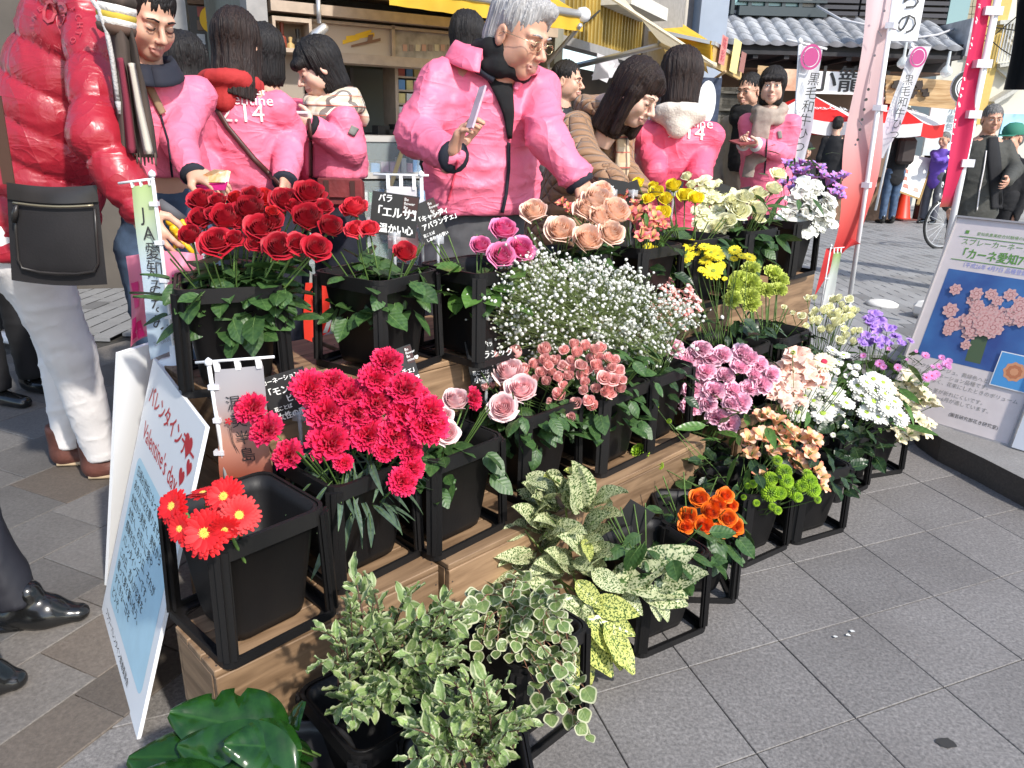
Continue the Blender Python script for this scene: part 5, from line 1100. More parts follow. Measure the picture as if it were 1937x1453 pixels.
def single_flowers(bk,heads,off,zoff,name,catn,meshes,adj,where,group,nrow,leaves=0,lk='rose',lsize=.05,face=(0,-.55,.8),sp=.5,dyk=.25,sr=.0022,facecam=.45):
    """each stem is its own thing: bloom, stem and leaves are its parts"""
    c=BK[bk]; labs=row_labels(heads,nrow); ys=[h[1] for h in heads]; y0,y1=min(ys),max(ys)
    for i,h in enumerate(heads):
        px,py,s=h[:3]; t=(py-y0)/max(1,y1-y0)-.5
        Y=c.y+off-t*dyk*.5+FR.uniform(-.01,.01); p=PY(px,py,Y); size=PXM(p,s)*(.92 if 'rose' in name else 1.04)*FR.uniform(.9,1.1)
        rp=Vector((c.x+FR.uniform(-.04,.04),c.y+FR.uniform(-.04,.04),c.z+.05))
        out=(p-(c+Vector((0,0,.2)))); out.z=abs(out.z)+.05; d=out.normalized()*sp+Vector(face)*(1-sp)+(CAM-p).normalized()*facecam*.6
        if len(h)>3: d=Vector(h[3])
        root=empty(name,p,0,'%s, %s %s'%(adj,labs[i],where),catn,group)
        link('bloom',meshes[FR.randrange(len(meshes))],root,aim(Vector((0,0,0)),d,size,FR.uniform(0,6.28)))
        e=p-d.normalized()*size*.38; pts=stem_curve(rp,e); mb=MB(); mb.tube([q-p for q in pts],sr,5,0); mb.obj('stem',GREENST,root,True)
        for k in range(leaves):
            f=FR.uniform(.35,.74); j=min(3,int(f*4)); q=pts[j].lerp(pts[j+1],f*4-j); a=FR.uniform(0,6.28)
            dr=Vector((math.cos(a)*.9,math.sin(a)*.9-.25,FR.uniform(-.45,.45))).normalized(); L=lsize*FR.uniform(.7,1.25)
            put_leaf(root,lk,q+dr*.012,q+dr*(.012+L),None,FR.uniform(-.5,.5))
def bunch(bk,heads,off,name,label,catn,meshes,lk,nleaf,lsize,lr=.13,lz=(.18,.36),face=(0,-.5,.85),sp=.5,dyk=.25,sr=.0014,leafdirdown=.2,facecam=.4,px_s=1.0,stempiece='blossom',group=None,spread=1.0):
    """spray flowers: one bunch is the thing, every blossom a part"""
    c=BK[bk]; root=empty(name,c,0,label,catn,group); ys=[h[1] for h in heads]; y0,y1=min(ys),max(ys); sm=MB()
    for h in heads:
        px,py,s=h[:3]; t=(py-y0)/max(1,y1-y0)-.5
        Y=c.y+off-t*dyk*.5+FR.uniform(-.015,.015); p=PY(px,py,Y); size=PXM(p,s)*px_s*1.12*FR.uniform(.86,1.14)
        out=(p-(c+Vector((0,0,.2)))); out.z=abs(out.z)+.05; d=out.normalized()*sp+Vector(face)*(1-sp)+(CAM-p).normalized()*facecam*.6+Vector((FR.uniform(-.25,.25),FR.uniform(-.25,.25),FR.uniform(-.2,.2)))
        ms=meshes if len(h)<4 else h[3]
        link(stempiece,ms[FR.randrange(len(ms))],root,aim(p-root.location,d,size,FR.uniform(0,6.28)))
        e=p-d.normalized()*size*.38; rp=Vector((c.x+FR.uniform(-.05,.05),c.y+FR.uniform(-.05,.05),c.z+.1)); sm.tube([q-root.location for q in stem_curve(rp,e)],sr,4,0,False)
    tag(sm.obj('stems',GREENST,root,True),kind='stuff')
    for k in range(nleaf):
        a=FR.uniform(0,6.28); q=c+Vector((math.cos(a)*lr*FR.uniform(.2,1),math.sin(a)*lr*FR.uniform(.2,1),FR.uniform(*lz))); dr=Vector((math.cos(a)+FR.uniform(-.5,.5),math.sin(a)+FR.uniform(-.5,.5),FR.uniform(-.6,.7)-leafdirdown)).normalized(); L=lsize*FR.uniform(.6,1.3)
        put_leaf(root,lk,q,q+dr*L,None,FR.uniform(-.7,.7))
    return root
def C7(l): return [(320+a/3.587,320+b/3.587,s,*r) for a,b,s,*r in l]   # crops used while measuring the photograph
def CA(l): return [(800+a/3.587,330+b/3.587,s,*r) for a,b,s,*r in l]
def CB(l): return [(1140+a/3.587,300+b/3.587,s,*r) for a,b,s,*r in l]
def CC(l): return [(1440+a/2.905,350+b/2.905,s,*r) for a,b,s,*r in l]
def CD(l): return [(1140+a/2.306,620+b/2.306,s,*r) for a,b,s,*r in l]
def CE(l): return [(400+a/3.159,640+b/3.159,s,*r) for a,b,s,*r in l]
def CF(l): return [(820+a/3.028,620+b/3.028,s,*r) for a,b,s,*r in l]
def col(l,s): return [(a,b,s) for a,b in l]
P_RED=petal('petal_dark_red',(.46,.006,.022)); P_RED2=petal('petal_bright_red',(.62,.012,.015)); P_COR=petal('petal_coral',(.72,.035,.06)); P_HOT=petal('petal_hot_pink',(.80,.10,.30),(.85,.28,.5))
P_PEA=petal('petal_peach',(.98,.62,.44),(.98,.74,.60)); P_PAL=petal('petal_pale_rose',(.97,.56,.58),(.97,.76,.74)); P_CAR=petal('petal_carnation',(.78,.012,.085),(.82,.03,.14)); P_SAL=petal('petal_salmon',(.97,.52,.48)); P_LIL=petal('petal_lilac_pink',(.96,.50,.64),(.97,.72,.80))
P_YEL=petal('petal_yellow',(.92,.75,.03)); P_CRE=petal('petal_cream',(.94,.90,.60)); P_WHI=petal('petal_white',(.82,.81,.74)); P_YGR=petal('petal_lime',(.62,.70,.14)); P_ORA=petal('petal_orange',(.88,.14,.005),(.9,.22,.01)); P_GER=petal('petal_gerbera',(.62,.004,.008)); P_ALP=petal('petal_alstro_pink',(.78,.12,.16),(.8,.3,.25)); P_ALO=petal('petal_alstro_peach',(.88,.52,.34),(.90,.62,.46)); P_ALI=petal('petal_alstro_stripe',(.8,.5,.2),(.7,.15,.12)); P_ALW=petal('petal_alstro_cream',(.80,.72,.5)); P_PUR=petal('petal_lavender',(.40,.22,.66),(.5,.32,.72)); P_ALL=petal('petal_orchid',(.55,.20,.45)); P_SWE=petal('petal_sweetpea',(.90,.60,.48),(.92,.72,.62)); P_GRN=petal('petal_green',(.30,.48,.02)); P_GRN2=petal('petal_green_centre',(.22,.40,.01))
M_CEN=mat('gerbera_centre',(.62,.55,.08),.8,bump=.5,bscale=300,bdist=.002); M_RIN=mat('gerbera_ring',(.85,.62,.15),.7); M_YC=mat('daisy_centre',(.25,.30,.03),.8); M_WC=mat('white_daisy_centre',(.35,.48,.06),.8); M_PC=mat('pink_centre',(.45,.02,.06),.8)
rs=lambda n,m,**k:[rose_mesh(n,m,s,**{**k,'openn':k.get('openn',1)*o_,'H':k.get('H',.62)*h_}) for s,o_,h_ in ((1,.75,1.12),(2,1.0,1.0),(3,1.15,.95),(4,.5,1.2))]
FL={'red':rs('bloom',P_RED),'red2':rs('bloom',P_RED2),'cor':rs('bloom',P_COR),'hot':rs('bloom',P_HOT),'pea':rs('bloom',P_PEA,openn=1.1),'pal':rs('bloom',P_PAL),'ora':rs('bloom',P_ORA),'yel':rs('bloom',P_YEL,layers=5,H=.75,R=.44),'yelb':rs('bloom',P_YEL,layers=5,H=.8,R=.40),'cre':rs('bloom',P_CRE,layers=5),
 'sal':rs('blossom',P_SAL,layers=4,H=.85,R=.36),'crb':rs('blossom',P_CRE,layers=3,H=.9,R=.34),'pab':rs('bloom',P_PEA,layers=5),
 'car':[carnation_mesh('bloom',P_CAR,s) for s in (1,2,3)],'gcar':[carnation_mesh('bloom',P_YGR,s) for s in (4,5)],'lil':[carnation_mesh('blossom',P_LIL,s,False) for s in (1,2,3)],
 'ger':[daisy_mesh('bloom',P_GER,M_CEN,s,23,3,.075,.14,.52,.5,M_RIN,ring=True) for s in (1,2)],'ymum':[daisy_mesh('blossom',P_YEL,M_YC,s,14,2,.1,.13) for s in (1,2)],'wmum':[daisy_mesh('blossom',P_WHI,M_WC,s,15,2,.1,.13) for s in (1,2)],'cger':[daisy_mesh('blossom',P_ALW,M_PC,3,22,2,.07,.16)],'pmum':[daisy_mesh('blossom',P_ALL,M_PC,3,14,2,.1,.14,tilt=.4)],
 'alp':[alstro_mesh('blossom',P_ALP,P_ALI,s) for s in (1,2)],'alo':[alstro_mesh('blossom',P_ALO,P_ALI,s) for s in (1,2)],'alw':[alstro_mesh('blossom',P_ALW,P_ALW,s) for s in (1,2)],'all':[alstro_mesh('blossom',P_ALL,P_PUR,s) for s in (1,2)],
 'pur':[ruffle_mesh('blossom',P_PUR,s) for s in (1,2)],'whi':[ruffle_mesh('blossom',P_WHI,s,9) for s in (1,2,3)],'crf':[ruffle_mesh('blossom',P_CRE,s,9) for s in (1,2)],'swe':[ruffle_mesh('blossom',P_SWE,s,6,.55) for s in (1,2,3)],'salr':[ruffle_mesh('blossom',P_SAL,s,9) for s in (1,2)],'pom':[pompon_mesh('blossom',P_GRN,P_GRN2,1)]}
# red roses
H=C7([(300,300,34),(440,470,38),(700,350,38),(690,480,34),(580,500,34),(850,250,36),(1050,250,34),(480,350,36),(225,210,54),(215,330,52),(380,330,56),(145,450,48),(320,490,66),(560,170,42),(545,270,54),(625,400,64),(790,210,58),(955,170,56),(935,330,60),(745,520,58),(870,500,46),(1000,530,56),(1095,390,52),(330,210,30)])
single_flowers('drose',H,-.02,0,'red_rose','rose',FL['red'],'dark red rose','of the left bucket','dark red roses in the bucket at left',3,9,'rose',.072,sp=.42)
single_flowers('drose',C7([(462,205,40),(640,195,46),(700,285,26)]),.03,0,'red_rose','rose',FL['red2'],'brighter red rose','among the dark red ones','brighter red roses among the dark ones',1,3,'rose',.05)
single_flowers('coral',C7([(1255,262,48),(1262,405,38),(1358,402,42),(1600,565,44)]),-.03,0,'coral_rose','rose',FL['cor'],'coral pink rose','of the loose coral bunch','coral roses in the second bucket',1,16,'rose',.068)
single_flowers('hotp',CA([(392,482,42),(545,375,54),(530,550,50),(662,505,54)]),-.02,0,'hot_pink_rose','rose',FL['hot'],'hot pink rose','in the bunch of four','four hot pink roses',1,6,'rose',.085,sp=.35)
single_flowers('peach',CA([(750,250,50),(930,380,62),(1115,440,64),(1270,400,54),(1180,180,58),(1110,240,48),(1300,250,54),(1215,110,46),(1210,290,54)]),-.05,0,'peach_rose','rose',FL['pea'],'pale peach rose','by coral alstroemeria','pale peach roses under the man\'s hand',3,8,'rose',.065)
bunch('alsp',CA([(940,190,22),(985,215,20),(1000,240,20),(1100,110,20),(1290,110,20),(1350,160,30),(1345,110,26),(1430,300,30),(1390,250,28),(1520,350,32),(1580,290,28),(1600,330,28),(1640,350,24),(1460,250,26),(1500,400,28),(1560,420,24),(1480,420,26),(1440,190,24),(1540,240,24)]),-.05,'alstroemeria_bunch','bunch of coral pink alstroemeria between the peach and yellow roses','flower bunch',FL['alp'],'lancel',18,.07,lz=(.25,.42))
single_flowers('yrose',CB([(243,170,27),(480,190,32),(310,270,27),(430,280,30),(560,250,32),(632,270,32),(365,225,28),(405,370,34),(345,190,22)]),-.05,0,'yellow_rose','rose',FL['yel'],'yellow rose','left of the cream flowers','yellow roses on the top step',3,4,'rose',.06)
H=[]; R=random.Random(3)
for k in range(62):
    u,v=R.random(),R.random(); H.append((1322+88*u*(1-.35*v)-6*v,338+98*v+ (20*u if v<.3 else 0),17*R.uniform(.8,1.25)))
bunch('cream',H,-.02,'hydrangea_bunch','mass of pale cream ruffled flowers right of the yellow roses','flower bunch',FL['crf'],'lance',14,.07,dyk=.3,px_s=1.45)
bunch('cream',CB([(870,270,20),(900,300,26),(930,350,30),(960,260,24),(820,430,28),(860,420,24),(770,460,22),(600,180,16),(570,120,16)]),-.09,'lisianthus_bunch','loose cream white lisianthus hanging over the front of the cream bucket','flower bunch',FL['cre'],'rose',4,.05,px_s=1.05)
single_flowers('cream',CB([(1060,230,34),(1050,345,36),(1195,100,32),(1160,205,32),(1000,260,30),(1060,400,26)]),.10,0,'cream_rose','rose',FL['cre'],'cream rose','left of the white stock','cream roses between the cream mass and the white stock',3,7,'lance',.10)
bunch('white',CB([(1300,270,30),(1390,170,32),(1450,230,28),(1540,270,30),(1400,280,32),(1330,350,26),(1500,350,28),(1560,440,18),(1420,420,28),(1290,430,26),(1250,480,22),(1350,450,26),(1480,430,28),(1540,330,26),(1440,330,30),(1380,360,30),(1300,380,26),(1270,330,24),(1520,400,24),(1460,170,20),(1340,220,24),(1380,480,24),(1250,400,26),(1320,480,24),(1420,470,24)]),-.02,'stock_bunch','bunch of white stock at the right end of the top step','flower bunch',FL['whi'],'lance',22,.10,lz=(.2,.34),leafdirdown=.6,px_s=1.45)
bunch('white',CB([(1250,30,22),(1290,50,22),(1310,90,24),(1360,80,24),(1430,40,24),(1480,60,26),(1420,130,24),(1350,20,20),(1540,150,24),(1600,200,26),(1640,110,22),(1560,230,26),(1580,120,24),(1500,110,24),(1300,150,22),(1230,160,20),(1620,250,22),(1280,200,22)]),.12,'alstroemeria_bunch','bunch of mauve alstroemeria behind the white stock at the right end','flower bunch',FL['all'],'lance',16,.06,lz=(.4,.55))
# gypsophila cloud
gc=BK['gyp']; gy=tag(empty('gypsophila_bunch',gc),'large airy cloud of tiny white gypsophila in the middle','flower bunch')
bl_=MB(); stm=MB(); R=random.Random(8); GW=mat('gypsophila_white',(.80,.80,.74),.7,trans=.25); GS=mat('gypsophila_stem',(.15,.2,.06),.6)
nodes_=[]
for k in range(3900):
    while True:
        x,y,z=R.uniform(-1,1),R.uniform(-1,1),R.uniform(-1,1)
        if .12<x*x+y*y+z*z<1 : break
    e=1.0
    an_=math.atan2(z,x); jt=(1+.10*math.sin(3*an_+1)+.07*math.sin(7*an_)+.06*math.sin(13*an_+2))*(1.18 if R.random()<.06 else 1)
    px=1095+212*x*jt*(1-.10*z); py=596-124*z*jt+10*x; 
    if px<930 and py<540 : continue
    Yd=2.03+.17*x+.12*y-.07*z; p=PY(px,py,Yd)
    if z<-.55 and abs(x)>.75: continue
    r_=PXM(p,R.choice((1.5,2.2,3,3.8,5)))*.95
    n_=5; t1=[]
    bl_.lathe([(r_*.25,-r_*.6),(r_*.9,-r_*.2),(r_,.15*r_),(r_*.55,r_*.55)],5,0,aim(p-gc,(R.uniform(-1,1),R.uniform(-1.2,.4),R.uniform(0,1.2))))
    nodes_.append(p)
hub=[gc+Vector((R.gauss(0,.03),R.gauss(0,.03),.25)) for _ in range(8)]
subs=[]
for k in range(150):
    p=R.choice(nodes_); h=R.choice(hub); m_=h.lerp(p,.62)+Vector((R.gauss(0,.02),R.gauss(0,.02),R.gauss(0,.015))); stm.tube([h-gc,h.lerp(m_,.5)-gc+Vector((0,0,.01)),m_-gc],[.0012,.0009,.0006],3,0,False); subs.append(m_)
for p in nodes_:
    s_=min(R.sample(subs,14),key=lambda q:(q-p).length); stm.tube([s_-gc,(s_.lerp(p,.5)-gc+Vector((0,0,-.006))),p-gc],[.0005,.00045,.0004],3,0,False)
tag(bl_.obj('tiny_blossoms',GW,gy,True),kind='stuff'); tag(stm.obj('fine_stems',GS,gy),kind='stuff')
H=[]
for k in range(46): a,b=R.uniform(0,6.28),math.sqrt(R.random()); H.append((1274+50*b*math.cos(a),572+52*b*math.sin(a)+8*math.cos(a),20))
bunch('gyp',H,.16,'carnation_bunch','salmon pink ruffled flowers seen through the right side of the gypsophila','flower bunch',FL['salr'],'blue',8,.05,face=(.5,-.5,.5))
# yellow daisies, green carnations
bunch('mumy',CB([(330,630,26),(390,642,24),(400,592,18),(470,602,18),(535,620,16),(595,590,26),(560,670,26),(690,600,24),(760,620,24),(780,660,20),(700,692,24),(750,765,28),(800,725,18),(895,622,20),(890,680,16),(995,670,20),(940,660,12),(515,710,10),(670,755,12),(828,815,10),(420,760,8),(735,640,20),(630,640,14),(310,600,16)]),-.04,'daisy_bunch','bunch of bright yellow daisies right of the gypsophila','flower bunch',FL['ymum'],'dark',60,.055,lr=.17,lz=(.16,.32),dyk=.2,px_s=1.15)
single_flowers('gcarn',CB([(1010,740,38),(1160,770,40),(1205,815,36),(1000,838,44),(885,850,40),(880,950,38),(1000,925,40),(1010,980,34),(1200,885,34),(1120,890,30),(930,800,30),(1020,880,34)]),-.03,0,'green_carnation','carnation',FL['gcar'],'pale green carnation','right of the yellow daisies','pale green carnations',3,2,'blue',.06,face=(.3,-.6,.5))
# second row
H=CE([(1050,130,66),(985,230,66),(580,280,72),(720,250,60),(230,405,72),(320,540,64),(450,690,66),(685,420,80),(990,370,74),(1160,290,66),(820,320,66),(700,610,88),(940,560,84),(1170,440,74),(1295,510,82),(1310,420,66),(1040,665,46),(1190,670,54),(1145,850,62),(790,740,40),(1110,570,72),(870,430,66),(1205,770,48),(600,340,50),(1230,350,60)])
single_flowers('carn',H,-.03,0,'pink_carnation','carnation',FL['car'],'hot pink carnation','of the bunch','hot pink carnations in the second row',4,3,'blue',.07,face=(.0,-.7,.6),dyk=.22)
single_flowers('prose',CF([(235,408,44,(.9,-.3,.2))]),-.04,0,'pink_carnation','carnation',FL['car'],'single hot pink carnation','between the pale pink roses',None,1,0)
single_flowers('prose',CF([(125,415,48),(75,600,54),(60,500,40)]),-.04,0,'pale_rose','rose',FL['pal'],'pale pink rose','tucked behind the carnations','pale pink roses behind the carnations',1,18,'rose',.055)
single_flowers('crose',CF([(430,255,54),(500,350,56),(395,455,52)]),-.05,0,'pale_rose','rose',FL['pal'],'large pale pink rose','left of the tiny salmon roses','three large pale pink roses',1,26,'rose',.058)
H=CF([(805,100,17),(750,130,17),(870,110,16),(920,130,16),(960,120,16),(640,130,20),(820,150,17),(700,190,17),(640,190,17),(800,195,20),(580,215,17),(620,260,18),(680,260,15),(525,240,19),(845,220,17),(930,220,20),(1000,180,18),(1040,190,16),(1060,250,18),(980,290,20),(1030,300,18),(850,275,20),(780,280,18),(720,290,17),(530,290,16),(580,300,15),(650,310,15),(870,315,18),(930,350,16),(1000,350,16),(1065,350,18),(860,360,14),(745,330,14),(725,390,20),(665,420,11),(815,435,17),(890,420,20),(910,450,17),(980,370,16),(1010,380,17),(790,515,15),(475,150,24),(345,160,20),(345,240,14),(900,180,17),(940,170,17),(880,250,17),(1020,230,17),(1000,260,16),(780,240,16),(740,220,15),(660,220,15),(950,250,17),(1080,300,14),(400,350,12),(340,330,12),(300,340,12)])
bunch('sprose',H,-.16,'spray_rose_bunch','dense bunch of tiny salmon pink spray roses','flower bunch',FL['sal'],'rose',70,.045,lr=.15,lz=(.22,.36),dyk=.2,stempiece='blossom',px_s=1.3)
single_flowers('gerb',[(328,958,72,(-.35,-.75,.55)),(425,940,70,(-.05,-.75,.6)),(452,975,70,(.35,-.7,.5)),(389,1008,82,(0,-.85,.45)),(342,1000,52,(-.2,-.8,.4)),(385,935,50,(-.1,.1,.8)),(425,1000,56,(.2,-.6,-.1))],-.16,0,'red_gerbera','gerbera',FL['ger'],'red gerbera','over the edge of its bucket','red gerberas in the front left bucket',2,0,sr=.003,dyk=.10)
# pavement rows
H=CD([(310,85,26),(430,90,28),(520,115,32),(610,110,30),(350,150,30),(390,190,30),(450,185,34),(530,205,32),(660,200,30),(700,245,30),(250,260,34),(390,272,34),(485,272,38),(460,330,32),(383,342,36),(600,320,38),(640,262,32),(500,385,34),(553,412,34),(560,330,30),(180,215,26),(240,160,24),(430,240,30),(330,200,28),(600,165,30),(680,155,28),(570,270,30),(470,130,28),(270,200,24),(400,120,28),(740,200,26),(640,130,26),(220,225,22)])
bunch('lilac',H,-.06,'carnation_bunch','bunch of lilac pink spray carnations in the middle right','flower bunch',FL['lil'],'blue',26,.06,px_s=1.38,dyk=.24)
H=CD([(850,105,36),(790,170,36),(850,190,38),(740,210,32),(905,200,36),(820,250,36),(780,300,34),(850,290,34),(945,235,30),(765,255,34),(880,245,34),(820,130,30),(720,175,26),(900,150,30),(960,205,26),(830,225,34),(730,290,24),(870,330,26),(800,340,26),(780,210,30),(870,110,24)])+CD([(965,150,40,FL['cger'])])
bunch('spea',H,-.10,'sweet_pea_bunch','peach sweet peas with one pale gerbera in front of the cream buds','flower bunch',FL['swe'],'lancel',14,.07,px_s=1.15)
bunch('spea',CD([(690,120,14),(670,110,12),(710,135,14),(725,150,13),(650,105,12),(1000,100,22),(1050,120,22),(1030,150,18),(1080,170,16),(1020,190,14),(1100,200,14),(1060,210,12),(1110,170,14)]),.02,'daisy_bunch','small white daisies and buds behind the peach sweet peas','flower bunch',FL['wmum'],'dark',12,.05)
H=CD([(695,385,34),(760,400,30),(640,480,28),(705,470,34),(820,440,32),(860,475,34),(912,470,34),(790,520,34),(845,560,32),(905,550,30),(650,550,30),(860,600,28),(940,620,26),(960,690,26),(740,540,30),(930,490,26),(800,480,30),(720,375,26),(615,500,24),(690,645,30),(900,520,28),(770,450,26),(830,590,26),(960,650,24)])
bunch('green',H,.02,'alstroemeria_bunch','bunch of peach and orange alstroemeria above the lime green pompons','flower bunch',FL['alo'],'lancel',34,.085,lr=.16,lz=(.24,.46),px_s=1.15)
H=CD([(760,580,20),(730,660,27),(790,630,27),(800,670,24),(830,712,25),(730,722,27),(772,722,24),(870,690,24),(900,672,25),(915,705,24),(935,750,14),(890,640,18),(655,682,16),(670,765,13),(740,782,14),(762,797,15),(632,690,10),(165,545,27),(245,600,15),(175,670,12),(290,408,8),(232,345,9),(850,740,16),(615,740,9)])
bunch('green',H,-.10,'pompon_bunch','lime green button chrysanthemums with two stray heads left of the orange roses','flower bunch',FL['pom'],'dark',60,.055,lr=.17,lz=(.16,.32),px_s=1.1)
H=CD([(960,260,30),(920,320,28),(1012,290,28),(960,375,30),(1002,340,24),(1062,330,28),(880,300,26),(850,372,28),(1060,420,16),(1150,240,28),(1222,240,28),(1190,280,26),(1180,322,26),(1240,350,26),(1272,325,26),(1295,385,26),(1200,390,22),(1150,370,26),(1230,290,24),(1110,255,26),(1130,300,24),(1300,410,20),(980,230,24),(900,270,24),(1180,225,24),(1250,265,22),(1225,400,20),(940,440,12),(1005,468,9),(1030,380,18),(1170,350,22)])
bunch('wmum',H,-.08,'daisy_bunch','broad bunch of white daisies on the right','flower bunch',FL['wmum'],'dark',90,.06,lr=.2,lz=(.14,.33),px_s=1.3,dyk=.2)
H=CD([(1340,225,34),(1290,260,26),(1360,290,28),(1385,320,26),(1340,350,26),(1425,315,26),(1290,440,28),(1345,460,28),(1405,450,28),(1320,400,24),(1455,330,22),(1380,400,24),(1268,430,24),(1300,485,22),(1400,280,24),(1310,320,24),(1240,430,22),(1430,420,22),(1360,250,22),(1270,300,22)])
bunch('walst',H,-.05,'alstroemeria_bunch','cream white alstroemeria at the right end of the front row','flower bunch',FL['alw'],'lancel',56,.085,lr=.2,lz=(.2,.44),px_s=1.2)
bunch('palst',CD([(830,110,10)]),.05,'leaf_bunch','dark leafy stems hanging between the alstroemeria and the white daisies','foliage',FL['pom'],'dark',60,.06,lr=.18,lz=(.16,.33))
H=CB([(1390,950,13),(1435,945,12),(1560,960,15),(1600,955,13),(1670,960,15),(1500,1035,18),(1440,1040,13),(1540,1010,14),(1600,1060,16),(1690,1030,15),(1350,1070,13),(1420,1070,13),(1290,1050,10),(1230,1010,11),(1380,1150,14),(1480,1165,15),(1540,1165,14),(1580,1120,18),(1640,1160,15),(1650,1205,14),(1610,1240,16),(1700,1180,15),(1700,1250,15),(1460,1110,17),(1620,1000,14),(1720,1040,12),(1420,1110,14),(1540,1060,15),(1600,1110,15),(1560,1090,15),(1640,1090,13),(1680,1070,13),(1650,1030,13),(1740,1170,12)])
bunch('lis',H,-.05,'bud_bunch','bunch of small cream rose buds in front of the crate end','flower bunch',FL['crb'],'rose',40,.06,lr=.16,lz=(.22,.40),px_s=1.15)
H=CC([(620,700,22),(590,740,20),(655,740,22),(700,780,20),(640,800,22),(580,820,20),(680,845,20),(740,830,18),(770,860,16),(600,865,18),(820,855,14),(545,850,16),(640,700,18),(610,770,22),(730,780,16),(660,880,16),(560,870,14),(710,870,14),(630,850,18)])
bunch('stock',H,-.03,'stock_bunch','lavender purple stock beside the poster','flower bunch',FL['pur'],'lance',14,.06,px_s=1.15,lz=(.25,.4))
H=CC([(650,985,16),(748,1005,14),(900,940,14),(935,1050,16),(990,950,9),(1015,985,13),(960,1040,14),(1030,970,10),(905,1060,13),(850,915,7),(800,960,6),(975,1000,12),(700,900,8),(560,940,10),(670,1000,12),(940,1000,8),(1025,1000,10)])
bunch('stock',H,-.32,'daisy_bunch','tiny mauve pink daisies at the foot of the poster','flower bunch',FL['pmum'],'dark',34,.04,lr=.16,lz=(.24,.40),px_s=1.1)
single_flowers('orange',CD([(420,742,36),(500,770,36),(372,822,38),(440,860,36),(545,830,36),(535,730,32),(575,865,34),(520,880,30),(362,865,30),(470,800,34),(560,775,26)]),-.10,0,'orange_rose','rose',FL['ora'],'orange rose','in the compact orange cluster','orange roses in the front row',3,1,'rose',.06,dyk=.12,sp=.3)
# ================================================================ FOLIAGE PLANTS
# leaf curtains that hang over the rims
def curtain(par,bk,n,kind,size,rr=(.05,.15),zz=(.20,.30),down=.5,front=1.0,seed=1):
    c=BK[bk]; R=random.Random(seed)
    for k in range(n):
        a=R.uniform(math.pi,2*math.pi) if R.random()<front else R.uniform(0,math.pi); q=c+Vector((math.cos(a)*R.uniform(*rr),math.sin(a)*R.uniform(*rr),R.uniform(*zz)))
        dr=Vector((math.cos(a)*.7+R.uniform(-.5,.5),math.sin(a)*.8,R.uniform(-1,.4)*down)).normalized(); put_leaf(par,kind,q,q+dr*size*R.uniform(.7,1.25),None,R.uniform(-.6,.6))
def leafbed(bk,n,kind,size,label,seed,**k):
    root=empty('leafy_stems',BK[bk],0,label,'foliage'); curtain(root,bk,n,kind,size,seed=seed,**k)
    sm=MB(); R=random.Random(seed)
    for j in range(10):
        a=R.uniform(0,6.28); sm.tube([Vector((.03*math.cos(a),.03*math.sin(a),.06)),Vector((.06*math.cos(a),.06*math.sin(a),.2)),Vector((.12*math.cos(a),.12*math.sin(a)-.02,.3))],.002,4,0,False)
    tag(sm.obj('stems',GREENST,root,True),kind='stuff'); return root
leafbed('drose',34,'rose',.066,'dark rose leaves drooping over the big left bucket',1,zz=(.13,.245),down=.8,rr=(.06,.15))
leafbed('coral',30,'rose',.062,'glossy rose leaves hanging over the coral rose bucket',2,zz=(.13,.245),down=.8)
leafbed('hotp',18,'light',.075,'broad light green rose leaves under the hot pink roses',3,zz=(.13,.245),down=.5)
leafbed('peach',30,'rose',.06,'dark leaves under the peach roses',4,zz=(.13,.245),down=.5)
leafbed('yrose',26,'rose',.07,'leaves under the yellow roses',5,zz=(.13,.245),down=.5)
leafbed('alsp',20,'dark',.06,'dark leaves under the coral alstroemeria',15,zz=(.13,.245),down=.4)
leafbed('cream',36,'rose',.075,'leaves under the cream flowers',6,zz=(.13,.245),down=.8)
leafbed('prose',34,'rose',.055,'rose leaves behind the hot pink carnations',7,zz=(.13,.245),down=.6)
leafbed('crose',64,'rose',.05,'dense leaves under the three large pale roses',8,zz=(.13,.245),down=.7,rr=(.05,.16))
leafbed('sprose',60,'rose',.055,'small leaves under the salmon spray roses',9,zz=(.13,.245),down=.7,rr=(.05,.17))
leafbed('gyp',30,'dark',.05,'dark leaves at the foot of the gypsophila cloud',10,zz=(.13,.245),down=.4)
leafbed('lilac',30,'blue',.08,'thin dark leaves under the lilac carnations',11,zz=(.13,.245),down=.5)
leafbed('orange',60,'rose',.065,'round dark leaves around the orange roses',12,zz=(.13,.245),down=.5,rr=(.04,.15),front=.7)
leafbed('auc',40,'rose',.055,'dark round leaves inside the bucket of the spotted laurel',16)
leafbed('gcarn',30,'dark',.06,'dark leaves under the pale green carnations',13,zz=(.13,.245),down=.4)
leafbed('carn',26,'blue',.09,'narrow grey green leaves under the hot pink carnations',14,zz=(.13,.245),down=.5)
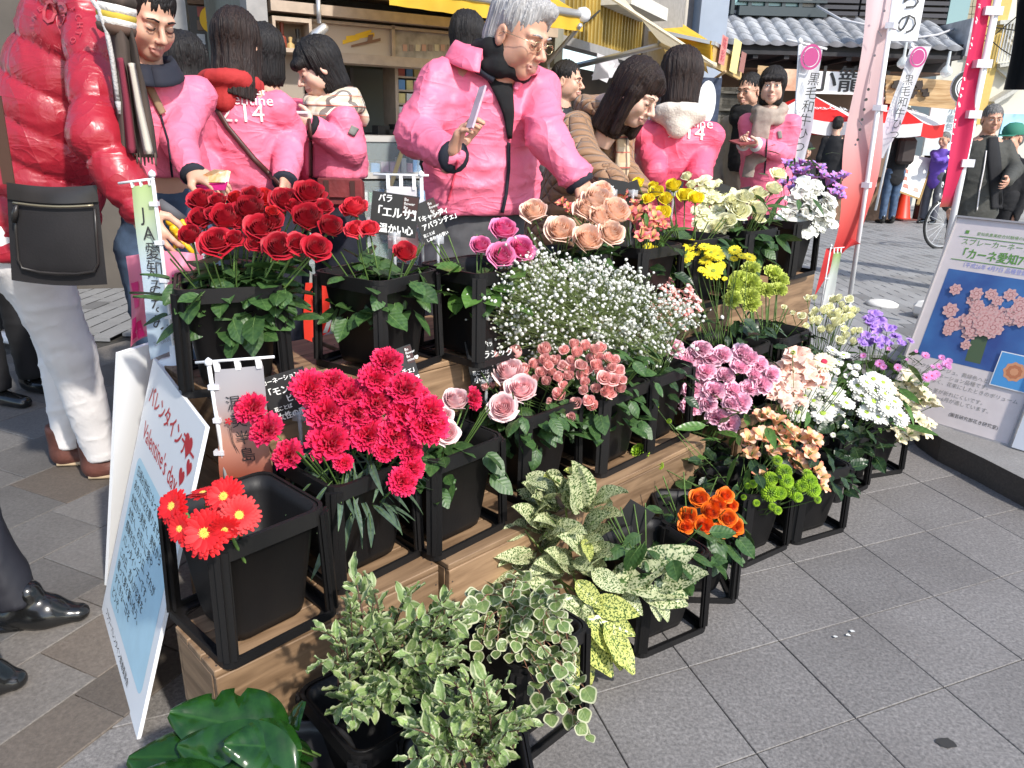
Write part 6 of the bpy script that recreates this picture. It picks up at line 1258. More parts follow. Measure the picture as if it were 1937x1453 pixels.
# spotted laurel: leaves laid out one by one, base and tip read from the photograph, built at their own distance
AUC=[(530,860,650,910,.0),(660,1000,700,930,0),(700,1050,640,930,.02),(800,1060,830,850,.0),(830,1070,800,860,-.02),(880,1040,850,800,.03),(920,1000,1020,900,.03),(930,1080,980,950,.02),(560,1130,600,980,.0),(620,1150,510,1010,-.02),(540,1160,355,1180,-.02),(560,1230,340,1160,0),(580,1280,400,1300,-.04),(600,1240,680,1110,-.03),(560,1330,400,1270,-.05),(470,1370,320,1440,-.06),(640,1200,760,1100,-.02),(700,1130,860,1150,-.03),(760,1200,680,1080,0),(850,1180,960,1050,.0),(820,1240,940,1180,-.02),(880,1300,800,1180,-.04),(700,1310,560,1400,-.06),(740,1380,620,1330,-.06),(780,1400,700,1260,-.05),(860,1400,960,1290,-.05),(900,1330,980,1250,-.03),(640,1040,570,880,.02),(760,1000,680,820,.03),(720,1150,640,1050,-.02),(660,1290,760,1330,-.05),(800,1330,900,1370,-.06),(600,1400,500,1450,-.07)]
au=empty('spotted_laurel_branch',BK['auc'],0,'large spotted cream and green laurel branches at the front','foliage')
def aucleaf(x0,y0,x1,y1,dd,kind='auc',ys=1.62):
    b=PY(820+x0/3.028,620+y0/3.028,ys+dd+.02); t=PY(820+x1/3.028,620+y1/3.028,ys+dd-.05); b=b.lerp(t,.12); put_leaf(au,kind,b,t,None,FR.uniform(-.35,.35),wscale=.98,upv=(0,-.5,.85))
for q in AUC: aucleaf(*q,kind='auc')
for q in AUC+AUC: aucleaf(q[0]+FR.uniform(-30,30),q[1]+FR.uniform(-20,40),q[2]+FR.uniform(-70,70),q[3]+FR.uniform(-20,90),q[4]+.04,kind='auc')
for q in [(330,1300,165,1235,-.02),(300,1320,190,1360,-.02),(330,1310,385,1255,0),(880,960,810,790,.04),(740,930,670,815,.03),(860,1200,900,1330,-.05)]: aucleaf(*q,kind='aucy')
# lower sprays (full picture pixels)
for (a,b,c,d,dd,kd) in [(1150,1110,1240,1060,0,'auc'),(1160,1100,1300,1110,-.02,'auc'),(1230,1105,1335,1080,-.02,'auc'),(1170,1130,1230,1060,0,'auc'),(1240,1110,1250,1175,-.05,'auc'),(1210,1115,1300,1140,-.04,'auc'),(1180,1120,1215,1160,-.04,'auc'),(1240,1120,1270,1170,-.05,'auc'),(1200,1090,1300,1040,.02,'auc'),
   (1130,1160,1200,1200,-.1,'aucy'),(1110,1170,1190,1240,-.12,'aucy'),(1090,1190,1170,1275,-.13,'aucy'),(1080,1200,1110,1320,-.14,'aucy'),(1070,1190,1060,1270,-.13,'auc'),(1120,1140,1205,1160,-.08,'aucy'),(1100,1150,1060,1230,-.1,'auc'),(1140,1180,1205,1275,-.13,'aucy'),(1130,1130,1100,1200,-.08,'auc'),(1060,1130,1130,1180,-.08,'auc'),(1050,1150,1000,1080,-.06,'auc'),(1120,1080,1180,1120,-.04,'auc'),(1090,1100,1140,1150,-.06,'aucy'),(1160,1190,1180,1270,-.13,'aucy')]:
    t0=PY(a,b,1.6+dd); t1=PY(c,d,1.55+dd); put_leaf(au,kd,t0,t1,None,FR.uniform(-.4,.4),wscale=1.05,upv=(0,-.5,.85))
sm=MB(); bmat=mat('laurel_twig',(.12,.16,.03),.5)
for pts in ([(1100,1170,1.66),(1080,1060,1.64),(1070,960,1.64),(1095,900,1.66)],[(1090,1150,1.66),(1040,1060,1.62),(990,1000,1.6)],[(1090,1120,1.66),(1000,1060,1.6),(925,1055,1.58)],[(1110,1120,1.64),(1180,1110,1.6),(1240,1108,1.58)],[(1100,1150,1.6),(1120,1200,1.5),(1150,1240,1.46)]):
    sm.tube([PY(*p)-au.location for p in pts],[.004,.0035,.003,.002][:len(pts)],5)
tag(sm.obj('branch',bmat,au,True),kind='stuff')
# leaf mats
LM_PIT=leafmat('pittosporum_leaf',(.15,.24,.07),(.28,.38,.14),rough=.4,trans=.22,scale=3,vs=.35,vein=(.45,.52,.3),rnd=.25); LM_PITE=mat('pittosporum_margin',(.46,.50,.28),.5,trans=.25,var=.1,scale=5)
LM_PIT2=leafmat('pittosporum_young_leaf',(.22,.34,.08),(.38,.46,.18),rough=.4,trans=.25,scale=3,vs=.3,vein=(.5,.55,.3))
def wavy_leaf(name,m,seed,w_=.26):
    r=random.Random(seed); mb=MB(); ph=r.random()*6; am=r.uniform(.14,.22); dr=r.uniform(-.1,.35)
    def mk(lim):
        def fn(u,v):
            uu=(u*2-1)*lim; prof=math.sin(math.pi*min(1,v**.85*.95+.03))**.7; x=w_*uu*prof; return (x,v,.10*abs(uu)-dr*v*v+am*w_*math.sin(v*13+ph+(1.5 if uu>0 else 0))*abs(uu)**2)
        return fn
    mb.grid(mk(1.0),6,7,0)
    for f in range(len(mb.f)):
        i=f%6
        if i in (0,5) and r.random()<.8: mb.m[f]=1
    mb.tube([(0,-.18,0),(0,.05,0)],.014,3,2); return mb.mesh(name,[m,LM_PITE,GREENST],True)
LEAF['pit']=[wavy_leaf('leaf',LM_PIT,s) for s in range(4)]+[wavy_leaf('leaf',LM_PIT2,9)]
LM_IVY=leafmat('ivy_leaf',(.10,.17,.05),(.20,.27,.09),rough=.35,trans=.2,scale=4,vs=.5,vein=(.4,.45,.22)); LM_IVYE=mat('ivy_margin',(.55,.56,.36),.5,trans=.25)
def ivy_leaf(seed):
    r=random.Random(seed); mb=MB(); k=30; out=[]
    for i in range(k):
        t=2*math.pi*i/k; a=t; rr=.26+.22*max(0,math.cos(a))**4+.17*max(0,math.cos(a-1.25))**5+.17*max(0,math.cos(a+1.25))**5+.08*max(0,math.cos(a-2.4))**6+.08*max(0,math.cos(a+2.4))**6; out.append((rr*math.sin(a),.3+rr*math.cos(a)))
    def Zf(x,y): return .18*abs(x)-.25*y*y*r0
    r0=r.uniform(.3,1); v=[(0,.3,0)]+[(x*.82,.3+(y-.3)*.82,Zf(x*.8,y)) for x,y in out]+[(x,y,Zf(x,y)+.02*math.sin(8*x)) for x,y in out]
    f=[(0,1+i,1+(i+1)%k) for i in range(k)]; m=[0]*k; f+=[(1+i,1+k+i,1+k+(i+1)%k,1+(i+1)%k) for i in range(k)]; m+=[1]*k
    mb.v=v; mb.f=f; mb.m=m; mb.tube([(0,-.35,-.05),(0,.05,0)],.015,3,2); return mb.mesh('leaf',[LM_IVY,LM_IVYE,mat('ivy_stalk',(.22,.12,.07),.6)],True)
LEAF['ivy']=[ivy_leaf(s) for s in range(3)]
TW=mat('twig_brown',(.10,.05,.035),.6)
def twigs(par,branches,kind,per,size,r=.0016,seed=1,spiral=True,budget=298):
    """branches: lists of points; leaves set alternately along each"""
    R=random.Random(seed); sm=MB(); n=0; extra=MB(); alll=[]
    for pts in branches:
        sm.tube([p-par.location for p in pts],[r*1.4]+[r]*(len(pts)-2)+[r*.6],4,0,False)
        tot=sum((pts[i+1]-pts[i]).length for i in range(len(pts)-1)); k=max(2,int(per*tot/.1)); ang=R.random()*6
        for j in range(k+1):
            f=.15+.85*j/k; s=f*(len(pts)-1); i=min(len(pts)-2,int(s)); q=pts[i].lerp(pts[i+1],s-i); t=(pts[i+1]-pts[i]).normalized(); ang+=2.4
            x=t.orthogonal().normalized(); y=t.cross(x); dr=(x*math.cos(ang)+y*math.sin(ang))*(1.0 if j<k else .3)+t*.8+Vector((0,-.25,.25)); alll.append((q,q+dr.normalized()*size*R.uniform(.65,1.25),R.uniform(-.6,.6)))
    # largest in the picture (nearest to the camera) first
    alll.sort(key=lambda a:DEP(a[1]))
    for a in alll[:budget]: put_leaf(par,kind,*a[:2],None,a[2])
    if len(alll)>budget:
        for a,b,ro in alll[budget:]:
            me=R.choice(LEAF[kind]); d=b-a; L=d.length; y=d.normalized(); x=y.cross(Vector((0,0,1))).normalized(); z=x.cross(y); q=Matrix((x,y,z)).transposed().to_4x4()@Matrix.Rotation(ro,4,'Y')@Matrix.Scale(L,4); q.translation=a-par.location
            extra.add([v.co for v in me.vertices],[tuple(p.vertices) for p in me.polygons],0,q); extra.m[-len(me.polygons):]=[p.material_index for p in me.polygons]
        tag(extra.obj('inner_leaves',list(LEAF[kind][0].materials),par,True),kind='stuff')
    tag(sm.obj('twigs',TW,par,True),kind='stuff')
def fan(c,region,n,seed,Y,z0=.2):
    """branches from the bucket mouth to random pixels inside an ellipse (px,py,rx,ry)"""
    R=random.Random(seed); out=[]; px,py,rx,ry=region
    for k in range(n):
        a,b=R.uniform(0,6.28),math.sqrt(R.random()); qx,qy=px+rx*b*math.cos(a),py+ry*b*math.sin(a); t=(qy-py)/ry
        tip=PY(qx,qy,Y-.09*t+R.uniform(-.06,.06)); st_=c+Vector((R.uniform(-.06,.06),R.uniform(-.06,.06),z0)); mid=st_.lerp(tip,.55)+Vector((0,0,.035)); out.append([st_.lerp(mid,.6),mid,mid.lerp(tip,.5)+Vector((0,0,.012)),tip])
    return out
pt=empty('pittosporum_bunch',BK['pit1'],0,'big bushy bunch of wavy cream edged pittosporum leaves, left of two','foliage','variegated pittosporum bunches')
br=fan(BK['pit1'],(735,1215,155,120),60,3,1.06)+fan(BK['pit1'],(690,1305,75,70),20,4,1.02)
br.append([PY(690,1180,1.08),PY(680,1130,1.09),PY(672,1090,1.10)])
twigs(pt,br,'pit',5.2,.033,seed=2)
pt=empty('pittosporum_bunch',BK['pit2'],0,'pittosporum bunch spilling from the bucket nearest the camera, right of two','foliage','variegated pittosporum bunches')
twigs(pt,fan(BK['pit2'],(880,1365,130,90),48,5,.93)+fan(BK['pit2'],(800,1400,60,60),14,6,.9),'pit',5.2,.031,seed=3)
iv=empty('ivy_bunch',BK['ivy'],0,'trailing ivy with cream edged leaves between pittosporum and laurel','foliage')
R=random.Random(14); br=[]
for k in range(34):
    a,b=R.uniform(0,6.28),math.sqrt(R.random()); tip=PY(995+125*b*math.cos(a),1205+95*b*math.sin(a)+30*math.cos(a),1.26+R.uniform(-.09,.07)); s_=BK['ivy']+Vector((R.uniform(-.06,.06),R.uniform(-.06,.06),.27)); mid=s_.lerp(tip,.5)+Vector((0,0,.05)); br.append([s_,mid,mid.lerp(tip,.6)+Vector((0,0,.02)),tip])
for tipx,tipy in ((1110,1390),(1090,1370),(1060,1330),(1100,1340),(1040,1350),(1105,1300)):
    s_=PY(930+R.uniform(0,40),1150+R.uniform(0,30),1.3); tip=PY(tipx,tipy,1.14); br.append([s_,s_.lerp(tip,.3)+Vector((0,0,.03)),s_.lerp(tip,.7)+Vector((0,0,.01)),tip])
TW=mat('twig_reddish',(.22,.10,.06),.6); twigs(iv,br,'ivy',4.0,.035,r=.0012,seed=5)
# monstera-like leaves in the round pot
def big_leaf(par,base,tip,width,cup,cuts,seed,up=(0,0,1),curl=.2):
    r=random.Random(seed); base=Vector(base);tip=Vector(tip); d=tip-base; L=d.length; y=d.normalized(); x=y.cross(Vector(up)).normalized(); z=x.cross(y); mb=MB(); nu,nv=14,22
    def fn(u,v):
        uu=u*2-1; prof=math.sin(math.pi*min(1,(v*.93+.06)**.8))**.6; 
        notch=1-sum(.42*math.exp(-((v-c_+.10*abs(uu))/.022)**2)*(abs(uu)>.35)*(1 if s_==(uu>0) else 0) for c_,s_ in cuts)
        xx=width*uu*prof*notch; zz=cup*width*(uu*uu)-curl*L*v*v+.012*math.sin(v*10+uu*2)*abs(uu)-.02*math.exp(-(uu/.06)**2)*width
        return base-par.location+x*xx+y*(L*v*(1.0-.12*(1-abs(uu))*0) -.06*L*abs(uu)*(v<.15))+z*zz
    mb.grid(fn,nu,nv); o=mb.obj('large_leaf',LM_BIG,par,True)
    mb=MB(); mb.tube([base-par.location+Vector((0,0,-.12)),base-par.location],.004,5); mb.obj('leaf_stalk',GREENST,o) if 0 else None
    return o
def bigmat():
    m,t,b=nodes('glossy_large_leaf'); L=t.links.new; b.inputs['Roughness'].default_value=.16
    tc=t.nodes.new('ShaderNodeTexCoord'); n=t.nodes.new('ShaderNodeTexNoise'); n.inputs['Scale'].default_value=14; n.inputs['Detail'].default_value=5; L(tc.outputs['Object'],n.inputs[0]); r=t.nodes.new('ShaderNodeValToRGB'); e=r.color_ramp.elements; e[0].position=.3; e[0].color=(.008,.040,.006,1); e[1].position=.7; e[1].color=(.022,.085,.012,1); L(n.outputs[0],r.inputs[0]); L(r.outputs[0],b.inputs['Base Color'])
    tr=t.nodes.new('ShaderNodeBsdfTranslucent'); tr.inputs[0].default_value=(.1,.3,.02,1); mx=t.nodes.new('ShaderNodeMixShader'); mx.inputs[0].default_value=.14; L(b.outputs[0],mx.inputs[1]); L(tr.outputs[0],mx.inputs[2]); L(mx.outputs[0],t.nodes['Material Output'].inputs[0])
    w_=t.nodes.new('ShaderNodeTexWave'); w_.inputs['Scale'].default_value=14; w_.inputs['Distortion'].default_value=1.5; w_.inputs['Detail'].default_value=1; L(tc.outputs['Object'],w_.inputs[0]); bp=t.nodes.new('ShaderNodeBump'); bp.inputs['Strength'].default_value=.12; bp.inputs['Distance'].default_value=.003; L(w_.outputs[0],bp.inputs['Height']); L(bp.outputs[0],b.inputs['Normal']); return m
LM_BIG=bigmat()
mo=empty('monstera_bunch',pot.location+Vector((0,0,.1)),0,'large glossy dark green leaves in the round pot at lower left','foliage')
def big_leaf_mesh(seed,cuts,w_=.36):
    mb=MB(); r=random.Random(seed); ph=r.random()*6
    def fn(u,v):
        uu=u*2-1; prof=(math.sin(math.pi*min(1,v**.72*.97+.02))**.62)*(1-.35*max(0,v-.55)); notch=1
        for c_,s_ in cuts:
            if s_==(uu>0): notch-=.62*math.exp(-((v-c_-.10*abs(uu))/.020)**2)*min(1,max(0,(abs(uu)-.3)*3))
        return (w_*uu*prof*notch,v,-.16*v*v+.10*w_*abs(uu)+.012*math.sin(v*9+ph)*abs(uu)-.10*(abs(uu)**3)*w_*2)
    mb.grid(fn,14,30); mb.tube([(0,-.35,-.12),(0,0,0),(0,.55,-.06)],[.012,.012,.004],5,1); return mb.mesh('large_leaf',[LM_GLOSS,GREENST],True)
LEAF['big']=[big_leaf_mesh(1,[(.5,True),(.66,False)]),big_leaf_mesh(2,[(.42,True),(.6,True),(.5,False)]),big_leaf_mesh(3,[])]
for k,(b_,t_,y0,y1,up,ro) in enumerate([((545,1400),(330,1335),.98,.95,(0,-.5,.85),.15),((470,1375),(555,1455),1.0,.84,(.5,-.5,.7),-.2),((470,1460),(415,1318),.98,1.03,(.6,-.5,.5),.3),((520,1440),(556,1325),1.0,1.04,(-.7,-.4,.5),0),((480,1440),(246,1412),.93,.90,(-.2,-.3,.95),.1),((560,1490),(320,1420),.86,.88,(0,-.75,.6),-.1),((430,1500),(250,1450),.84,.83,(.2,-.2,.9),.2),((570,1420),(440,1400),.92,.86,(-.3,-.6,.7),.35)]):
    put_leaf(mo,'big',PY(*b_,y0),PY(*t_,y1),None,ro,upv=up)
# ================================================================ PEOPLE
def _len(x,y,z): return np.sqrt(x*x+y*y+z*z)
class SDF:
    """distance field on a grid; smooth unions of tapered capsules and ellipsoids, then surface nets"""
    def __init__(s,lo,hi,res):
        s.lo=np.array(lo,float); s.res=res; s.n=np.maximum(4,np.ceil((np.array(hi)-s.lo)/res).astype(int)+1); s.f=np.full(s.n,.5,np.float32); s.ax=[(s.lo[i]+res*np.arange(s.n[i])).astype(np.float32) for i in range(3)]
    def _box(s,lo,hi,pad):
        i0=np.clip(((np.array(lo)-pad-s.lo)/s.res).astype(int),0,s.n-1); i1=np.clip(((np.array(hi)+pad-s.lo)/s.res).astype(int)+2,1,s.n)
        sl=tuple(slice(a,b) for a,b in zip(i0,i1)); return sl,s.ax[0][sl[0]][:,None,None],s.ax[1][sl[1]][None,:,None],s.ax[2][sl[2]][None,None,:]
    def _merge(s,sl,d,k,sub):
        a=s.f[sl]
        if sub: d=-d; h=np.clip(.5-.5*(d-a)/-k if False else .5-.5*(a-d)/k,0,1); s.f[sl]=a*(1-h)+d*h+k*h*(1-h)   # smooth max
        else: h=np.clip(.5+.5*(a-d)/k,0,1); s.f[sl]=a*(1-h)+d*h-k*h*(1-h)
    def cap(s,a,b,ra,rb,k=.02,fl=(1,1,1),sub=False):
        a=np.array(a,float);b=np.array(b,float);r=max(ra,rb); fl=np.array(fl,float)
        sl,X,Y,Z=s._box(np.minimum(a,b)-r*fl.max()*1.1,np.maximum(a,b)+r*fl.max()*1.1,k+.02)
        if 0 in s.f[sl].shape: return s
        X,Y,Z=(X-a[0])/fl[0],(Y-a[1])/fl[1],(Z-a[2])/fl[2]; d=(b-a)/fl; L2=max(1e-9,float(d@d)); t=np.clip((X*d[0]+Y*d[1]+Z*d[2])/L2,0,1)
        s._merge(sl,(_len(X-t*d[0],Y-t*d[1],Z-t*d[2])-(ra+(rb-ra)*t))*fl.min(),k,sub); return s
    def ell(s,c,r,k=.01,sub=False,R=None):
        c=np.array(c,float);r=np.array(r,float); sl,X,Y,Z=s._box(c-r.max(),c+r.max(),k+.02); X,Y,Z=X-c[0],Y-c[1],Z-c[2]
        if R is not None: X,Y,Z=[R[0][i]*X+R[1][i]*Y+R[2][i]*Z for i in range(3)]
        q=_len(X/r[0],Y/r[1],Z/r[2]); g=_len(X/r[0]**2,Y/r[1]**2,Z/r[2]**2)+1e-6; s._merge(sl,q*(q-1)/g,k,sub); return s
    def cut(s,p,n):
        """keep the side the normal n points away from"""
        p=np.array(p,float);n=np.array(n,float);n/=np.linalg.norm(n); d=(s.ax[0][:,None,None]-p[0])*n[0]+(s.ax[1][None,:,None]-p[1])*n[1]+(s.ax[2][None,None,:]-p[2])*n[2]; s.f=np.maximum(s.f,d.astype(np.float32)); return s
    def nets(s):
        f=s.f; f=np.pad(f,1,constant_values=.5); n=f.shape; ins=f<0
        cs=[f[i:n[0]-1+i,j:n[1]-1+j,k:n[2]-1+k] for i in (0,1) for j in (0,1) for k in (0,1)]; sg=sum((c<0).astype(np.int8) for c in cs); act=(sg>0)&(sg<8)
        idx=-np.ones(act.shape,np.int64); ii=np.argwhere(act); idx[act]=np.arange(len(ii)); C=np.stack([c[act] for c in cs],1); off=np.array([(i,j,k) for i in (0,1) for j in (0,1) for k in (0,1)],float)
        acc=np.zeros((len(ii),3)); cnt=np.zeros(len(ii))
        for a in range(8):
            for b in range(a+1,8):
                if np.abs(off[a]-off[b]).sum()!=1: continue
                m=(C[:,a]<0)!=(C[:,b]<0); t=C[:,a]/(C[:,a]-C[:,b]+1e-12); p=off[a]+(off[b]-off[a])*t[:,None]; acc[m]+=p[m]; cnt[m]+=1
        V=(ii+acc/cnt[:,None]-1)*s.res+s.lo; F=[]
        for ax in range(3):
            o=[1 if i!=ax else 0 for i in range(3)]; u,v=[i for i in range(3) if i!=ax]
            a=ins[tuple(slice(0,-1) if i==ax else slice(None) for i in range(3))]; b=ins[tuple(slice(1,None) if i==ax else slice(None) for i in range(3))]; e=np.argwhere(a!=b); e=e[(e[:,u]>0)&(e[:,v]>0)&(e[:,u]<n[u]-1)&(e[:,v]<n[v]-1)]
            if not len(e): continue
            inside=a[tuple(e.T)]; q=[]
            for du_,dv_ in ((0,0),(1,0),(1,1),(0,1)):
                g_=e.copy(); g_[:,u]-=du_; g_[:,v]-=dv_; q.append(idx[tuple(g_.T)])
            q=np.stack(q,1); fl=inside if ax!=1 else ~inside; q[~fl]=q[~fl][:,::-1]; F.append(q)
        return V,np.concatenate(F)
def np_noise(P,sc,seed=0):
    P=P*sc+seed*17.3; i=np.floor(P).astype(np.int64); f=P-i; f=f*f*(3-2*f); out=0
    for a in (0,1):
        for b in (0,1):
            for c in (0,1):
                h=((i[:,0]+a)*374761393+(i[:,1]+b)*668265263+(i[:,2]+c)*2147483647+seed*97)&0xffffffff; h=((h^(h>>13))*1274126177)&0xffffffff; h=((h^(h>>16))&0xffff)/65535.
                out=out+h*(f[:,0] if a else 1-f[:,0])*(f[:,1] if b else 1-f[:,1])*(f[:,2] if c else 1-f[:,2])
    return out
def npmesh(name,V,Fq,mats,disp=None,smooth=True,mi=None):
    me=bpy.data.meshes.new(name); me.vertices.add(len(V)); me.vertices.foreach_set('co',V.astype(np.float32).ravel()); me.loops.add(len(Fq)*4); me.loops.foreach_set('vertex_index',Fq.ravel().astype(np.int32)); me.polygons.add(len(Fq)); me.polygons.foreach_set('loop_start',np.arange(0,len(Fq)*4,4,dtype=np.int32)); 
    me.update(calc_edges=True); me.validate()
    if disp is not None:
        N=np.zeros(len(V)*3,np.float32); me.vertices.foreach_get('normal',N); N=N.reshape(-1,3); V=V+N*disp(V,N)[:,None]; me.vertices.foreach_set('co',V.astype(np.float32).ravel())
    for m in (mats if isinstance(mats,(list,tuple)) else [mats]): me.materials.append(m)
    if mi is not None: me.polygons.foreach_set('material_index',mi.astype(np.int32))
    if smooth: me.polygons.foreach_set('use_smooth',np.ones(len(me.polygons),bool))
    me.update(); return me
def folds(sc=(7,7,16),amp=.008,seed=0,diag=.9):
    def f(V,N):
        P=V.copy(); w=np_noise(P,3.0,seed+5); P[:,2]+=diag*(P[:,0]+.4*P[:,1])*(np_noise(P,1.6,seed+9)-.5)*2; P=P*np.array(sc)+w[:,None]*1.6
        n=np_noise(P,.62,seed); r=1-np.abs(2*n-1); r2=1-np.abs(2*np_noise(P,2.1,seed+3)-1); r3=1-np.abs(2*np_noise(P,4.2,seed+6)-1); return amp*(.75*r**7-.12+.42*r2**6)
    return f
SKIN=mat('skin',(.62,.36,.25),.5,var=.08,scale=9,bump=.05,bscale=300,bdist=.001); SKINP=mat('skin_pale',(.70,.45,.34),.5,var=.07,scale=9); SKINO=mat('skin_older',(.58,.31,.21),.52,var=.14,scale=14,bump=.12,bscale=120,bdist=.002)
for m_ in (SKIN,SKINP,SKINO):
    b_=m_.node_tree.nodes['Principled BSDF']; b_.inputs['Subsurface Weight'].default_value=.12; b_.inputs['Subsurface Radius'].default_value=(.02,.008,.004); b_.inputs['Subsurface Scale'].default_value=.3
LIPS=mat('lips',(.50,.24,.19),.45); EYEW=mat('eye_white',(.7,.68,.65),.2); EYED=mat('eye_dark',(.012,.008,.006),.15); LASH=mat('lash_dark',(.02,.012,.01),.6)
def hairm(n,c,c2):
    if n in MATS: return MATS[n]
    m,t,b=nodes(n); L=t.links.new; tc=t.nodes.new('ShaderNodeTexCoord'); mp=t.nodes.new('ShaderNodeMapping'); mp.inputs['Scale'].default_value=(140,140,6); L(tc.outputs['Object'],mp.inputs[0]); q=t.nodes.new('ShaderNodeTexNoise'); q.inputs['Scale'].default_value=1.6; q.inputs['Detail'].default_value=3; L(mp.outputs[0],q.inputs[0]); r=t.nodes.new('ShaderNodeValToRGB'); r.color_ramp.elements[0].position=.35; r.color_ramp.elements[1].position=.7; r.color_ramp.elements[0].color=(*c,1); r.color_ramp.elements[1].color=(*c2,1); L(q.outputs[0],r.inputs[0]); L(r.outputs[0],b.inputs['Base Color'])
    b.inputs['Roughness'].default_value=.55; b.inputs['Specular IOR Level'].default_value=.35; bp=t.nodes.new('ShaderNodeBump'); bp.inputs['Strength'].default_value=1; bp.inputs['Distance'].default_value=.007; L(q.outputs[0],bp.inputs['Height']); L(bp.outputs[0],b.inputs['Normal']); MATS[n]=m; return m
HBLK=hairm('hair_black',(.006,.005,.005),(.02,.016,.015)); HBRN=hairm('hair_brown',(.010,.005,.004),(.034,.017,.012)); HGRY=hairm('hair_grey',(.28,.27,.27),(.55,.53,.52)); HGR2=hairm('hair_dark_grey',(.08,.08,.08),(.25,.24,.23))
def nylon(n,c,c2=None,rough=.5,scale=5.,st=.5,dist=.026,coat=0.,spec=.4):
    """thin shell fabric: sharp ridged creases running mostly downwards and across, plus fine crumple"""
    m,t,b=nodes(n); L=t.links.new; b.inputs['Roughness'].default_value=rough; b.inputs['Specular IOR Level'].default_value=spec; b.inputs['Coat Weight'].default_value=coat; b.inputs['Coat Roughness'].default_value=.25
    tc=t.nodes.new('ShaderNodeTexCoord'); hs=[]
    for rot,scl,sc,w in (((0,.5,.3),(1.0,1.0,.38),scale,1.0),((0,-.9,1.1),(.8,.8,2.0),scale*1.3,.5),((0,0,0),(1,1,1),scale*6,.10)):
        mp=t.nodes.new('ShaderNodeMapping'); mp.inputs['Rotation'].default_value=rot; mp.inputs['Scale'].default_value=scl; L(tc.outputs['Object'],mp.inputs[0])
        q=t.nodes.new('ShaderNodeTexNoise'); q.inputs['Scale'].default_value=sc; q.inputs['Detail'].default_value=2; q.inputs['Distortion'].default_value=.9; L(mp.outputs[0],q.inputs[0])
        s1=t.nodes.new('ShaderNodeMath'); s1.operation='SUBTRACT'; s1.inputs[1].default_value=.5; L(q.outputs[0],s1.inputs[0]); a=t.nodes.new('ShaderNodeMath'); a.operation='ABSOLUTE'; L(s1.outputs[0],a.inputs[0]); p=t.nodes.new('ShaderNodeMath'); p.operation='POWER'; p.inputs[1].default_value=.55; L(a.outputs[0],p.inputs[0]); k=t.nodes.new('ShaderNodeMath'); k.operation='MULTIPLY'; k.inputs[1].default_value=-w; L(p.outputs[0],k.inputs[0]); hs.append(k)
    ad=t.nodes.new('ShaderNodeMath'); L(hs[0].outputs[0],ad.inputs[0]); L(hs[1].outputs[0],ad.inputs[1]); ad2=t.nodes.new('ShaderNodeMath'); L(ad.outputs[0],ad2.inputs[0]); L(hs[2].outputs[0],ad2.inputs[1])
    bp=t.nodes.new('ShaderNodeBump'); bp.inputs['Strength'].default_value=st; bp.inputs['Distance'].default_value=dist; L(ad2.outputs[0],bp.inputs['Height']); L(bp.outputs[0],b.inputs['Normal'])
    q=t.nodes.new('ShaderNodeTexNoise'); q.inputs['Scale'].default_value=4; L(tc.outputs['Object'],q.inputs[0]); r=t.nodes.new('ShaderNodeMixRGB'); r.inputs[1].default_value=(*c,1); r.inputs[2].default_value=(*(c2 or [x*.9 for x in c]),1); L(q.outputs[0],r.inputs[0]); L(r.outputs[0],b.inputs['Base Color']); MATS[n]=m; return m
PINK=nylon('pink_nylon',(.88,.20,.31),(.86,.17,.28)); PINKD=nylon('pink_nylon_deep',(.86,.13,.22),(.84,.11,.20))
NAVY=mat('navy_cloth',(.012,.014,.025),.85,bump=.2,bscale=200,bdist=.002); BLKC=mat('black_cloth_wear',(.008,.008,.01),.85,bump=.2,bscale=200,bdist=.002); DENIM=mat('denim',(.06,.10,.17),.85,var=.3,scale=12,bump=.2,bscale=220,bdist=.002); WHC=mat('white_cotton',(.80,.76,.74),.85,var=.04,scale=7,bump=.25,bscale=90,bdist=.004); SCB_=mat('boot_strap_tan',(.16,.07,.04),.6); SHOE=mat('shoe_black',(.008,.008,.008),.18,spec=.7); GREYC=mat('grey_cloth',(.08,.08,.085),.85,var=.2)
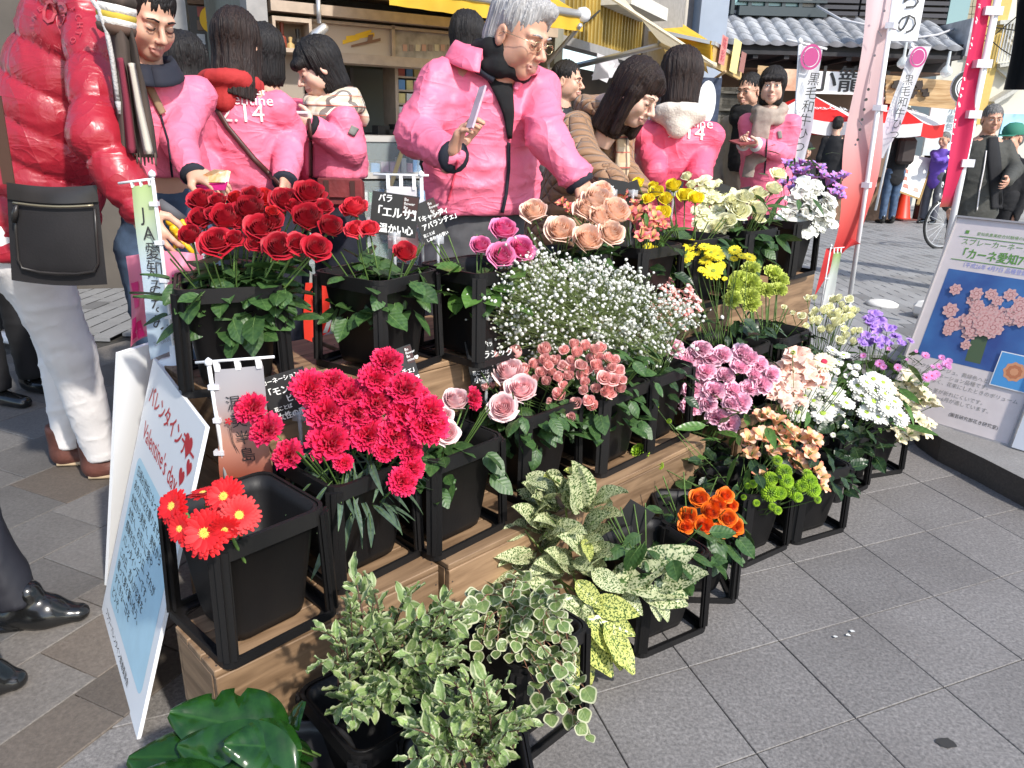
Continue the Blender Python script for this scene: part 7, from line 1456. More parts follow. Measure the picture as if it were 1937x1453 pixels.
def head_mesh(res=.005,ears=True,mouth=0.0,male=True,old=False,skin=None):
    s=SDF((-.11,-.14,-.24),(.11,.13,.14),res)
    s.ell((0,.014,.035),(.074,.092,.083),.01); s.ell((0,-.022,-.035),(.058,.058,.072),.03); s.ell((0,-.052,-.088),(.026,.024,.022),.025)
    for q in (-1,1):
        s.ell((q*.036,-.055,-.028),(.024,.024,.026),.02); s.ell((q*.05,-.012,-.055),(.016,.04,.03),.02)
        s.cap((q*.012,-.082,.020),(q*.042,-.068,.020),.009,.008,.014)
        s.ell((q*.030,-.094,-.002),(.019,.014,.012),.010,sub=True); s.ell((q*.030,-.072,-.002),(.0155,.0125,.0125),.004)
        s.ell((q*.0125,-.096,-.036),(.0075,.009,.007),.006)
    s.cap((0,-.080,.008),(0,-.108,-.031),.0075,.0105,.010); s.cap((0,-.078,-.048),(0,-.083,-.072),.014,.013,.012)
    s.cap((-.020,-.078,-.0620),(0,-.0905,-.0595),.0042,.0058,.005); s.cap((.020,-.078,-.0620),(0,-.0905,-.0595),.0042,.0058,.005); s.cap((-.015,-.079,-.0700),(.015,-.079,-.0700),.006,.006,.005); s.cap((-.022,-.083,-.0655-mouth),(.022,-.083,-.0655-mouth),.0025,.0025,.003,sub=True)
    if ears:
        for q in (-1,1): s.ell((q*.077,.010,-.008),(.008,.019,.032),.006); s.ell((q*.084,.006,-.004),(.006,.010,.018),.004,sub=True)
    s.cap((0,.018,-.07),(0,.040,-.23),.050 if male else .044,.056 if male else .047,.03)
    V,Fq=s.nets(); c=V[Fq].mean(1); mi=((np.abs(c[:,0])<.024*(1)) & (c[:,1]<-.075) & (np.abs(c[:,2]+.0660)<.0095-.12*np.abs(c[:,0])*.9)).astype(int); return V,Fq,mi
_HEADS={}
def head_cached(res,male):
    k=(res,male)
    if k not in _HEADS: _HEADS[k]=head_mesh(res,True,0,male)
    return _HEADS[k]
def hair_mesh(style,res=.006,seed=0):
    s=SDF((-.17,-.16,-.50),(.17,.20,.17),res)
    if style=='short': s.ell((0,.020,.046),(.083,.100,.088),.01); s.ell((0,.05,-.02),(.076,.066,.06),.03); s.ell((0,-.105,-.030),(.062,.075,.072),.02,sub=True); [s.ell((q*.085,-.02,-.055),(.03,.06,.05),.015,sub=True) for q in (-1,1)]; [s.ell((q*.088,.008,-.012),(.02,.022,.03),.006,sub=True) for q in (-1,1)]; s.cut((0,0,-.066),(0,-.25,-1)); [s.ell((q*.088,.004,-.05),(.020,.034,.06),.008,sub=True) for q in (-1,1)]
    if style=='parted': s.ell((0,.022,.050),(.086,.102,.090),.01); s.ell((0,.05,-.02),(.078,.068,.065),.03); s.ell((.02,-.050,.094),(.055,.034,.026),.03); s.ell((0,-.108,-.020),(.066,.07,.086),.02,sub=True); [s.ell((q*.09,-.025,-.06),(.03,.06,.055),.015,sub=True) for q in (-1,1)]; [s.ell((q*.088,.008,-.012),(.02,.020,.032),.006,sub=True) for q in (-1,1)]; s.cut((0,0,-.062),(0,-.25,-1)); [s.ell((q*.088,.004,-.05),(.022,.034,.06),.008,sub=True) for q in (-1,1)]
    if style in('bob','bobback'):
        s.ell((0,.016,.046),(.090,.104,.090),.01); s.cap((0,.025,0),(0,.030,-.085),.088,.080,.03,fl=(1,.98,1)); s.ell((0,-.12,-.055),(.050,.085,.085),.025,sub=True); s.cap((-.055,-.085,.045),(.055,-.085,.045),.022,.022,.02) if style=='bob' else 0; s.cut((0,0,-.125),(0,-.15,-1))
    if style in('long','longside','longback'):
        s.ell((0,.016,.046),(.088,.104,.090),.01); s.cap((0,.030,0),(0,.055,-.20),.088,.080,.03,fl=(1,.85,1)); s.cap((0,.05,-.16),(.01,.07,-.36),.082,.055,.04,fl=(1,.62,1))
        for q in (-1,1): s.cap((q*.070,-.01,.01),(q*.070,.0,-.17),.024,.020,.02)
        s.ell((0,-.125,-.045),(.055,.085,.098),.02,sub=True)
        if style=='long': s.cap((-.05,-.080,.055),(.05,-.080,.055),.018,.018,.02)
        s.cut((0,0,-.385 if style!='longback' else -.20),(.25,0,-1))
    if style=='medium': # chin to shoulder length, side parted
        s.ell((0,.014,.048),(.093,.106,.092),.01); s.cap((0,.030,.0),(0,.045,-.16),.092,.078,.03,fl=(1,.9,1))
        for q in (-1,1): s.cap((q*.072,-.03,.01),(q*.068,-.035,-.15),.026,.022,.025)
        s.ell((-.004,-.125,-.040),(.050,.080,.088),.02,sub=True); s.cap((-.02,-.066,.094),(.06,-.064,.055),.018,.016,.02); s.cut((0,0,-.19),(0,.1,-1))
    V,Fq=s.nets()
    def d(V,N):
        ang=np.arctan2(V[:,0],V[:,1]+.02); P=np.stack([ang*6,V[:,1]*8,V[:,2]*2.2],1); return .011*(np_noise(P,2.2,seed)-.5)+.008*(np_noise(P*np.array([3,3,1]),2.,seed+2)-.5)-.004
    return V,Fq,d
def rot_head(yaw,pitch,roll): return Matrix.Rotation(yaw,4,'Z')@Matrix.Rotation(pitch,4,'X')@Matrix.Rotation(roll,4,'Y')
def hand_geo(res=.0035,curl=.6,spread=.1,thumb=.6,side=1):
    """wrist at origin, fingers along +X, palm faces -Z, thumb towards side*+Y"""
    s=SDF((-.05,-.09,-.10),(.22,.09,.06),res); s.cap((-.04,0,0),(.02,0,0),.023,.025,.02,fl=(1,1,.8)); s.cap((.03,-.018,0),(.075,-.022,0),.02,.018,.02,fl=(1,1,.7)); s.cap((.03,.016,0),(.078,.020,0),.021,.018,.02,fl=(1,1,.7))
    for k,(y0,L) in enumerate(((.030,.066),(.011,.074),(-.009,.069),(-.028,.055))):
        p=Vector((.082-.004*abs(k-1),y0*side,0)); a=0; r=.0088-.0004*k
        for j,f in enumerate((.46,.30,.24)):
            a+=curl*(.55 if j==0 else .8); dirv=Vector((math.cos(a),math.sin((1.5-k)*spread)*side,-math.sin(a))); q=p+dirv*L*f; s.cap(p,q,r,r*.9,.004); p=q; r*=.9
    p=Vector((.018,.024*side,-.006)); a1=Vector((.6,.75*side,-.35*thumb-.1)).normalized(); q=p+a1*.040; s.cap(p,q,.014,.0115,.012); a2=Vector((.85,.35*side,-.5*thumb)).normalized(); t=q+a2*.030; s.cap(q,t,.0105,.0095,.004); a3=Vector((.95,.05*side,-.55*thumb)).normalized(); s.cap(t,t+a3*.024,.0095,.008,.004)
    return s.nets()
def V3(p): return np.array(tuple(p),float)
def person(label,base,yaw,headp,hrot=(0,0,0),male=True,ht=1.68,skin=SKIN,hair=('short',HBLK),jacket=PINK,legs=NAVY,hem=.82,arms=None,girth=1.0,res=.012,eyes='open',collar=None,shoes=SHOE,group=None,handres=.0045,hands=True,cuffs=None,jfold=(7,7,15),jamp=.009,headsc=1.0,stance=.0,legb=None,puff=0,longcoat=False,headres=None,closed_sl=True,hips=None,sleeve=1.0,hcurl=.5,seed=1,bootk=1.0,sole=None,neckp=None):
    base=Vector(base); root=empty('person',base,yaw,label,'person',group); Ri=Matrix.Rotation(-yaw,4,'Z'); loc=lambda w:V3(Ri@(Vector(w)-base))
    H=loc(headp); neck=H
    hr=rot_head(*hrot); nk=Vector((0,.034,-.150))*headsc; nk=hr.to_3x3()@nk*.5+nk*.5; neck=H+V3(nk) if neckp is None else loc(neckp)
    hip=np.array([0,0,.52*ht]) if hips is None else loc(hips)
    sw=(.150 if male else .134)*girth**.4; ax=neck-hip; L=np.linalg.norm(ax); ax/=L
    sh0=neck-ax*.078
    side=np.array([1.,0,0]); fw=np.cross(side,ax); fw/=np.linalg.norm(fw) # roughly backwards/forwards
    S_=[sh0-side*sw,sh0+side*sw]
    A=[]
    for k in (0,1):
        if arms and arms[k]: e,w_=loc(arms[k][0]),loc(arms[k][1])
        else: sg=-1 if k==0 else 1; e=S_[k]+np.array([sg*.045,.02,-.27]); w_=e+np.array([-.01*sg,-.07,-.23])
        A.append((e,w_))
    # ---- body: torso, arms and legs in one field, head and hands joined to it
    P=np.array([hip,neck,H,*S_,A[0][0],A[0][1],A[1][0],A[1][1]]); lo=P.min(0)-.22; hi=P.max(0)+.2; lo[2]=-.02
    s=SDF(lo,hi,max(.014,res*1.2)); s.cap(hip,hip+ax*L*.5,.125*girth,.115*girth,.03,fl=(1,.7,1)); s.cap(hip+ax*L*.45,sh0-ax*.06,.12*girth,.13*girth,.04,fl=(1,.68,1)); s.cap(S_[0],S_[1],.045,.045,.04); s.cap(sh0,neck,.05,.05,.03); s.cap(neck,H+np.array([0,.03,-.05]),.048,.046,.03)
    for k in (0,1): e,w_=A[k]; s.cap(S_[k],e,.044,.036,.03); s.cap(e,w_,.035,.024,.02)
    foot=[np.array([-.09-stance,.0,.07]),np.array([.09+stance,.0,.07])]
    if legb: foot=[loc(q)+np.array([0,0,.07]) for q in legb]
    knees=[]
    for k in (0,1):
        hx=hip+np.array([(-.085 if k==0 else .085)*girth,0,-.02]); kn=(hx+foot[k])/2+np.array([0,-.02,.02]); knees.append((hx,kn)); s.cap(hx,kn,.075,.048,.03); s.cap(kn,foot[k],.047,.03,.02)
    V,Fq=s.nets(); parts=[(V,Fq,np.zeros(len(Fq),int))]
    hv,hf,hm=head_cached(headres or (.004 if res<.0115 else .0065),male); hM=np.array((hr@Matrix.Scale(headsc,4)).to_3x3()); parts.append((hv@hM.T+H,hf,hm))
    if hands:
        for k in (0,1):
            e,w_=A[k]; d=Vector(w_-e).normalized(); gv,gf=hand_geo(handres,hcurl,side=(1 if k==0 else -1)); hd=d; inw=Vector((1 if k==0 else -1,-.2,.1)); z=(-inw-hd*(-inw).dot(hd)).normalized()
            if arms and arms[k] and len(arms[k])>2: # explicit finger direction and palm normal (world)
                hd=(Ri.to_3x3()@Vector(arms[k][2])).normalized(); pn=(Ri.to_3x3()@Vector(arms[k][3])); z=(-pn+hd*pn.dot(hd)).normalized()
            y=z.cross(hd); R_=np.array(Matrix((hd,y,z)).transposed()); parts.append((gv@R_.T*(.92 if male else .84)+w_+V3(d)*.012,gf,np.zeros(len(gf),int)))
    off=0;VV=[];FF=[];MI=[]
    for v,f_,m_ in parts: VV.append(v);FF.append(f_+off);MI.append(m_);off+=len(v)
    body=link('body',npmesh('body',np.concatenate(VV),np.concatenate(FF),[skin,LIPS],mi=np.concatenate(MI)),root)
    # ---- hair, eyes, brows
    HM=Matrix.Translation(H)@hr@Matrix.Scale(headsc,4)
    if hair: hv,hf,hd_=hair_mesh(hair[0],.0065 if res<.0115 else .009,seed); link('hair',npmesh('hair',hv,hf,hair[1],disp=hd_),root,HM)
    fine=res<.0115
    for q in (-1,1):
        mb=MB(); 
        if eyes=='open':
            mb.lathe([(.0001,.0),(.0085,.0006),(.0118,-.0015)],12,0,Matrix.Translation((q*.030,-.0853,-.0015))@Matrix.Rotation(math.pi/2,4,'X')@Matrix.Diagonal((1,.52,1,1)),False); mb.lathe([(.0001,.0012),(.0056,.0006)],10,1,Matrix.Translation((q*.030,-.0855,-.0012))@Matrix.Rotation(math.pi/2,4,'X')@Matrix.Diagonal((1,.88,1,1)),False)
            mb.tube([(q*.030-.013,-.0835,-.001),(q*.030-.006,-.0865,.0052),(q*.030+.006,-.0862,.0052),(q*.030+.0125,-.0825,0)],.0013,5,2)
        else: mb.tube([(q*.030-.014,-.0825,-.0035),(q*.030-.006,-.0862,-.0078),(q*.030+.006,-.0858,-.0078),(q*.030+.0135,-.081,-.003)],.0016,5,2)
        mb.obj('eye',[EYEW,EYED,LASH],root,True,HM)
        mb=MB(); mb.tube([(q*.014,-.0925,.0205),(q*.030,-.0915,.0255),(q*.046,-.079,.0215)],[.0032,.0034,.0015] if male else [.0018,.0022,.001],6); mb.obj('eyebrow',hair[1] if hair else LASH,root,True,HM)
    # ---- jacket
    g=girth; lo=P.min(0)-.2; hi=P.max(0)+.16; lo[2]=min(lo[2],hem*ht*.6-.05); s=SDF(lo,hi,res); hz=hem if hem>.6 and False else hem
    bot=hip+(-ax)*0; 
    s.cap(hip-np.array([0,0,.12]),hip+ax*L*.45,.160*g,.145*g,.04,fl=(1,.72,1)); s.cap(hip+ax*L*.4,sh0-ax*.10,.145*g,.148*g,.04,fl=(1,.70,1)); s.cap(S_[0]-ax*.004,S_[1]-ax*.004,.050*g**.3,.050*g**.3,.035); s.cap(sh0-ax*.0,neck-ax*.004,.080,.058,.05)
    if longcoat: s.cap(hip,hip-np.array([0,0,.30]),.17*g,.18*g,.05,fl=(1,.8,1))
    for k in (0,1): e,w_=A[k]; s.cap(S_[k],e,.048*sleeve**.6,.048*sleeve,.03); s.cap(e,w_,.050*sleeve,.038*sleeve,.012)
    # open the neck and trim the hem
    s.cap(neck+ax*.03,neck+ax*.12,.060,.09,.012,sub=True)
    hemz=hem; s.cut(np.array([0,0,hemz]),(0,0,-1)) if not any(min(A[k][0][2],A[k][1][2])<hemz for k in (0,1)) else None
    if any(min(A[k][0][2],A[k][1][2])<hemz for k in (0,1)):
        # trim only the trunk: carve with a flattened capsule under the hem
        s.cap(np.array([hip[0],hip[1],hemz-.20]),np.array([hip[0],hip[1],hemz-.45]),.2*g,.2*g,.01,fl=(1,.9,1),sub=True)
    V,Fq=s.nets()
    if puff:
        dirs=[(S_[k],A[k][0],A[k][1]) for k in (0,1)]
        def df(V,N):
            best=np.full(len(V),1e9); co=np.zeros(len(V))
            t=((V-hip)@ax); ds=np.linalg.norm(V-hip-t[:,None]*ax,axis=1)-.11*g; best=ds; co=t/puff
            for a_,b_,c_ in dirs:
                acc=0
                for p,q in ((a_,b_),(b_,c_)):
                    d=q-p; Lq=np.linalg.norm(d); u=((V-p)@d)/Lq; uc=np.clip(u,0,Lq); dd=np.linalg.norm(V-p-(uc/Lq)[:,None]*d,axis=1); m=(dd<best)&(dd<.10); best=np.where(m,dd,best); co=np.where(m,(acc+uc)/(puff*1.25)+.3,co); acc+=Lq
            fr=np.abs(np.sin(np.pi*co)); return .019*(fr**.38)-.013+folds((11,11,24),.007,seed)(V,N)*(.6+.8*(1-fr))
        disp=df
    else: disp=folds(jfold,jamp,seed)
    jk=link('jacket',npmesh('jacket',V,Fq,jacket,disp=disp),root)
    if cuffs:
        for k in (0,1):
            e,w_=A[k]; d=(w_-e)/np.linalg.norm(w_-e); c_=w_+d*.022*sleeve; mb=MB(); mb.tube([c_-d*.010,c_,c_+d*.012],[.036*sleeve,.0385*sleeve,.034*sleeve],14); mb.obj('cuff',cuffs,root,True)
    # ---- trousers and shoes
    lo=np.array([hip[0]-.3,-.3+min(0,hip[1]),-.0]); hi=np.array([hip[0]+.3,.3+max(0,hip[1]),hip[2]+.36]); 
    for q in foot: lo=np.minimum(lo,q-.15); hi=np.maximum(hi,q+.15)
    s=SDF(lo,hi,res)
    s.cap(hip+ax*.20,hip+np.array([0,0,-.05]),.125*g,.14*g,.03,fl=(1,.74,1))
    for k in (0,1): hx,kn=knees[k]; s.cap(hx,kn,.088*g**.5,.066*g**.3,.03); s.cap(kn,foot[k]+np.array([0,0,.0]),.065*g**.3,.056,.02)
    s.cut((0,0,.075),(0,0,-1)); V,Fq=s.nets(); link('trousers',npmesh('trousers',V,Fq,legs,disp=folds((8,8,15),.007,seed+4)),root)
    if shoes:
        for k in (0,1):
            f0=foot[k]; s=SDF(f0+np.array([-.09,-.24,-.08]),f0+np.array([.09,.10,.09]),.010); q=bootk; s.cap(f0+np.array([0,.02,-.03]),f0+np.array([0,-.13,-.045]),.042*q,.036*q,.02,fl=(1,1,.85)); s.cap(f0+np.array([0,.02,0]),f0+np.array([0,.02,.04+.03*(q-1)*5]),.042*q,.045*q,.02); s.cut((0,0,.002),(0,0,-1)); V,Fq=s.nets(); sh_=link('shoe',npmesh('shoe',V,Fq,shoes),root)
            if sole: mb=MB(); mb.tube([f0+np.array([0,.05,-.056]),f0+np.array([0,-.02,-.056]),f0+np.array([0,-.13,-.056]),f0+np.array([0,-.165,-.056])],[.040,.052,.050,.030],12); so_=mb.obj('shoe_sole',sole,sh_,True); so_.scale=(1,1,.32); so_.location=(0,0,.010); mb=MB(); [mb.tube([f0+np.array([-.03,-.05-.022*j,.012-.006*j]),f0+np.array([0,-.055-.022*j,.022-.007*j]),f0+np.array([.03,-.05-.022*j,.012-.006*j])],.005,5) for j in range(3)]; mb.obj('boot_strap',SCB_,sh_,True)
    info=dict(root=root,jk=jk,H=H,HM=HM,neck=neck,sh=S_,arms=A,ax=ax,hip=hip,loc=loc,M=Matrix.Translation(base)@Matrix.Rotation(yaw,4,'Z'),hr=hr); return info
def surf_text(pi,name,s_,size,m,px,py,right,off=.004,align='CENTER',sx=1.0,tgt='jk',dirn=None,up=(0,0,1),spacing=1.0):
    """print on cloth: letters are laid on the jacket surface where the pixel ray meets it"""
    root=pi['root']; jk=pi[tgt]; Mi=pi['M'].inverted(); me=text_mesh(s_,size,1,align,spacing); me.materials.clear(); me.materials.append(m)
    bm=bmesh.new(); bm.from_mesh(me); bmesh.ops.subdivide_edges(bm,edges=[e for e in bm.edges if e.calc_length()>.02],cuts=2); bmesh.ops.triangulate(bm,faces=bm.faces[:]); bm.to_mesh(me); bm.free()
    bvh=BVHTree.FromPolygons([v.co for v in jk.data.vertices],[tuple(p.vertices) for p in jk.data.polygons])
    o=Mi@CAM; d=(Mi.to_3x3()@RAY(px,py)).normalized(); hit=bvh.ray_cast(o,d)
    if hit[0] is None: return
    n=hit[1]; 
    if n.dot(d)>0: n=-n
    n=(n+(-d))/2; R_=(Mi.to_3x3()@Vector(right)).normalized(); y=n.cross(R_).normalized(); x=y.cross(n).normalized(); n=n.normalized()
    for v in me.vertices:
        p=hit[0]+x*(v.co.x*sx)+y*v.co.y; h=bvh.ray_cast(p+n*.12,-n)
        v.co=(h[0]+n*off) if h[0] is not None else p+n*off
    return link(name,me,root)
def bvh_of(pi,tgt='jk'):
    k='bvh'+tgt
    if k not in pi: jk=pi[tgt]; pi[k]=BVHTree.FromPolygons([v.co for v in jk.data.vertices],[tuple(p.vertices) for p in jk.data.polygons])
    return pi[k]
def strip(pi,name,pts,m,off=.006,n=30,nu=4,tgt='jk',round_=.5,label=None):
    """a band of cloth or webbing that follows the garment where the photograph shows it"""
    b=bvh_of(pi,tgt); Mi=pi['M'].inverted(); o=Mi@CAM; last=None; rows=[]
    for i in range(n+1):
        s=i/n*(len(pts)-1); j=min(len(pts)-2,int(s)); f=s-j; A_=pts[j];B_=pts[j+1]; x=A_[0]+(B_[0]-A_[0])*f; y=A_[1]+(B_[1]-A_[1])*f; w_=A_[2]+(B_[2]-A_[2])*f; dx,dy=B_[0]-A_[0],B_[1]-A_[1]; L=math.hypot(dx,dy) or 1; nx,ny=-dy/L,dx/L
        c_=b.ray_cast(o,(Mi.to_3x3()@RAY(x,y)).normalized())
        if c_[0] is not None: last=(Mi.inverted()@c_[0]).y
        if last is None: continue
        row=[]
        for u in range(nu+1):
            t=(u/nu*2-1); qx,qy=x+nx*t*w_,y+ny*t*w_; d=(Mi.to_3x3()@RAY(qx,qy)).normalized(); h=b.ray_cast(o,d)
            if h[0] is not None and abs((Mi.inverted()@h[0]).y-last)<.12: p=h[0]-d*(off*(1+round_*(1-t*t)))
            else: p=Mi@PY(qx,qy,last-off)
            row.append(p)
        rows.append(row)
    if len(rows)<2: return
    mb=MB(); v=[p for r in rows for p in r]; k=nu+1; mb.add(v,[(i*k+j,i*k+j+1,(i+1)*k+j+1,(i+1)*k+j) for i in range(len(rows)-1) for j in range(nu)])
    o_=mb.obj(name,m,pi['root'],True); 
    if label:o_['label']=label
    md=o_.modifiers.new('thickness','SOLIDIFY'); md.thickness=off*.8; md.offset=0; return o_
def local_sdf(pi,name,build,m,res=.008,disp=None,parent=None):
    P=build(None); s=SDF(P[0],P[1],res); build(s); V,Fq=s.nets(); return link(name,npmesh(name,V,Fq,m,disp=disp),parent or pi['root'])
def scarf(pi,m,loops=2,r=.032,rad=(.078,.088),drop=(),z0=.0,name='scarf',res=.008,toh=0):
    n=pi['neck']+pi['ax']*(.02+z0)+(pi['H']-pi['neck'])*toh; 
    def b(s):
        if s is None: return n-np.array([.24,.24,.42]),n+np.array([.24,.24,.16])
        for l in range(loops):
            K_=14; pr=None
            for i in range(K_+1):
                a=2*math.pi*i/K_; q=n+np.array([rad[0]*(1+.08*l)*math.sin(a),rad[1]*math.cos(a)*(1+.08*l)-.01,-.018-.040*l+.018*math.cos(a)+.01*math.sin(2*a+l)])
                if pr is not None: s.cap(pr,q,r*(1+.12*math.sin(i*2.1+l)),r*(1+.12*math.sin(i*2.1+2+l)),.006)
                pr=q
        for (dx,dy,dz,w_) in drop:
            a_=n+np.array([dx*.5,dy*.8,-.05]); s.cap(a_,n+np.array([dx,dy,dz]),w_,w_*1.1,.02,fl=(1,.45,1))
    return local_sdf(pi,name,b,m,res,folds((16,16,30),.005,3))
def plaid(name,base,l1,l2,l3,sc=26):
    m,t,b=nodes(name); L=t.links.new; b.inputs['Roughness'].default_value=.9; tc=t.nodes.new('ShaderNodeTexCoord'); src=None; col=None
    prev=None
    for (ax,c_,s_,th) in ((0,l1,sc,.30),(2,l1,sc,.30),(0,l2,sc*.5,.90),(2,l2,sc*.5,.90),(2,l3,sc*1.0,.92)):
        mp=t.nodes.new('ShaderNodeSeparateXYZ'); L(tc.outputs['Object'],mp.inputs[0]); mu=t.nodes.new('ShaderNodeMath'); mu.operation='MULTIPLY'; mu.inputs[1].default_value=s_; L(mp.outputs[ax],mu.inputs[0]); fr=t.nodes.new('ShaderNodeMath'); fr.operation='FRACT'; L(mu.outputs[0],fr.inputs[0]); gt_=t.nodes.new('ShaderNodeMath'); gt_.operation='GREATER_THAN' if th>.5 else 'LESS_THAN'; gt_.inputs[1].default_value=th; L(fr.outputs[0],gt_.inputs[0]); ml=t.nodes.new('ShaderNodeMath'); ml.operation='MULTIPLY'; ml.inputs[1].default_value=.75; L(gt_.outputs[0],ml.inputs[0])
        mx=t.nodes.new('ShaderNodeMixRGB'); L(ml.outputs[0],mx.inputs[0]); mx.inputs[2].default_value=(*c_,1)
        if prev: L(prev,mx.inputs[1])
        else: mx.inputs[1].default_value=(*base,1)
        prev=mx.outputs[0]
    L(prev,b.inputs['Base Color']); MATS[name]=m; return m
PLAID=plaid('plaid_wool',(.62,.5,.36),(.72,.66,.55),(.03,.03,.05),(.6,.12,.04)); PLAIDT=plaid('plaid_tan',(.5,.36,.22),(.6,.48,.33),(.05,.03,.03),(.5,.08,.06),18)
WT=mat('print_white',(.85,.80,.80),.6)
CB_=BLKC
# --- man in the red puffer jacket
REDP=nylon('red_puffer',(.37,.018,.034),(.32,.013,.027),.36,6.,.42,.022,.12,.5)
BOOT=mat('boot_leather',(.10,.035,.025),.55,var=.4,scale=12,bump=.2,bscale=80)
p1=person('person in a shiny red puffer jacket and white trousers, black bag at the hip',(-1.53,2.32,0),math.radians(112),PY(215,-150,2.42),(0,.15,0),ht=1.80,jacket=REDP,legs=WHC,hem=.84,hips=(-1.53,2.35,.93),arms=[(PY(185,262,2.0),PY(262,392,1.98)),None],girth=1.42,res=.009,puff=.105,shoes=BOOT,bootk=1.22,sole=mat('sole_tan',(.45,.33,.2),.7),legb=[PZ(200,900),PZ(140,876)],sleeve=1.28,seed=3,eyes='shut')
EMB=mat('embroidery_dull_red',(.42,.05,.06),.35,spec=.8)
surf_text(p1,'sleeve_embroidery','03',.085,EMB,107,48,(1,.2,-.22),off=.006)
for k in range(16):
    a=2*math.pi*k/16; surf_text(p1,'sleeve_embroidery','BEACHTOWNALPINE '[k],.022,EMB,107+40*math.sin(a),48-36*math.cos(a),(math.cos(a),.2,-.22-math.sin(a)),off=.006)
SCB=mat('scarf_brown',(.07,.05,.04),.95,var=.4,scale=30,bump=.4,bscale=60,bdist=.004,stretch=(1,1,.1)); SCW=mat('scarf_cream',(.5,.45,.38),.95); SCR=mat('scarf_wine',(.18,.02,.04),.95)
scx=[(200,-30,24),(222,30,22),(236,90,24),(246,170,28),(256,240,31),(262,298,32)]
T1=Matrix.Translation(-p1['root'].location)
def hang(pi,name,pts,y0,y1,m,nu=6,n=26,th=.006,wv=.008):
    """free hanging cloth strip, in world space, under a person"""
    Mi=pi['M'].inverted(); mb=MB()
    def fn(u,v):
        s=v*(len(pts)-1); j=min(len(pts)-2,int(s)); f=s-j; A_=pts[j];B_=pts[j+1]; x=A_[0]+(B_[0]-A_[0])*f+(u*2-1)*(A_[2]+(B_[2]-A_[2])*f); y=A_[1]+(B_[1]-A_[1])*f
        return Mi@PY(x,y,y0+(y1-y0)*v+wv*math.sin(u*9+v*4)-.02*math.sin(math.pi*u))
    mb.grid(fn,nu,n); o=mb.obj(name,m,pi['root'],True); md=o.modifiers.new('thickness','SOLIDIFY'); md.thickness=th; return o
hang(p1,'scarf_end',scx,2.03,2.01,SCB,16,30,.006,.018)
hang(p1,'scarf_end',[(248,120,3),(262,200,4),(282,292,5)],1.99,1.97,SCW,2,20)
hang(p1,'scarf_end',[(228,110,3),(240,200,4),(250,290,5)],1.99,1.97,SCR,2,20)
for k in range(9): hang(p1,'scarf_fringe',[(238+7*k,290,2),(240+7*k,308+3*(k%3),1)],1.99,1.98,SCB,1,3,.004,0)
KN=mat('knit_striped',(.75,.7,.65),.95,bump=.5,bscale=90,bdist=.006)
for k,(yy,m_) in enumerate(((-5,SCB),(12,KN),(26,mat('knit_yellow',(.55,.40,.05),.95)),(36,KN),(48,mat('knit_brown',(.12,.07,.05),.95)))):
    mb=MB(); c0=PY(216,yy,2.0); mb.tube([Vector(c0)+Vector((-.032,.05,.0)),c0+Vector((-.024,-.005,0)),c0+Vector((.006,-.015,-.006)),c0+Vector((.028,.03,-.01))],.017,8,0); me=mb.mesh('knit_cuff',m_,True); me.transform(p1['M'].inverted()); link('knit_cuff',me,p1['root'])
mb=MB(); rp=[PY(x,y,1.985) for x,y in ((168,-10),(188,20),(202,60),(212,110),(219,160),(224,192))]; mb.tube(rp,.006,6); mb.tube([rp[-1],rp[-1]-Vector((0,0,.03))],[.008,.005],6); me=mb.mesh('drawcord',mat('cord_grey',(.45,.43,.42),.8,bump=1,bscale=150,bdist=.004),True); me.transform(p1['M'].inverted()); link('drawcord',me,p1['root'])
# shoulder bag at the hip
bag=empty('shoulder_bag',PY(115,440,1.97),0,'square black shoulder bag with grey piping hanging at the red jacket\'s hip','bag'); Tb=Matrix.Translation(-bag.location)
BGM=mat('bag_nylon',(.014,.012,.013),.75,bump=.2,bscale=160,bdist=.002,var=.1); BGL=mat('bag_leather',(.03,.026,.024),.35,var=.25,scale=8)
def bagxy(u,v,d=0):
    L0,R0=(12+10*v,345+185*v),(183+20*v,350+188*v); x=L0[0]+(R0[0]-L0[0])*u; y=L0[1]+(R0[1]-L0[1])*u+6*math.sin(math.pi*u); return PY(x,y,1.97-d-.022*math.sin(math.pi*u)*math.sin(math.pi*min(1,v*1.1))**.5+.05*0)
mb=MB(); mb.grid(lambda u,v:bagxy(u,v),14,14,0,Tb); mb.grid(lambda u,v:bagxy(u,v,-.075),14,14,0,Tb)
for e in range(14):
    for (f1,f2) in (((e/14,0),((e+1)/14,0)),((e/14,1),((e+1)/14,1)),((0,e/14),(0,(e+1)/14)),((1,e/14),(1,(e+1)/14))): mb.add([bagxy(*f1),bagxy(*f2),bagxy(*f2,-.075),bagxy(*f1,-.075)],[(0,1,2,3)],0,Tb)
mb.obj('bag_body',BGM,bag,True)
mb=MB(); mb.grid(lambda u,v:bagxy(u,.0+.17*v,.006),14,4,0,Tb); mb.obj('leather_band',BGL,bag,True)
mb=MB(); mb.tube([Tb@bagxy(.06+.88*i/12,.20,.010) for i in range(13)],.003,5); mb.obj('zip',mat('zip_brass',(.35,.30,.2),.35,metal=.6),bag,True)
mb=MB(); mb.tube([Tb@bagxy(a_,b_,.008) for a_,b_ in ((.07,.24),(.075,.5),(.08,.78),(.12,.86),(.3,.88),(.5,.88),(.7,.88),(.88,.86),(.93,.78),(.94,.5),(.95,.24))],.0035,6); mb.obj('piping',BGL,bag,True)
mb=MB(); mb.tube([Tb@bagxy(.10,.22,.014),Tb@bagxy(.08,.30,.016),Tb@bagxy(.06,.40,.014)],[.004,.008,.006],6); mb.obj('zip_pull',BGL,bag,True)
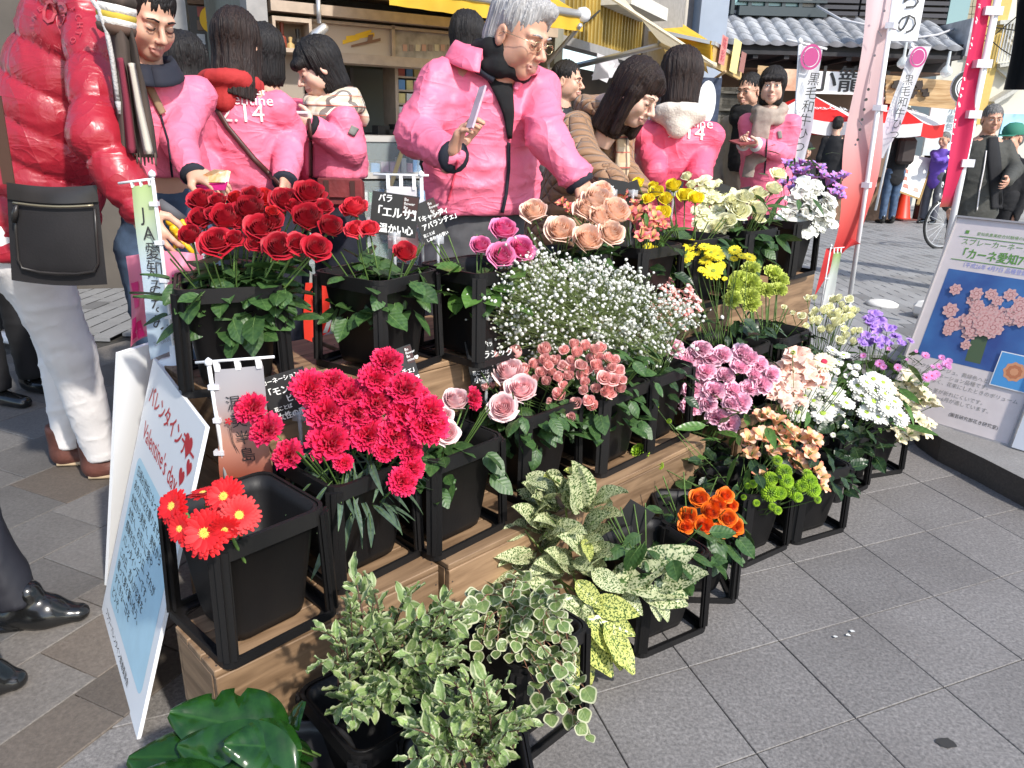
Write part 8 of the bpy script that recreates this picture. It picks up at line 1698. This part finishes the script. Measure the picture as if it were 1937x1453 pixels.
mb=MB(); q0=bagxy(.03,.02,.0); mb.bar(Tb@q0,Tb@PY(-10,180,1.95),.03,.004,0,up=(0,1,0)); mb.obj('strap',mat('strap_brown',(.09,.045,.03),.6),bag)
# --- young man in pink, looking down
def pinkset(pi,coll=True):
    pass
p2=person('young man in a pink jacket with a dark collar, smiling down at his flyers',(PY(300,345,2.55).x,2.62,0),math.radians(38),PY(278,34,2.42),(.25,.42,.05),ht=1.66,headsc=.95,hair=('short',HBLK),jacket=PINK,legs=DENIM,hem=PY(330,335,2.5).z,hips=(PY(300,345,2.6).x,2.62,.84),arms=[(PY(250,250,2.6),PY(262,330,2.55)),(PY(338,268,2.40),PY(362,322,2.30),(.9,-.3,-.25),(0,.2,-1))],res=.010,eyes='shut',cuffs=NAVY,seed=5,handres=.0035)
def b2(s):
    n=p2['neck']
    if s is None: return n-np.array([.2,.2,.2]),n+np.array([.2,.2,.12])
    for i in range(13):
        a=math.radians(20+320*i/12)+math.pi; q=n+np.array([.075*math.sin(a),.078*math.cos(a),-.01+.035*math.cos(a)*1]); 
        if i: s.cap(pr,q,.020,.020,.004)
        pr=q
        b2.pr=pr
pr=None
def collar_(pi,m,r=.020,R=.078,h=.055,name='collar',open_=0.0):
    n=pi['neck']+pi['ax']*.0
    mb=MB(); 
    def fn(u,v): a=math.pi+ (2*math.pi-open_*2)*(u-.5); f=1+.22*v if v<.5 else 1.11+.3*(v-.5)*2; z=(h*(v*2) if v<.5 else h*(1-(v-.5)*1.9)); x,y=math.sin(a)*R*f,-math.cos(a)*R*f*1.05; return Vector(n+np.array([x,-y*-1 if False else y,0])+np.array([0,0,-.02+z-.03*(-y/R if -y>0 else 0)]))
    mb.grid(fn,24,8); o=mb.obj(name,m,pi['root'],True); md=o.modifiers.new('thickness','SOLIDIFY'); md.thickness=.006; return o
collar_(p2,NAVY,h=.05)
strip(p2,'zip',[(303,215,1.3),(318,265,1.3),(326,335,1.3)],NAVY,.004)
strip(p2,'bag_strap',[(256,125,6),(285,170,6.5),(308,215,6)],mat('strap_tan',(.28,.19,.11),.8),.008)
FLY=mat('flyer_print',(.85,.80,.70),.5,var=.5,scale=30,col2=(.75,.45,.15))
def flyer(label,pts,y,m,th=.004,thing=True,name='flyer'):
    c=PY(pts[0][0],pts[0][1],y if not hasattr(y,'__len__') else y[0]); ys=y if hasattr(y,'__len__') else [y]*4; q=[PY(a,b,yy) for (a,b),yy in zip(pts,ys)]; n=(q[1]-q[0]).cross(q[3]-q[0]).normalized()*th
    mb=MB(); mb.add([p-c for p in q]+[p+n-c for p in q],[(0,1,2,3),(7,6,5,4),(0,4,5,1),(1,5,6,2),(2,6,7,3),(3,7,4,0)]); o=mb.obj(name,m); o.location=c; tag(o,label,'flyer'); return o
flyer('stack of patterned cream flyers held by the young man',[(357,345),(405,320),(430,322),(425,345)],(2.28,2.24,2.24,2.2),FLY,.012)
flyer('flat magenta flyer under the patterned stack',[(360,360),(365,352),(430,345),(425,360)],(2.28,2.26,2.2,2.2),mat('flyer_magenta',(.8,.02,.25),.5),.004)
# --- woman with long black hair
GP='volunteers in pink jackets seen from behind'
p3=person('woman with long black hair in a pink jacket, turned away at far left',(PY(345,300,3.2).x,3.2,0),math.radians(215),PY(347,125,3.1),(0,.15,0),male=False,ht=1.6,hair=('longback',HBLK),jacket=PINK,hem=.8,seed=7,hands=False,headsc=.95)
# --- woman with brown hair, red hood, print on the back
p4=person('woman with brown hair and a red hood, diagonal bag strap over her pink printed back',(PY(466,345,2.95).x,2.98,0),math.radians(178),PY(450,84,2.9),(.0,.12,0),male=False,ht=1.62,hair=('longback',HBRN),jacket=PINK,hem=PY(460,372,2.9).z,girth=1.12,res=.010,arms=[(PY(548,250,2.95),PY(540,335,2.75)),(PY(382,250,2.95),PY(395,335,2.75))],seed=8,sleeve=1.2,jamp=.012,headsc=.92,cuffs=NAVY)
HOODR=mat('hood_red',(.40,.025,.025),.85,bump=.3,bscale=120,bdist=.004)
def hood(pi,m,drop=.16,w_=.10,name='hood',back=.085,xo=0):
    n=pi['neck']+np.array([xo,0,0])
    def b(s):
        if s is None: return n-np.array([.2,.22,.32]),n+np.array([.2,.24,.14])
        for i in range(15):
            a=2*math.pi*i/14; q=n+np.array([.085*math.sin(a),.085*math.cos(a),-.0+.02*math.cos(a)])
            if i: s.cap(b.p,q,.024,.024,.02)
            b.p=q
        s.cap(n+np.array([-w_*.5,back,.0]),n+np.array([0,back+.03,-drop]),.034,.018,.03,fl=(1,.7,1)); s.cap(n+np.array([w_*.5,back,.0]),n+np.array([0,back+.03,-drop]),.034,.018,.03,fl=(1,.7,1)); s.cap(n+np.array([0,back-.01,-.02]),n+np.array([0,back+.025,-drop*.8]),.045,.028,.03,fl=(1,.7,1))
    return local_sdf(pi,name,b,m,.008,folds((14,14,14),.008,2))
hood(p4,HOODR,.06,.06,'hood',.045,.022)
surf_text(p4,'back_print','Flower',.052,WT,462,176,(1,0,.0),off=.006,sx=1.1); surf_text(p4,'back_print','Valentine',.052,WT,460,198,(1,0,.0),off=.006,sx=1.05); surf_text(p4,'back_print','2.14',.085,WT,460,230,(1,0,.0),off=.006,sx=1.05)
STB=mat('strap_dark_brown',(.07,.025,.02),.5)
strip(p4,'bag_strap',[(389,155,3.5),(400,190,3.5),(430,240,3.5),(480,300,3.5),(525,345,3.5),(540,362,3.5)],STB,.010)
p4b=person('dark haired head showing just behind the brown haired woman',(PY(505,300,3.6).x,3.6,0),math.radians(200),PY(500,106,3.5),(0,.1,0),male=False,ht=1.55,hair=('bobback',HBLK),jacket=PINKD,hem=.8,seed=9,hands=False)
# --- woman with black bob and plaid scarf
p5=person('woman with a black bob and plaid scarf looking down at her phone',(PY(634,340,3.3).x,3.32,0),math.radians(-62),PY(602,128,3.25),(-.1,.45,0),male=False,ht=1.6,skin=SKINP,hair=('bob',HBLK),jacket=PINK,hem=PY(640,335,3.3).z,arms=[(PY(600,290,3.4),PY(580,245,3.25)),(PY(664,285,3.16),PY(600,246,3.08),(-.9,-.1,.3),(-.2,.8,.3))],girth=1.1,res=.010,eyes='shut',seed=10,sleeve=1.2,handres=.0045,cuffs=BLKC,headsc=.90)
scarf(p5,PLAID,2,.030,drop=((-.03,.13,-.08,.035),),z0=.0)
strip(p5,'sleeve_badge',[(664,255,7),(672,240,8)],mat('badge_grey',(.2,.2,.18),.7),.005,n=6)
strip(p5,'bag_strap',[(584,215,2.5),(588,270,2.5),(588,335,2.5)],STB,.010)
mb=MB(); mb.box((0,0,0),(.075,.012,.14),0,Matrix.Rotation(.9,3,'X'),bev=.004); ph=mb.obj('smartphone',mat('phone_white',(.75,.7,.72),.3)); ph.location=PY(572,234,3.1); tag(ph,'white phone held by the woman in the plaid scarf','phone')
sb=empty('leather_satchel',PY(648,365,3.0),0,'dark red leather satchel behind the coral roses','bag'); SBM=mat('satchel_leather',(.17,.03,.03),.45,var=.35,scale=9,bump=.2,bscale=60)
mb=MB(); mb.box((0,0,0),(.165,.07,.11),0,None,bev=.015); mb.obj('satchel_body',SBM,sb)
mb=MB(); mb.box((0,-.04,.02),(.172,.012,.075),0,None,bev=.005); mb.obj('flap',SBM,sb)
for q in (-1,1): mb=MB(); mb.box((q*.05,-.048,0),(.018,.006,.10)); mb.obj('buckle_strap',STB,sb)
# --- grey haired man
p6=person('grey haired man with glasses in a pink jacket reaching for the roses',(PY(900,400,2.4).x,2.46,0),math.radians(22),PY(982,70,2.32),(.55,.32,.05),ht=1.68,skin=SKINO,hair=('parted',HGRY),jacket=PINK,legs=GREYC,neckp=PY(930,108,2.40),hem=PY(900,405,2.38).z,hips=(PY(900,400,2.4).x,2.46,.83),arms=[(PY(790,258,2.26),PY(850,292,2.10),(.35,-.35,.85),(.9,-.2,-.1)),(PY(1034,262,2.26),PY(1086,332,2.24),(.75,-.1,-.65),(-.3,.2,-.9))],girth=1.16,res=.009,eyes='shut',cuffs=NAVY,seed=12,sleeve=1.18,handres=.0032,jfold=(7,7,17),jamp=.016,headsc=.93,hcurl=.75,headres=.0034)
BLS=mat('black_scarf',(.006,.006,.007),.95,bump=.3,bscale=120,bdist=.003)
scarf(p6,BLS,2,.028,rad=(.058,.068),z0=.0,toh=.28)
collar_(p6,PINK,R=.098,h=.055,open_=.6)
strip(p6,'scarf_front',[(935,120,30),(935,128,27),(940,135,24),(952,170,18),(962,215,10),(964,262,3)],BLS,.008,n=24)
strip(p6,'zip',[(962,270,2.2),(962,320,2.2),(957,370,2.2),(950,402,2.2)],NAVY,.006)
strip(p6,'collar',[(895,66,10),(892,95,12),(902,118,12),(932,146,4)],PINK,.016,n=16)
strip(p6,'collar_piping',[(884,121,1.4),(905,132,1.4),(934,152,1.4)],NAVY,.022,n=10)
strip(p6,'collar',[(990,142,3),(984,150,7),(975,170,3)],PINK,.012,n=8)
strip(p6,'pocket_seam',[(866,302,1.2),(858,340,1.2),(848,380,1.2)],mat('seam_red',(.6,.05,.1),.6),.004)
mb=MB(); # spectacles
for q in (-1,1): mb.tube([(q*.031+.019*math.cos(2*math.pi*i/20),-.101+.004*abs(math.cos(2*math.pi*i/20)),-.004+.0135*math.sin(2*math.pi*i/20)) for i in range(21)],.0011,5)
for q in (-1,1): mb.tube([(q*.050,-.098,.002),(q*.072,-.06,.004),(q*.082,.0,.004),(q*.083,.012,-.006)],.0011,5)
mb.tube([(-.012,-.101,0),(0,-.106,.002),(.012,-.101,0)],.0011,5); mb.obj('spectacles',mat('gold_wire',(.6,.5,.3),.25,metal=.9),p6['root'],True,p6['HM'])
flyer('folded flyer the grey haired man holds upright against his chest',[(884,246),(896,243),(921,163),(909,168)],(2.03,2.01,2.06,2.08),mat('flyer_mauve',(.45,.33,.38),.4,var=.2,scale=20),.006)
p6b=person('black haired person hidden behind the grey haired man, only the crown visible',(PY(885,300,4.0).x,3.9,0),math.radians(160),PY(886,72,3.8),(0,.1,0),ht=1.7,hair=('bobback',HBLK),headsc=.9,jacket=BLKC,hem=.8,seed=13,hands=False)
# --- man in the dark leather jacket, profile
p7=person('dark haired man in a black leather jacket seen in profile behind the counter crowd',(PY(1052,300,4.7).x,4.7,0),math.radians(62),PY(1074,154,4.6),(.1,.05,0),ht=1.66,skin=SKIN,hair=('short',HBLK),jacket=mat('leather_black',(.018,.014,.013),.35,bump=.3,bscale=20,bdist=.01),hem=.8,seed=14,sleeve=1.15,jamp=.014,headsc=.88,res=.011)
# --- woman in the quilted coat
def quiltmat():
    m,t,b=nodes('quilted_tan'); L=t.links.new; b.inputs['Base Color'].default_value=(.30,.165,.085,1); b.inputs['Roughness'].default_value=.6; b.inputs['Sheen Weight'].default_value=.2
    tc=t.nodes.new('ShaderNodeTexCoord'); sx=t.nodes.new('ShaderNodeSeparateXYZ'); L(tc.outputs['Object'],sx.inputs[0]); hs=[]
    xy=t.nodes.new('ShaderNodeMath'); xy.operation='ADD'; L(sx.outputs[0],xy.inputs[0]); ym_=t.nodes.new('ShaderNodeMath'); ym_.operation='MULTIPLY'; ym_.inputs[1].default_value=1.0; L(sx.outputs[1],ym_.inputs[0]); L(ym_.outputs[0],xy.inputs[1])
    for sg in (1,-1):
        a=t.nodes.new('ShaderNodeMath'); a.operation='MULTIPLY'; a.inputs[1].default_value=sg; L(sx.outputs[2],a.inputs[0]); c=t.nodes.new('ShaderNodeMath'); c.operation='ADD'; L(xy.outputs[0],c.inputs[0]); L(a.outputs[0],c.inputs[1]); d=t.nodes.new('ShaderNodeMath'); d.operation='MULTIPLY'; d.inputs[1].default_value=55; L(c.outputs[0],d.inputs[0]); e=t.nodes.new('ShaderNodeMath'); e.operation='SINE'; L(d.outputs[0],e.inputs[0]); f=t.nodes.new('ShaderNodeMath'); f.operation='ABSOLUTE'; L(e.outputs[0],f.inputs[0]); g=t.nodes.new('ShaderNodeMath'); g.operation='POWER'; g.inputs[1].default_value=.45; L(f.outputs[0],g.inputs[0]); hs.append(g)
    mm=t.nodes.new('ShaderNodeMath'); mm.operation='MINIMUM'; L(hs[0].outputs[0],mm.inputs[0]); L(hs[1].outputs[0],mm.inputs[1]); bp=t.nodes.new('ShaderNodeBump'); bp.inputs['Strength'].default_value=1; bp.inputs['Distance'].default_value=.014; L(mm.outputs[0],bp.inputs['Height']); L(bp.outputs[0],b.inputs['Normal']); return m
QT=quiltmat()
p8=person('woman in a tan quilted coat bending over the flowers',(PY(1065,500,3.2).x,3.2,0),math.radians(46),PY(1203,178,2.92),(.10,.48,.08),male=False,ht=1.58,skin=SKINP,hair=('medium',HBRN),jacket=QT,legs=BLKC,neckp=PY(1146,205,3.06),hem=.52,hips=(PY(1068,400,3.15).x,3.18,.84),arms=[(PY(1108,305,2.85),PY(1165,350,2.75)),(PY(1170,320,3.1),PY(1210,360,3.0))],girth=1.12,res=.010,eyes='shut',seed=15,sleeve=1.3,longcoat=True,jamp=.006,headsc=.92,headres=.004,hands=False)
hood(p8,QT,.08,.10,'hood',.07)
scarf(p8,PLAIDT,1,.022,drop=((.01,-.10,-.30,.035),),z0=-.02)
# --- woman with the white hood
p9=person('woman with short brown hair and a white knitted hood, pink printed back',(PY(1275,345,3.3).x,3.32,0),math.radians(172),PY(1288,150,3.27),(0,.15,0),male=False,ht=1.6,skin=SKINP,hair=('bobback',HBRN),jacket=PINKD,hem=.74,girth=1.02,res=.010,seed=16,sleeve=1.15,arms=[(PY(1334,270,3.3),PY(1322,330,3.1)),(PY(1228,275,3.3),PY(1240,325,3.1))],jamp=.012,headsc=.95,hands=False)
HW=mat('hood_white_knit',(.66,.58,.50),.95,bump=.8,bscale=150,bdist=.004)
hood(p9,HW,.05,.09,'hood',.06)
surf_text(p9,'back_print','Valentine',.055,WT,1300,238,(1,0,-.08),off=.006); surf_text(p9,'back_print','2.14',.08,WT,1298,262,(1,0,-.05),off=.006,sx=1.1)
# --- girl in the beige scarf
SCBG=mat('scarf_beige',(.33,.27,.225),.95,var=.15,scale=20,bump=.3,bscale=120,bdist=.004)
p12=person('girl with black fringe, beige scarf and pink jacket looking at the camera',(PY(1455,340,5.1).x,5.12,gz(5.1)),math.radians(-30),PY(1461,163,5.02),(.22,.0,.0),male=False,ht=1.56,skin=SKINP,hair=('bob',HBLK),jacket=PINK,hem=.72,girth=1.05,res=.010,seed=17,sleeve=1.15,arms=[(PY(1420,290,5.1),PY(1408,274,4.88)),(PY(1484,292,5.0),PY(1434,275,4.8),(-.9,-.2,.1),(0,.2,1))],jamp=.011,cuffs=WHC,handres=.005,headsc=.92)
scarf(p12,SCBG,2,.030,drop=((-.05,-.15,-.42,.034),(.02,-.14,-.30,.028)),z0=-.005)
strip(p12,'zip',[(1452,235,1),(1450,280,1),(1446,330,1)],NAVY,.006)
strip(p12,'sleeve_badge',[(1474,248,4),(1476,262,4)],mat('badge_grey',(.2,.2,.18),.7),.005,n=6)
flyer('dark red booklet held by the girl in the beige scarf',[(1378,268),(1400,276),(1430,272),(1408,264)],(4.8,4.7,4.7,4.85),mat('booklet_red',(.25,.05,.05),.5),.008)
mb=MB(); [mb.tube([(.0+.0*q,.10,-.03),(.01,.12,-.15),(.02,.125,-.26)],[.035,.04,.02],8) for q in (0,)]; o=mb.obj('ponytail',HBLK,p12['root'],True,p12['HM'])
# --- man with glasses, black scarf
p11=person('man with glasses and a black scarf in a beige jacket, face turned left',(PY(1412,340,5.7).x,5.7,gz(5.7)),math.radians(-42),PY(1417,172,5.6),(-.12,.1,0),ht=1.62,hair=('short',HBLK),jacket=mat('jacket_khaki',(.28,.24,.19),.8,var=.1),hem=.75,res=.011,seed=18,girth=1.08,headsc=.92)
scarf(p11,BLS,2,.042,drop=((.02,-.10,-.36,.08),),z0=.0)
mb=MB()
for q in (-1,1): mb.tube([(q*.031+.019*math.cos(2*math.pi*i/14),-.101,-.004+.0135*math.sin(2*math.pi*i/14)) for i in range(15)],.0012,4); mb.tube([(q*.050,-.098,.002),(q*.082,.0,.004)],.0014,4)
mb.obj('spectacles',BLS,p11['root'],True,p11['HM'])
# --- far people
DK=mat('knit_dark_pattern',(.03,.025,.03),.9,var=.5,scale=25,col2=(.3,.26,.25)); PUR=mat('fleece_purple',(.12,.06,.38),.8); OLV=mat('jacket_olive_black',(.045,.045,.038),.75,bump=.2,bscale=60); TRG=mat('trouser_grey',(.10,.10,.12),.85)
def far_person(label,hx,hy,y,yaw,ht,jk,lg,hr,**k):
    h=PY(hx,hy,y); b=(h.x,y,gz(y)); k.setdefault('res',.016); k.setdefault('headres',.008); k.setdefault('handres',.006)
    return person(label,b,math.radians(yaw),h,k.pop('hrot',(0,.05,0)),ht=ht,jacket=jk,legs=lg,hair=hr,hem=b[2]+k.pop('hemh',.48*ht),**k)
p10=far_person('small far woman in a dark patterned cardigan beyond the white hood',1347,214,8.6,-10,1.55,DK,BLKC,('bob',HBRN),male=False)
p13=far_person('dark clothed person seated in the shade behind the mauve flowers',1524,284,11.2,0,1.35,BLKC,BLKC,('bob',HBLK),male=False)
far_person('person in black behind the left parasol, half hidden by the pink banner',1585,236,12.4,150,1.68,BLKC,BLKC,('short',HBLK))
far_person('person in black standing between the pink banner and its pole',1640,240,12.9,170,1.68,NAVY,BLKC,('short',HBLK))
p15=far_person('man in a dark jacket and jeans with a backpack beneath the right parasol',1712,228,13.2,190,1.70,BLKC,DENIM,('short',HBLK))
mb=MB(); mb.box((0,.17,1.2),(.3,.16,.42),0,None,bev=.05); mb.obj('backpack',mat('backpack_dark',(.03,.02,.018),.7),p15['root'])
b16=PY(1786,264,13.4)
p16=far_person('elderly man in a purple fleece with folded arms left of the crimson banner',1786,264,13.4,-55,1.62,PUR,TRG,('short',HGR2),skin=SKINO,arms=[(PY(1770,300,13.3),PY(1785,306,13.1)),(PY(1800,300,13.2),PY(1772,303,13.1))],hands=False,res=.014)
p17=far_person('older man in a dark olive jacket with white piping, right of the crimson banner',1877,226,6.7,-12,1.60,OLV,BLKC,('short',HGR2),skin=SKINO,res=.011,headres=.005,girth=1.25,sleeve=1.25,headsc=.95,arms=[None,(PY(1920,320,6.6),PY(1905,343,6.35))],hemh=.52)
strip(p17,'piping',[(1866,285,.9),(1861,320,.9),(1853,360,.9),(1848,398,.9)],WHC,.006); strip(p17,'dark_shirt',[(1878,250,8),(1880,300,13),(1884,350,12),(1886,395,10)],BLKC,.010)
p18=far_person('man in a green cap and black coat at the right edge',1914,262,7.3,-62,1.6,BLKC,BLKC,('short',HGR2),skin=SKINO,res=.013,headres=.006,girth=1.2)
mb=MB(); mb.lathe([(.094,.035),(.098,.06),(.088,.10),(.05,.135),(.001,.142)],18,0,Matrix.Translation((0,.012,0))@Matrix.Diagonal((.95,1.12,1,1)),False); mb.grid(lambda u,v:(.085*math.sin((u-.5)*2.6)*(1-.1*v),-.085-.085*v*math.cos((u-.5)*2.2)+.02,.040-.015*v),8,3); o=mb.obj('cap',mat('cap_green',(.03,.18,.12),.8),p18['root'],True,p18['HM'])
# --- legs at the left edge
fb_=PZ(60,1182); fb2=PZ(-40,1305)
p19=person('person in a black suit at the left edge, only trousers and polished shoes in view',(fb_.x-.22,fb_.y-.05,0),math.radians(88),(fb_.x-.30,fb_.y-.05,1.62),(0,0,0),ht=1.72,jacket=NAVY,legs=mat('suit_black',(.012,.012,.018),.6),hem=.75,legb=[fb2,fb_+Vector((-.03,0,0))],shoes=None,res=.010,seed=20,hips=(fb_.x-.34,fb_.y-.05,.9))
for k,(heel,toe) in enumerate(((PZ(-10,1190),PZ(178,1168)),(PZ(-110,1320),PZ(62,1296)))):
    d=(toe-heel); L=d.length; X_=d.normalized(); s=SDF((-.04,-.08,-.01),(L+.04,.08,.14),.006)
    s.cap((.05,0,.035),(L*.55,0,.035),.040,.043,.02,fl=(1,1,.9)); s.cap((L*.5,0,.03),(L-.035,0,.022),.044,.028,.02,fl=(1,1,.8)); s.cap((.05,0,.05),(.09,0,.095),.038,.034,.02); s.cap((L*.35,0,.06),(L*.55,0,.05),.030,.030,.02); s.cut((0,0,.006),(0,0,-1)); V,Fq=s.nets()
    mwx=frame_mat(heel,X_,Vector((0,0,1)).cross(X_)); o=link('shoe',npmesh('shoe',V,Fq,SHOE),p19['root']); o.matrix_local=p19['M'].inverted()@mwx
    mb=MB(); mb.box((.045,0,.012),(.075,.066,.024),0,None,bev=.008)
    for j in range(4): mb.tube([(L*.36+.014*j,-.018,.089-.004*j),(L*.365+.014*j,.018,.089-.004*j)],.002,4)
    o=mb.obj('shoe_heel',SHOE,p19['root']); o.matrix_local=p19['M'].inverted()@mwx
f3=PZ(30,760)
p20=person('person in black behind the red jacket at far left, legs only',(f3.x-.02,f3.y+.05,0),math.radians(75),(f3.x-.12,f3.y+.05,1.60),(0,0,0),ht=1.7,jacket=BLKC,legs=BLKC,hem=.8,seed=21,hands=False,hips=(f3.x-.08,f3.y+.05,.88))
f4=PZ(64,640)
p21=person('person in black with white sneakers further back at far left',(f4.x-.12,f4.y,0),math.radians(70),(f4.x-.25,f4.y,1.6),(0,0,0),ht=1.66,jacket=BLKC,legs=BLKC,hem=.8,seed=22,hands=False,shoes=WHC)
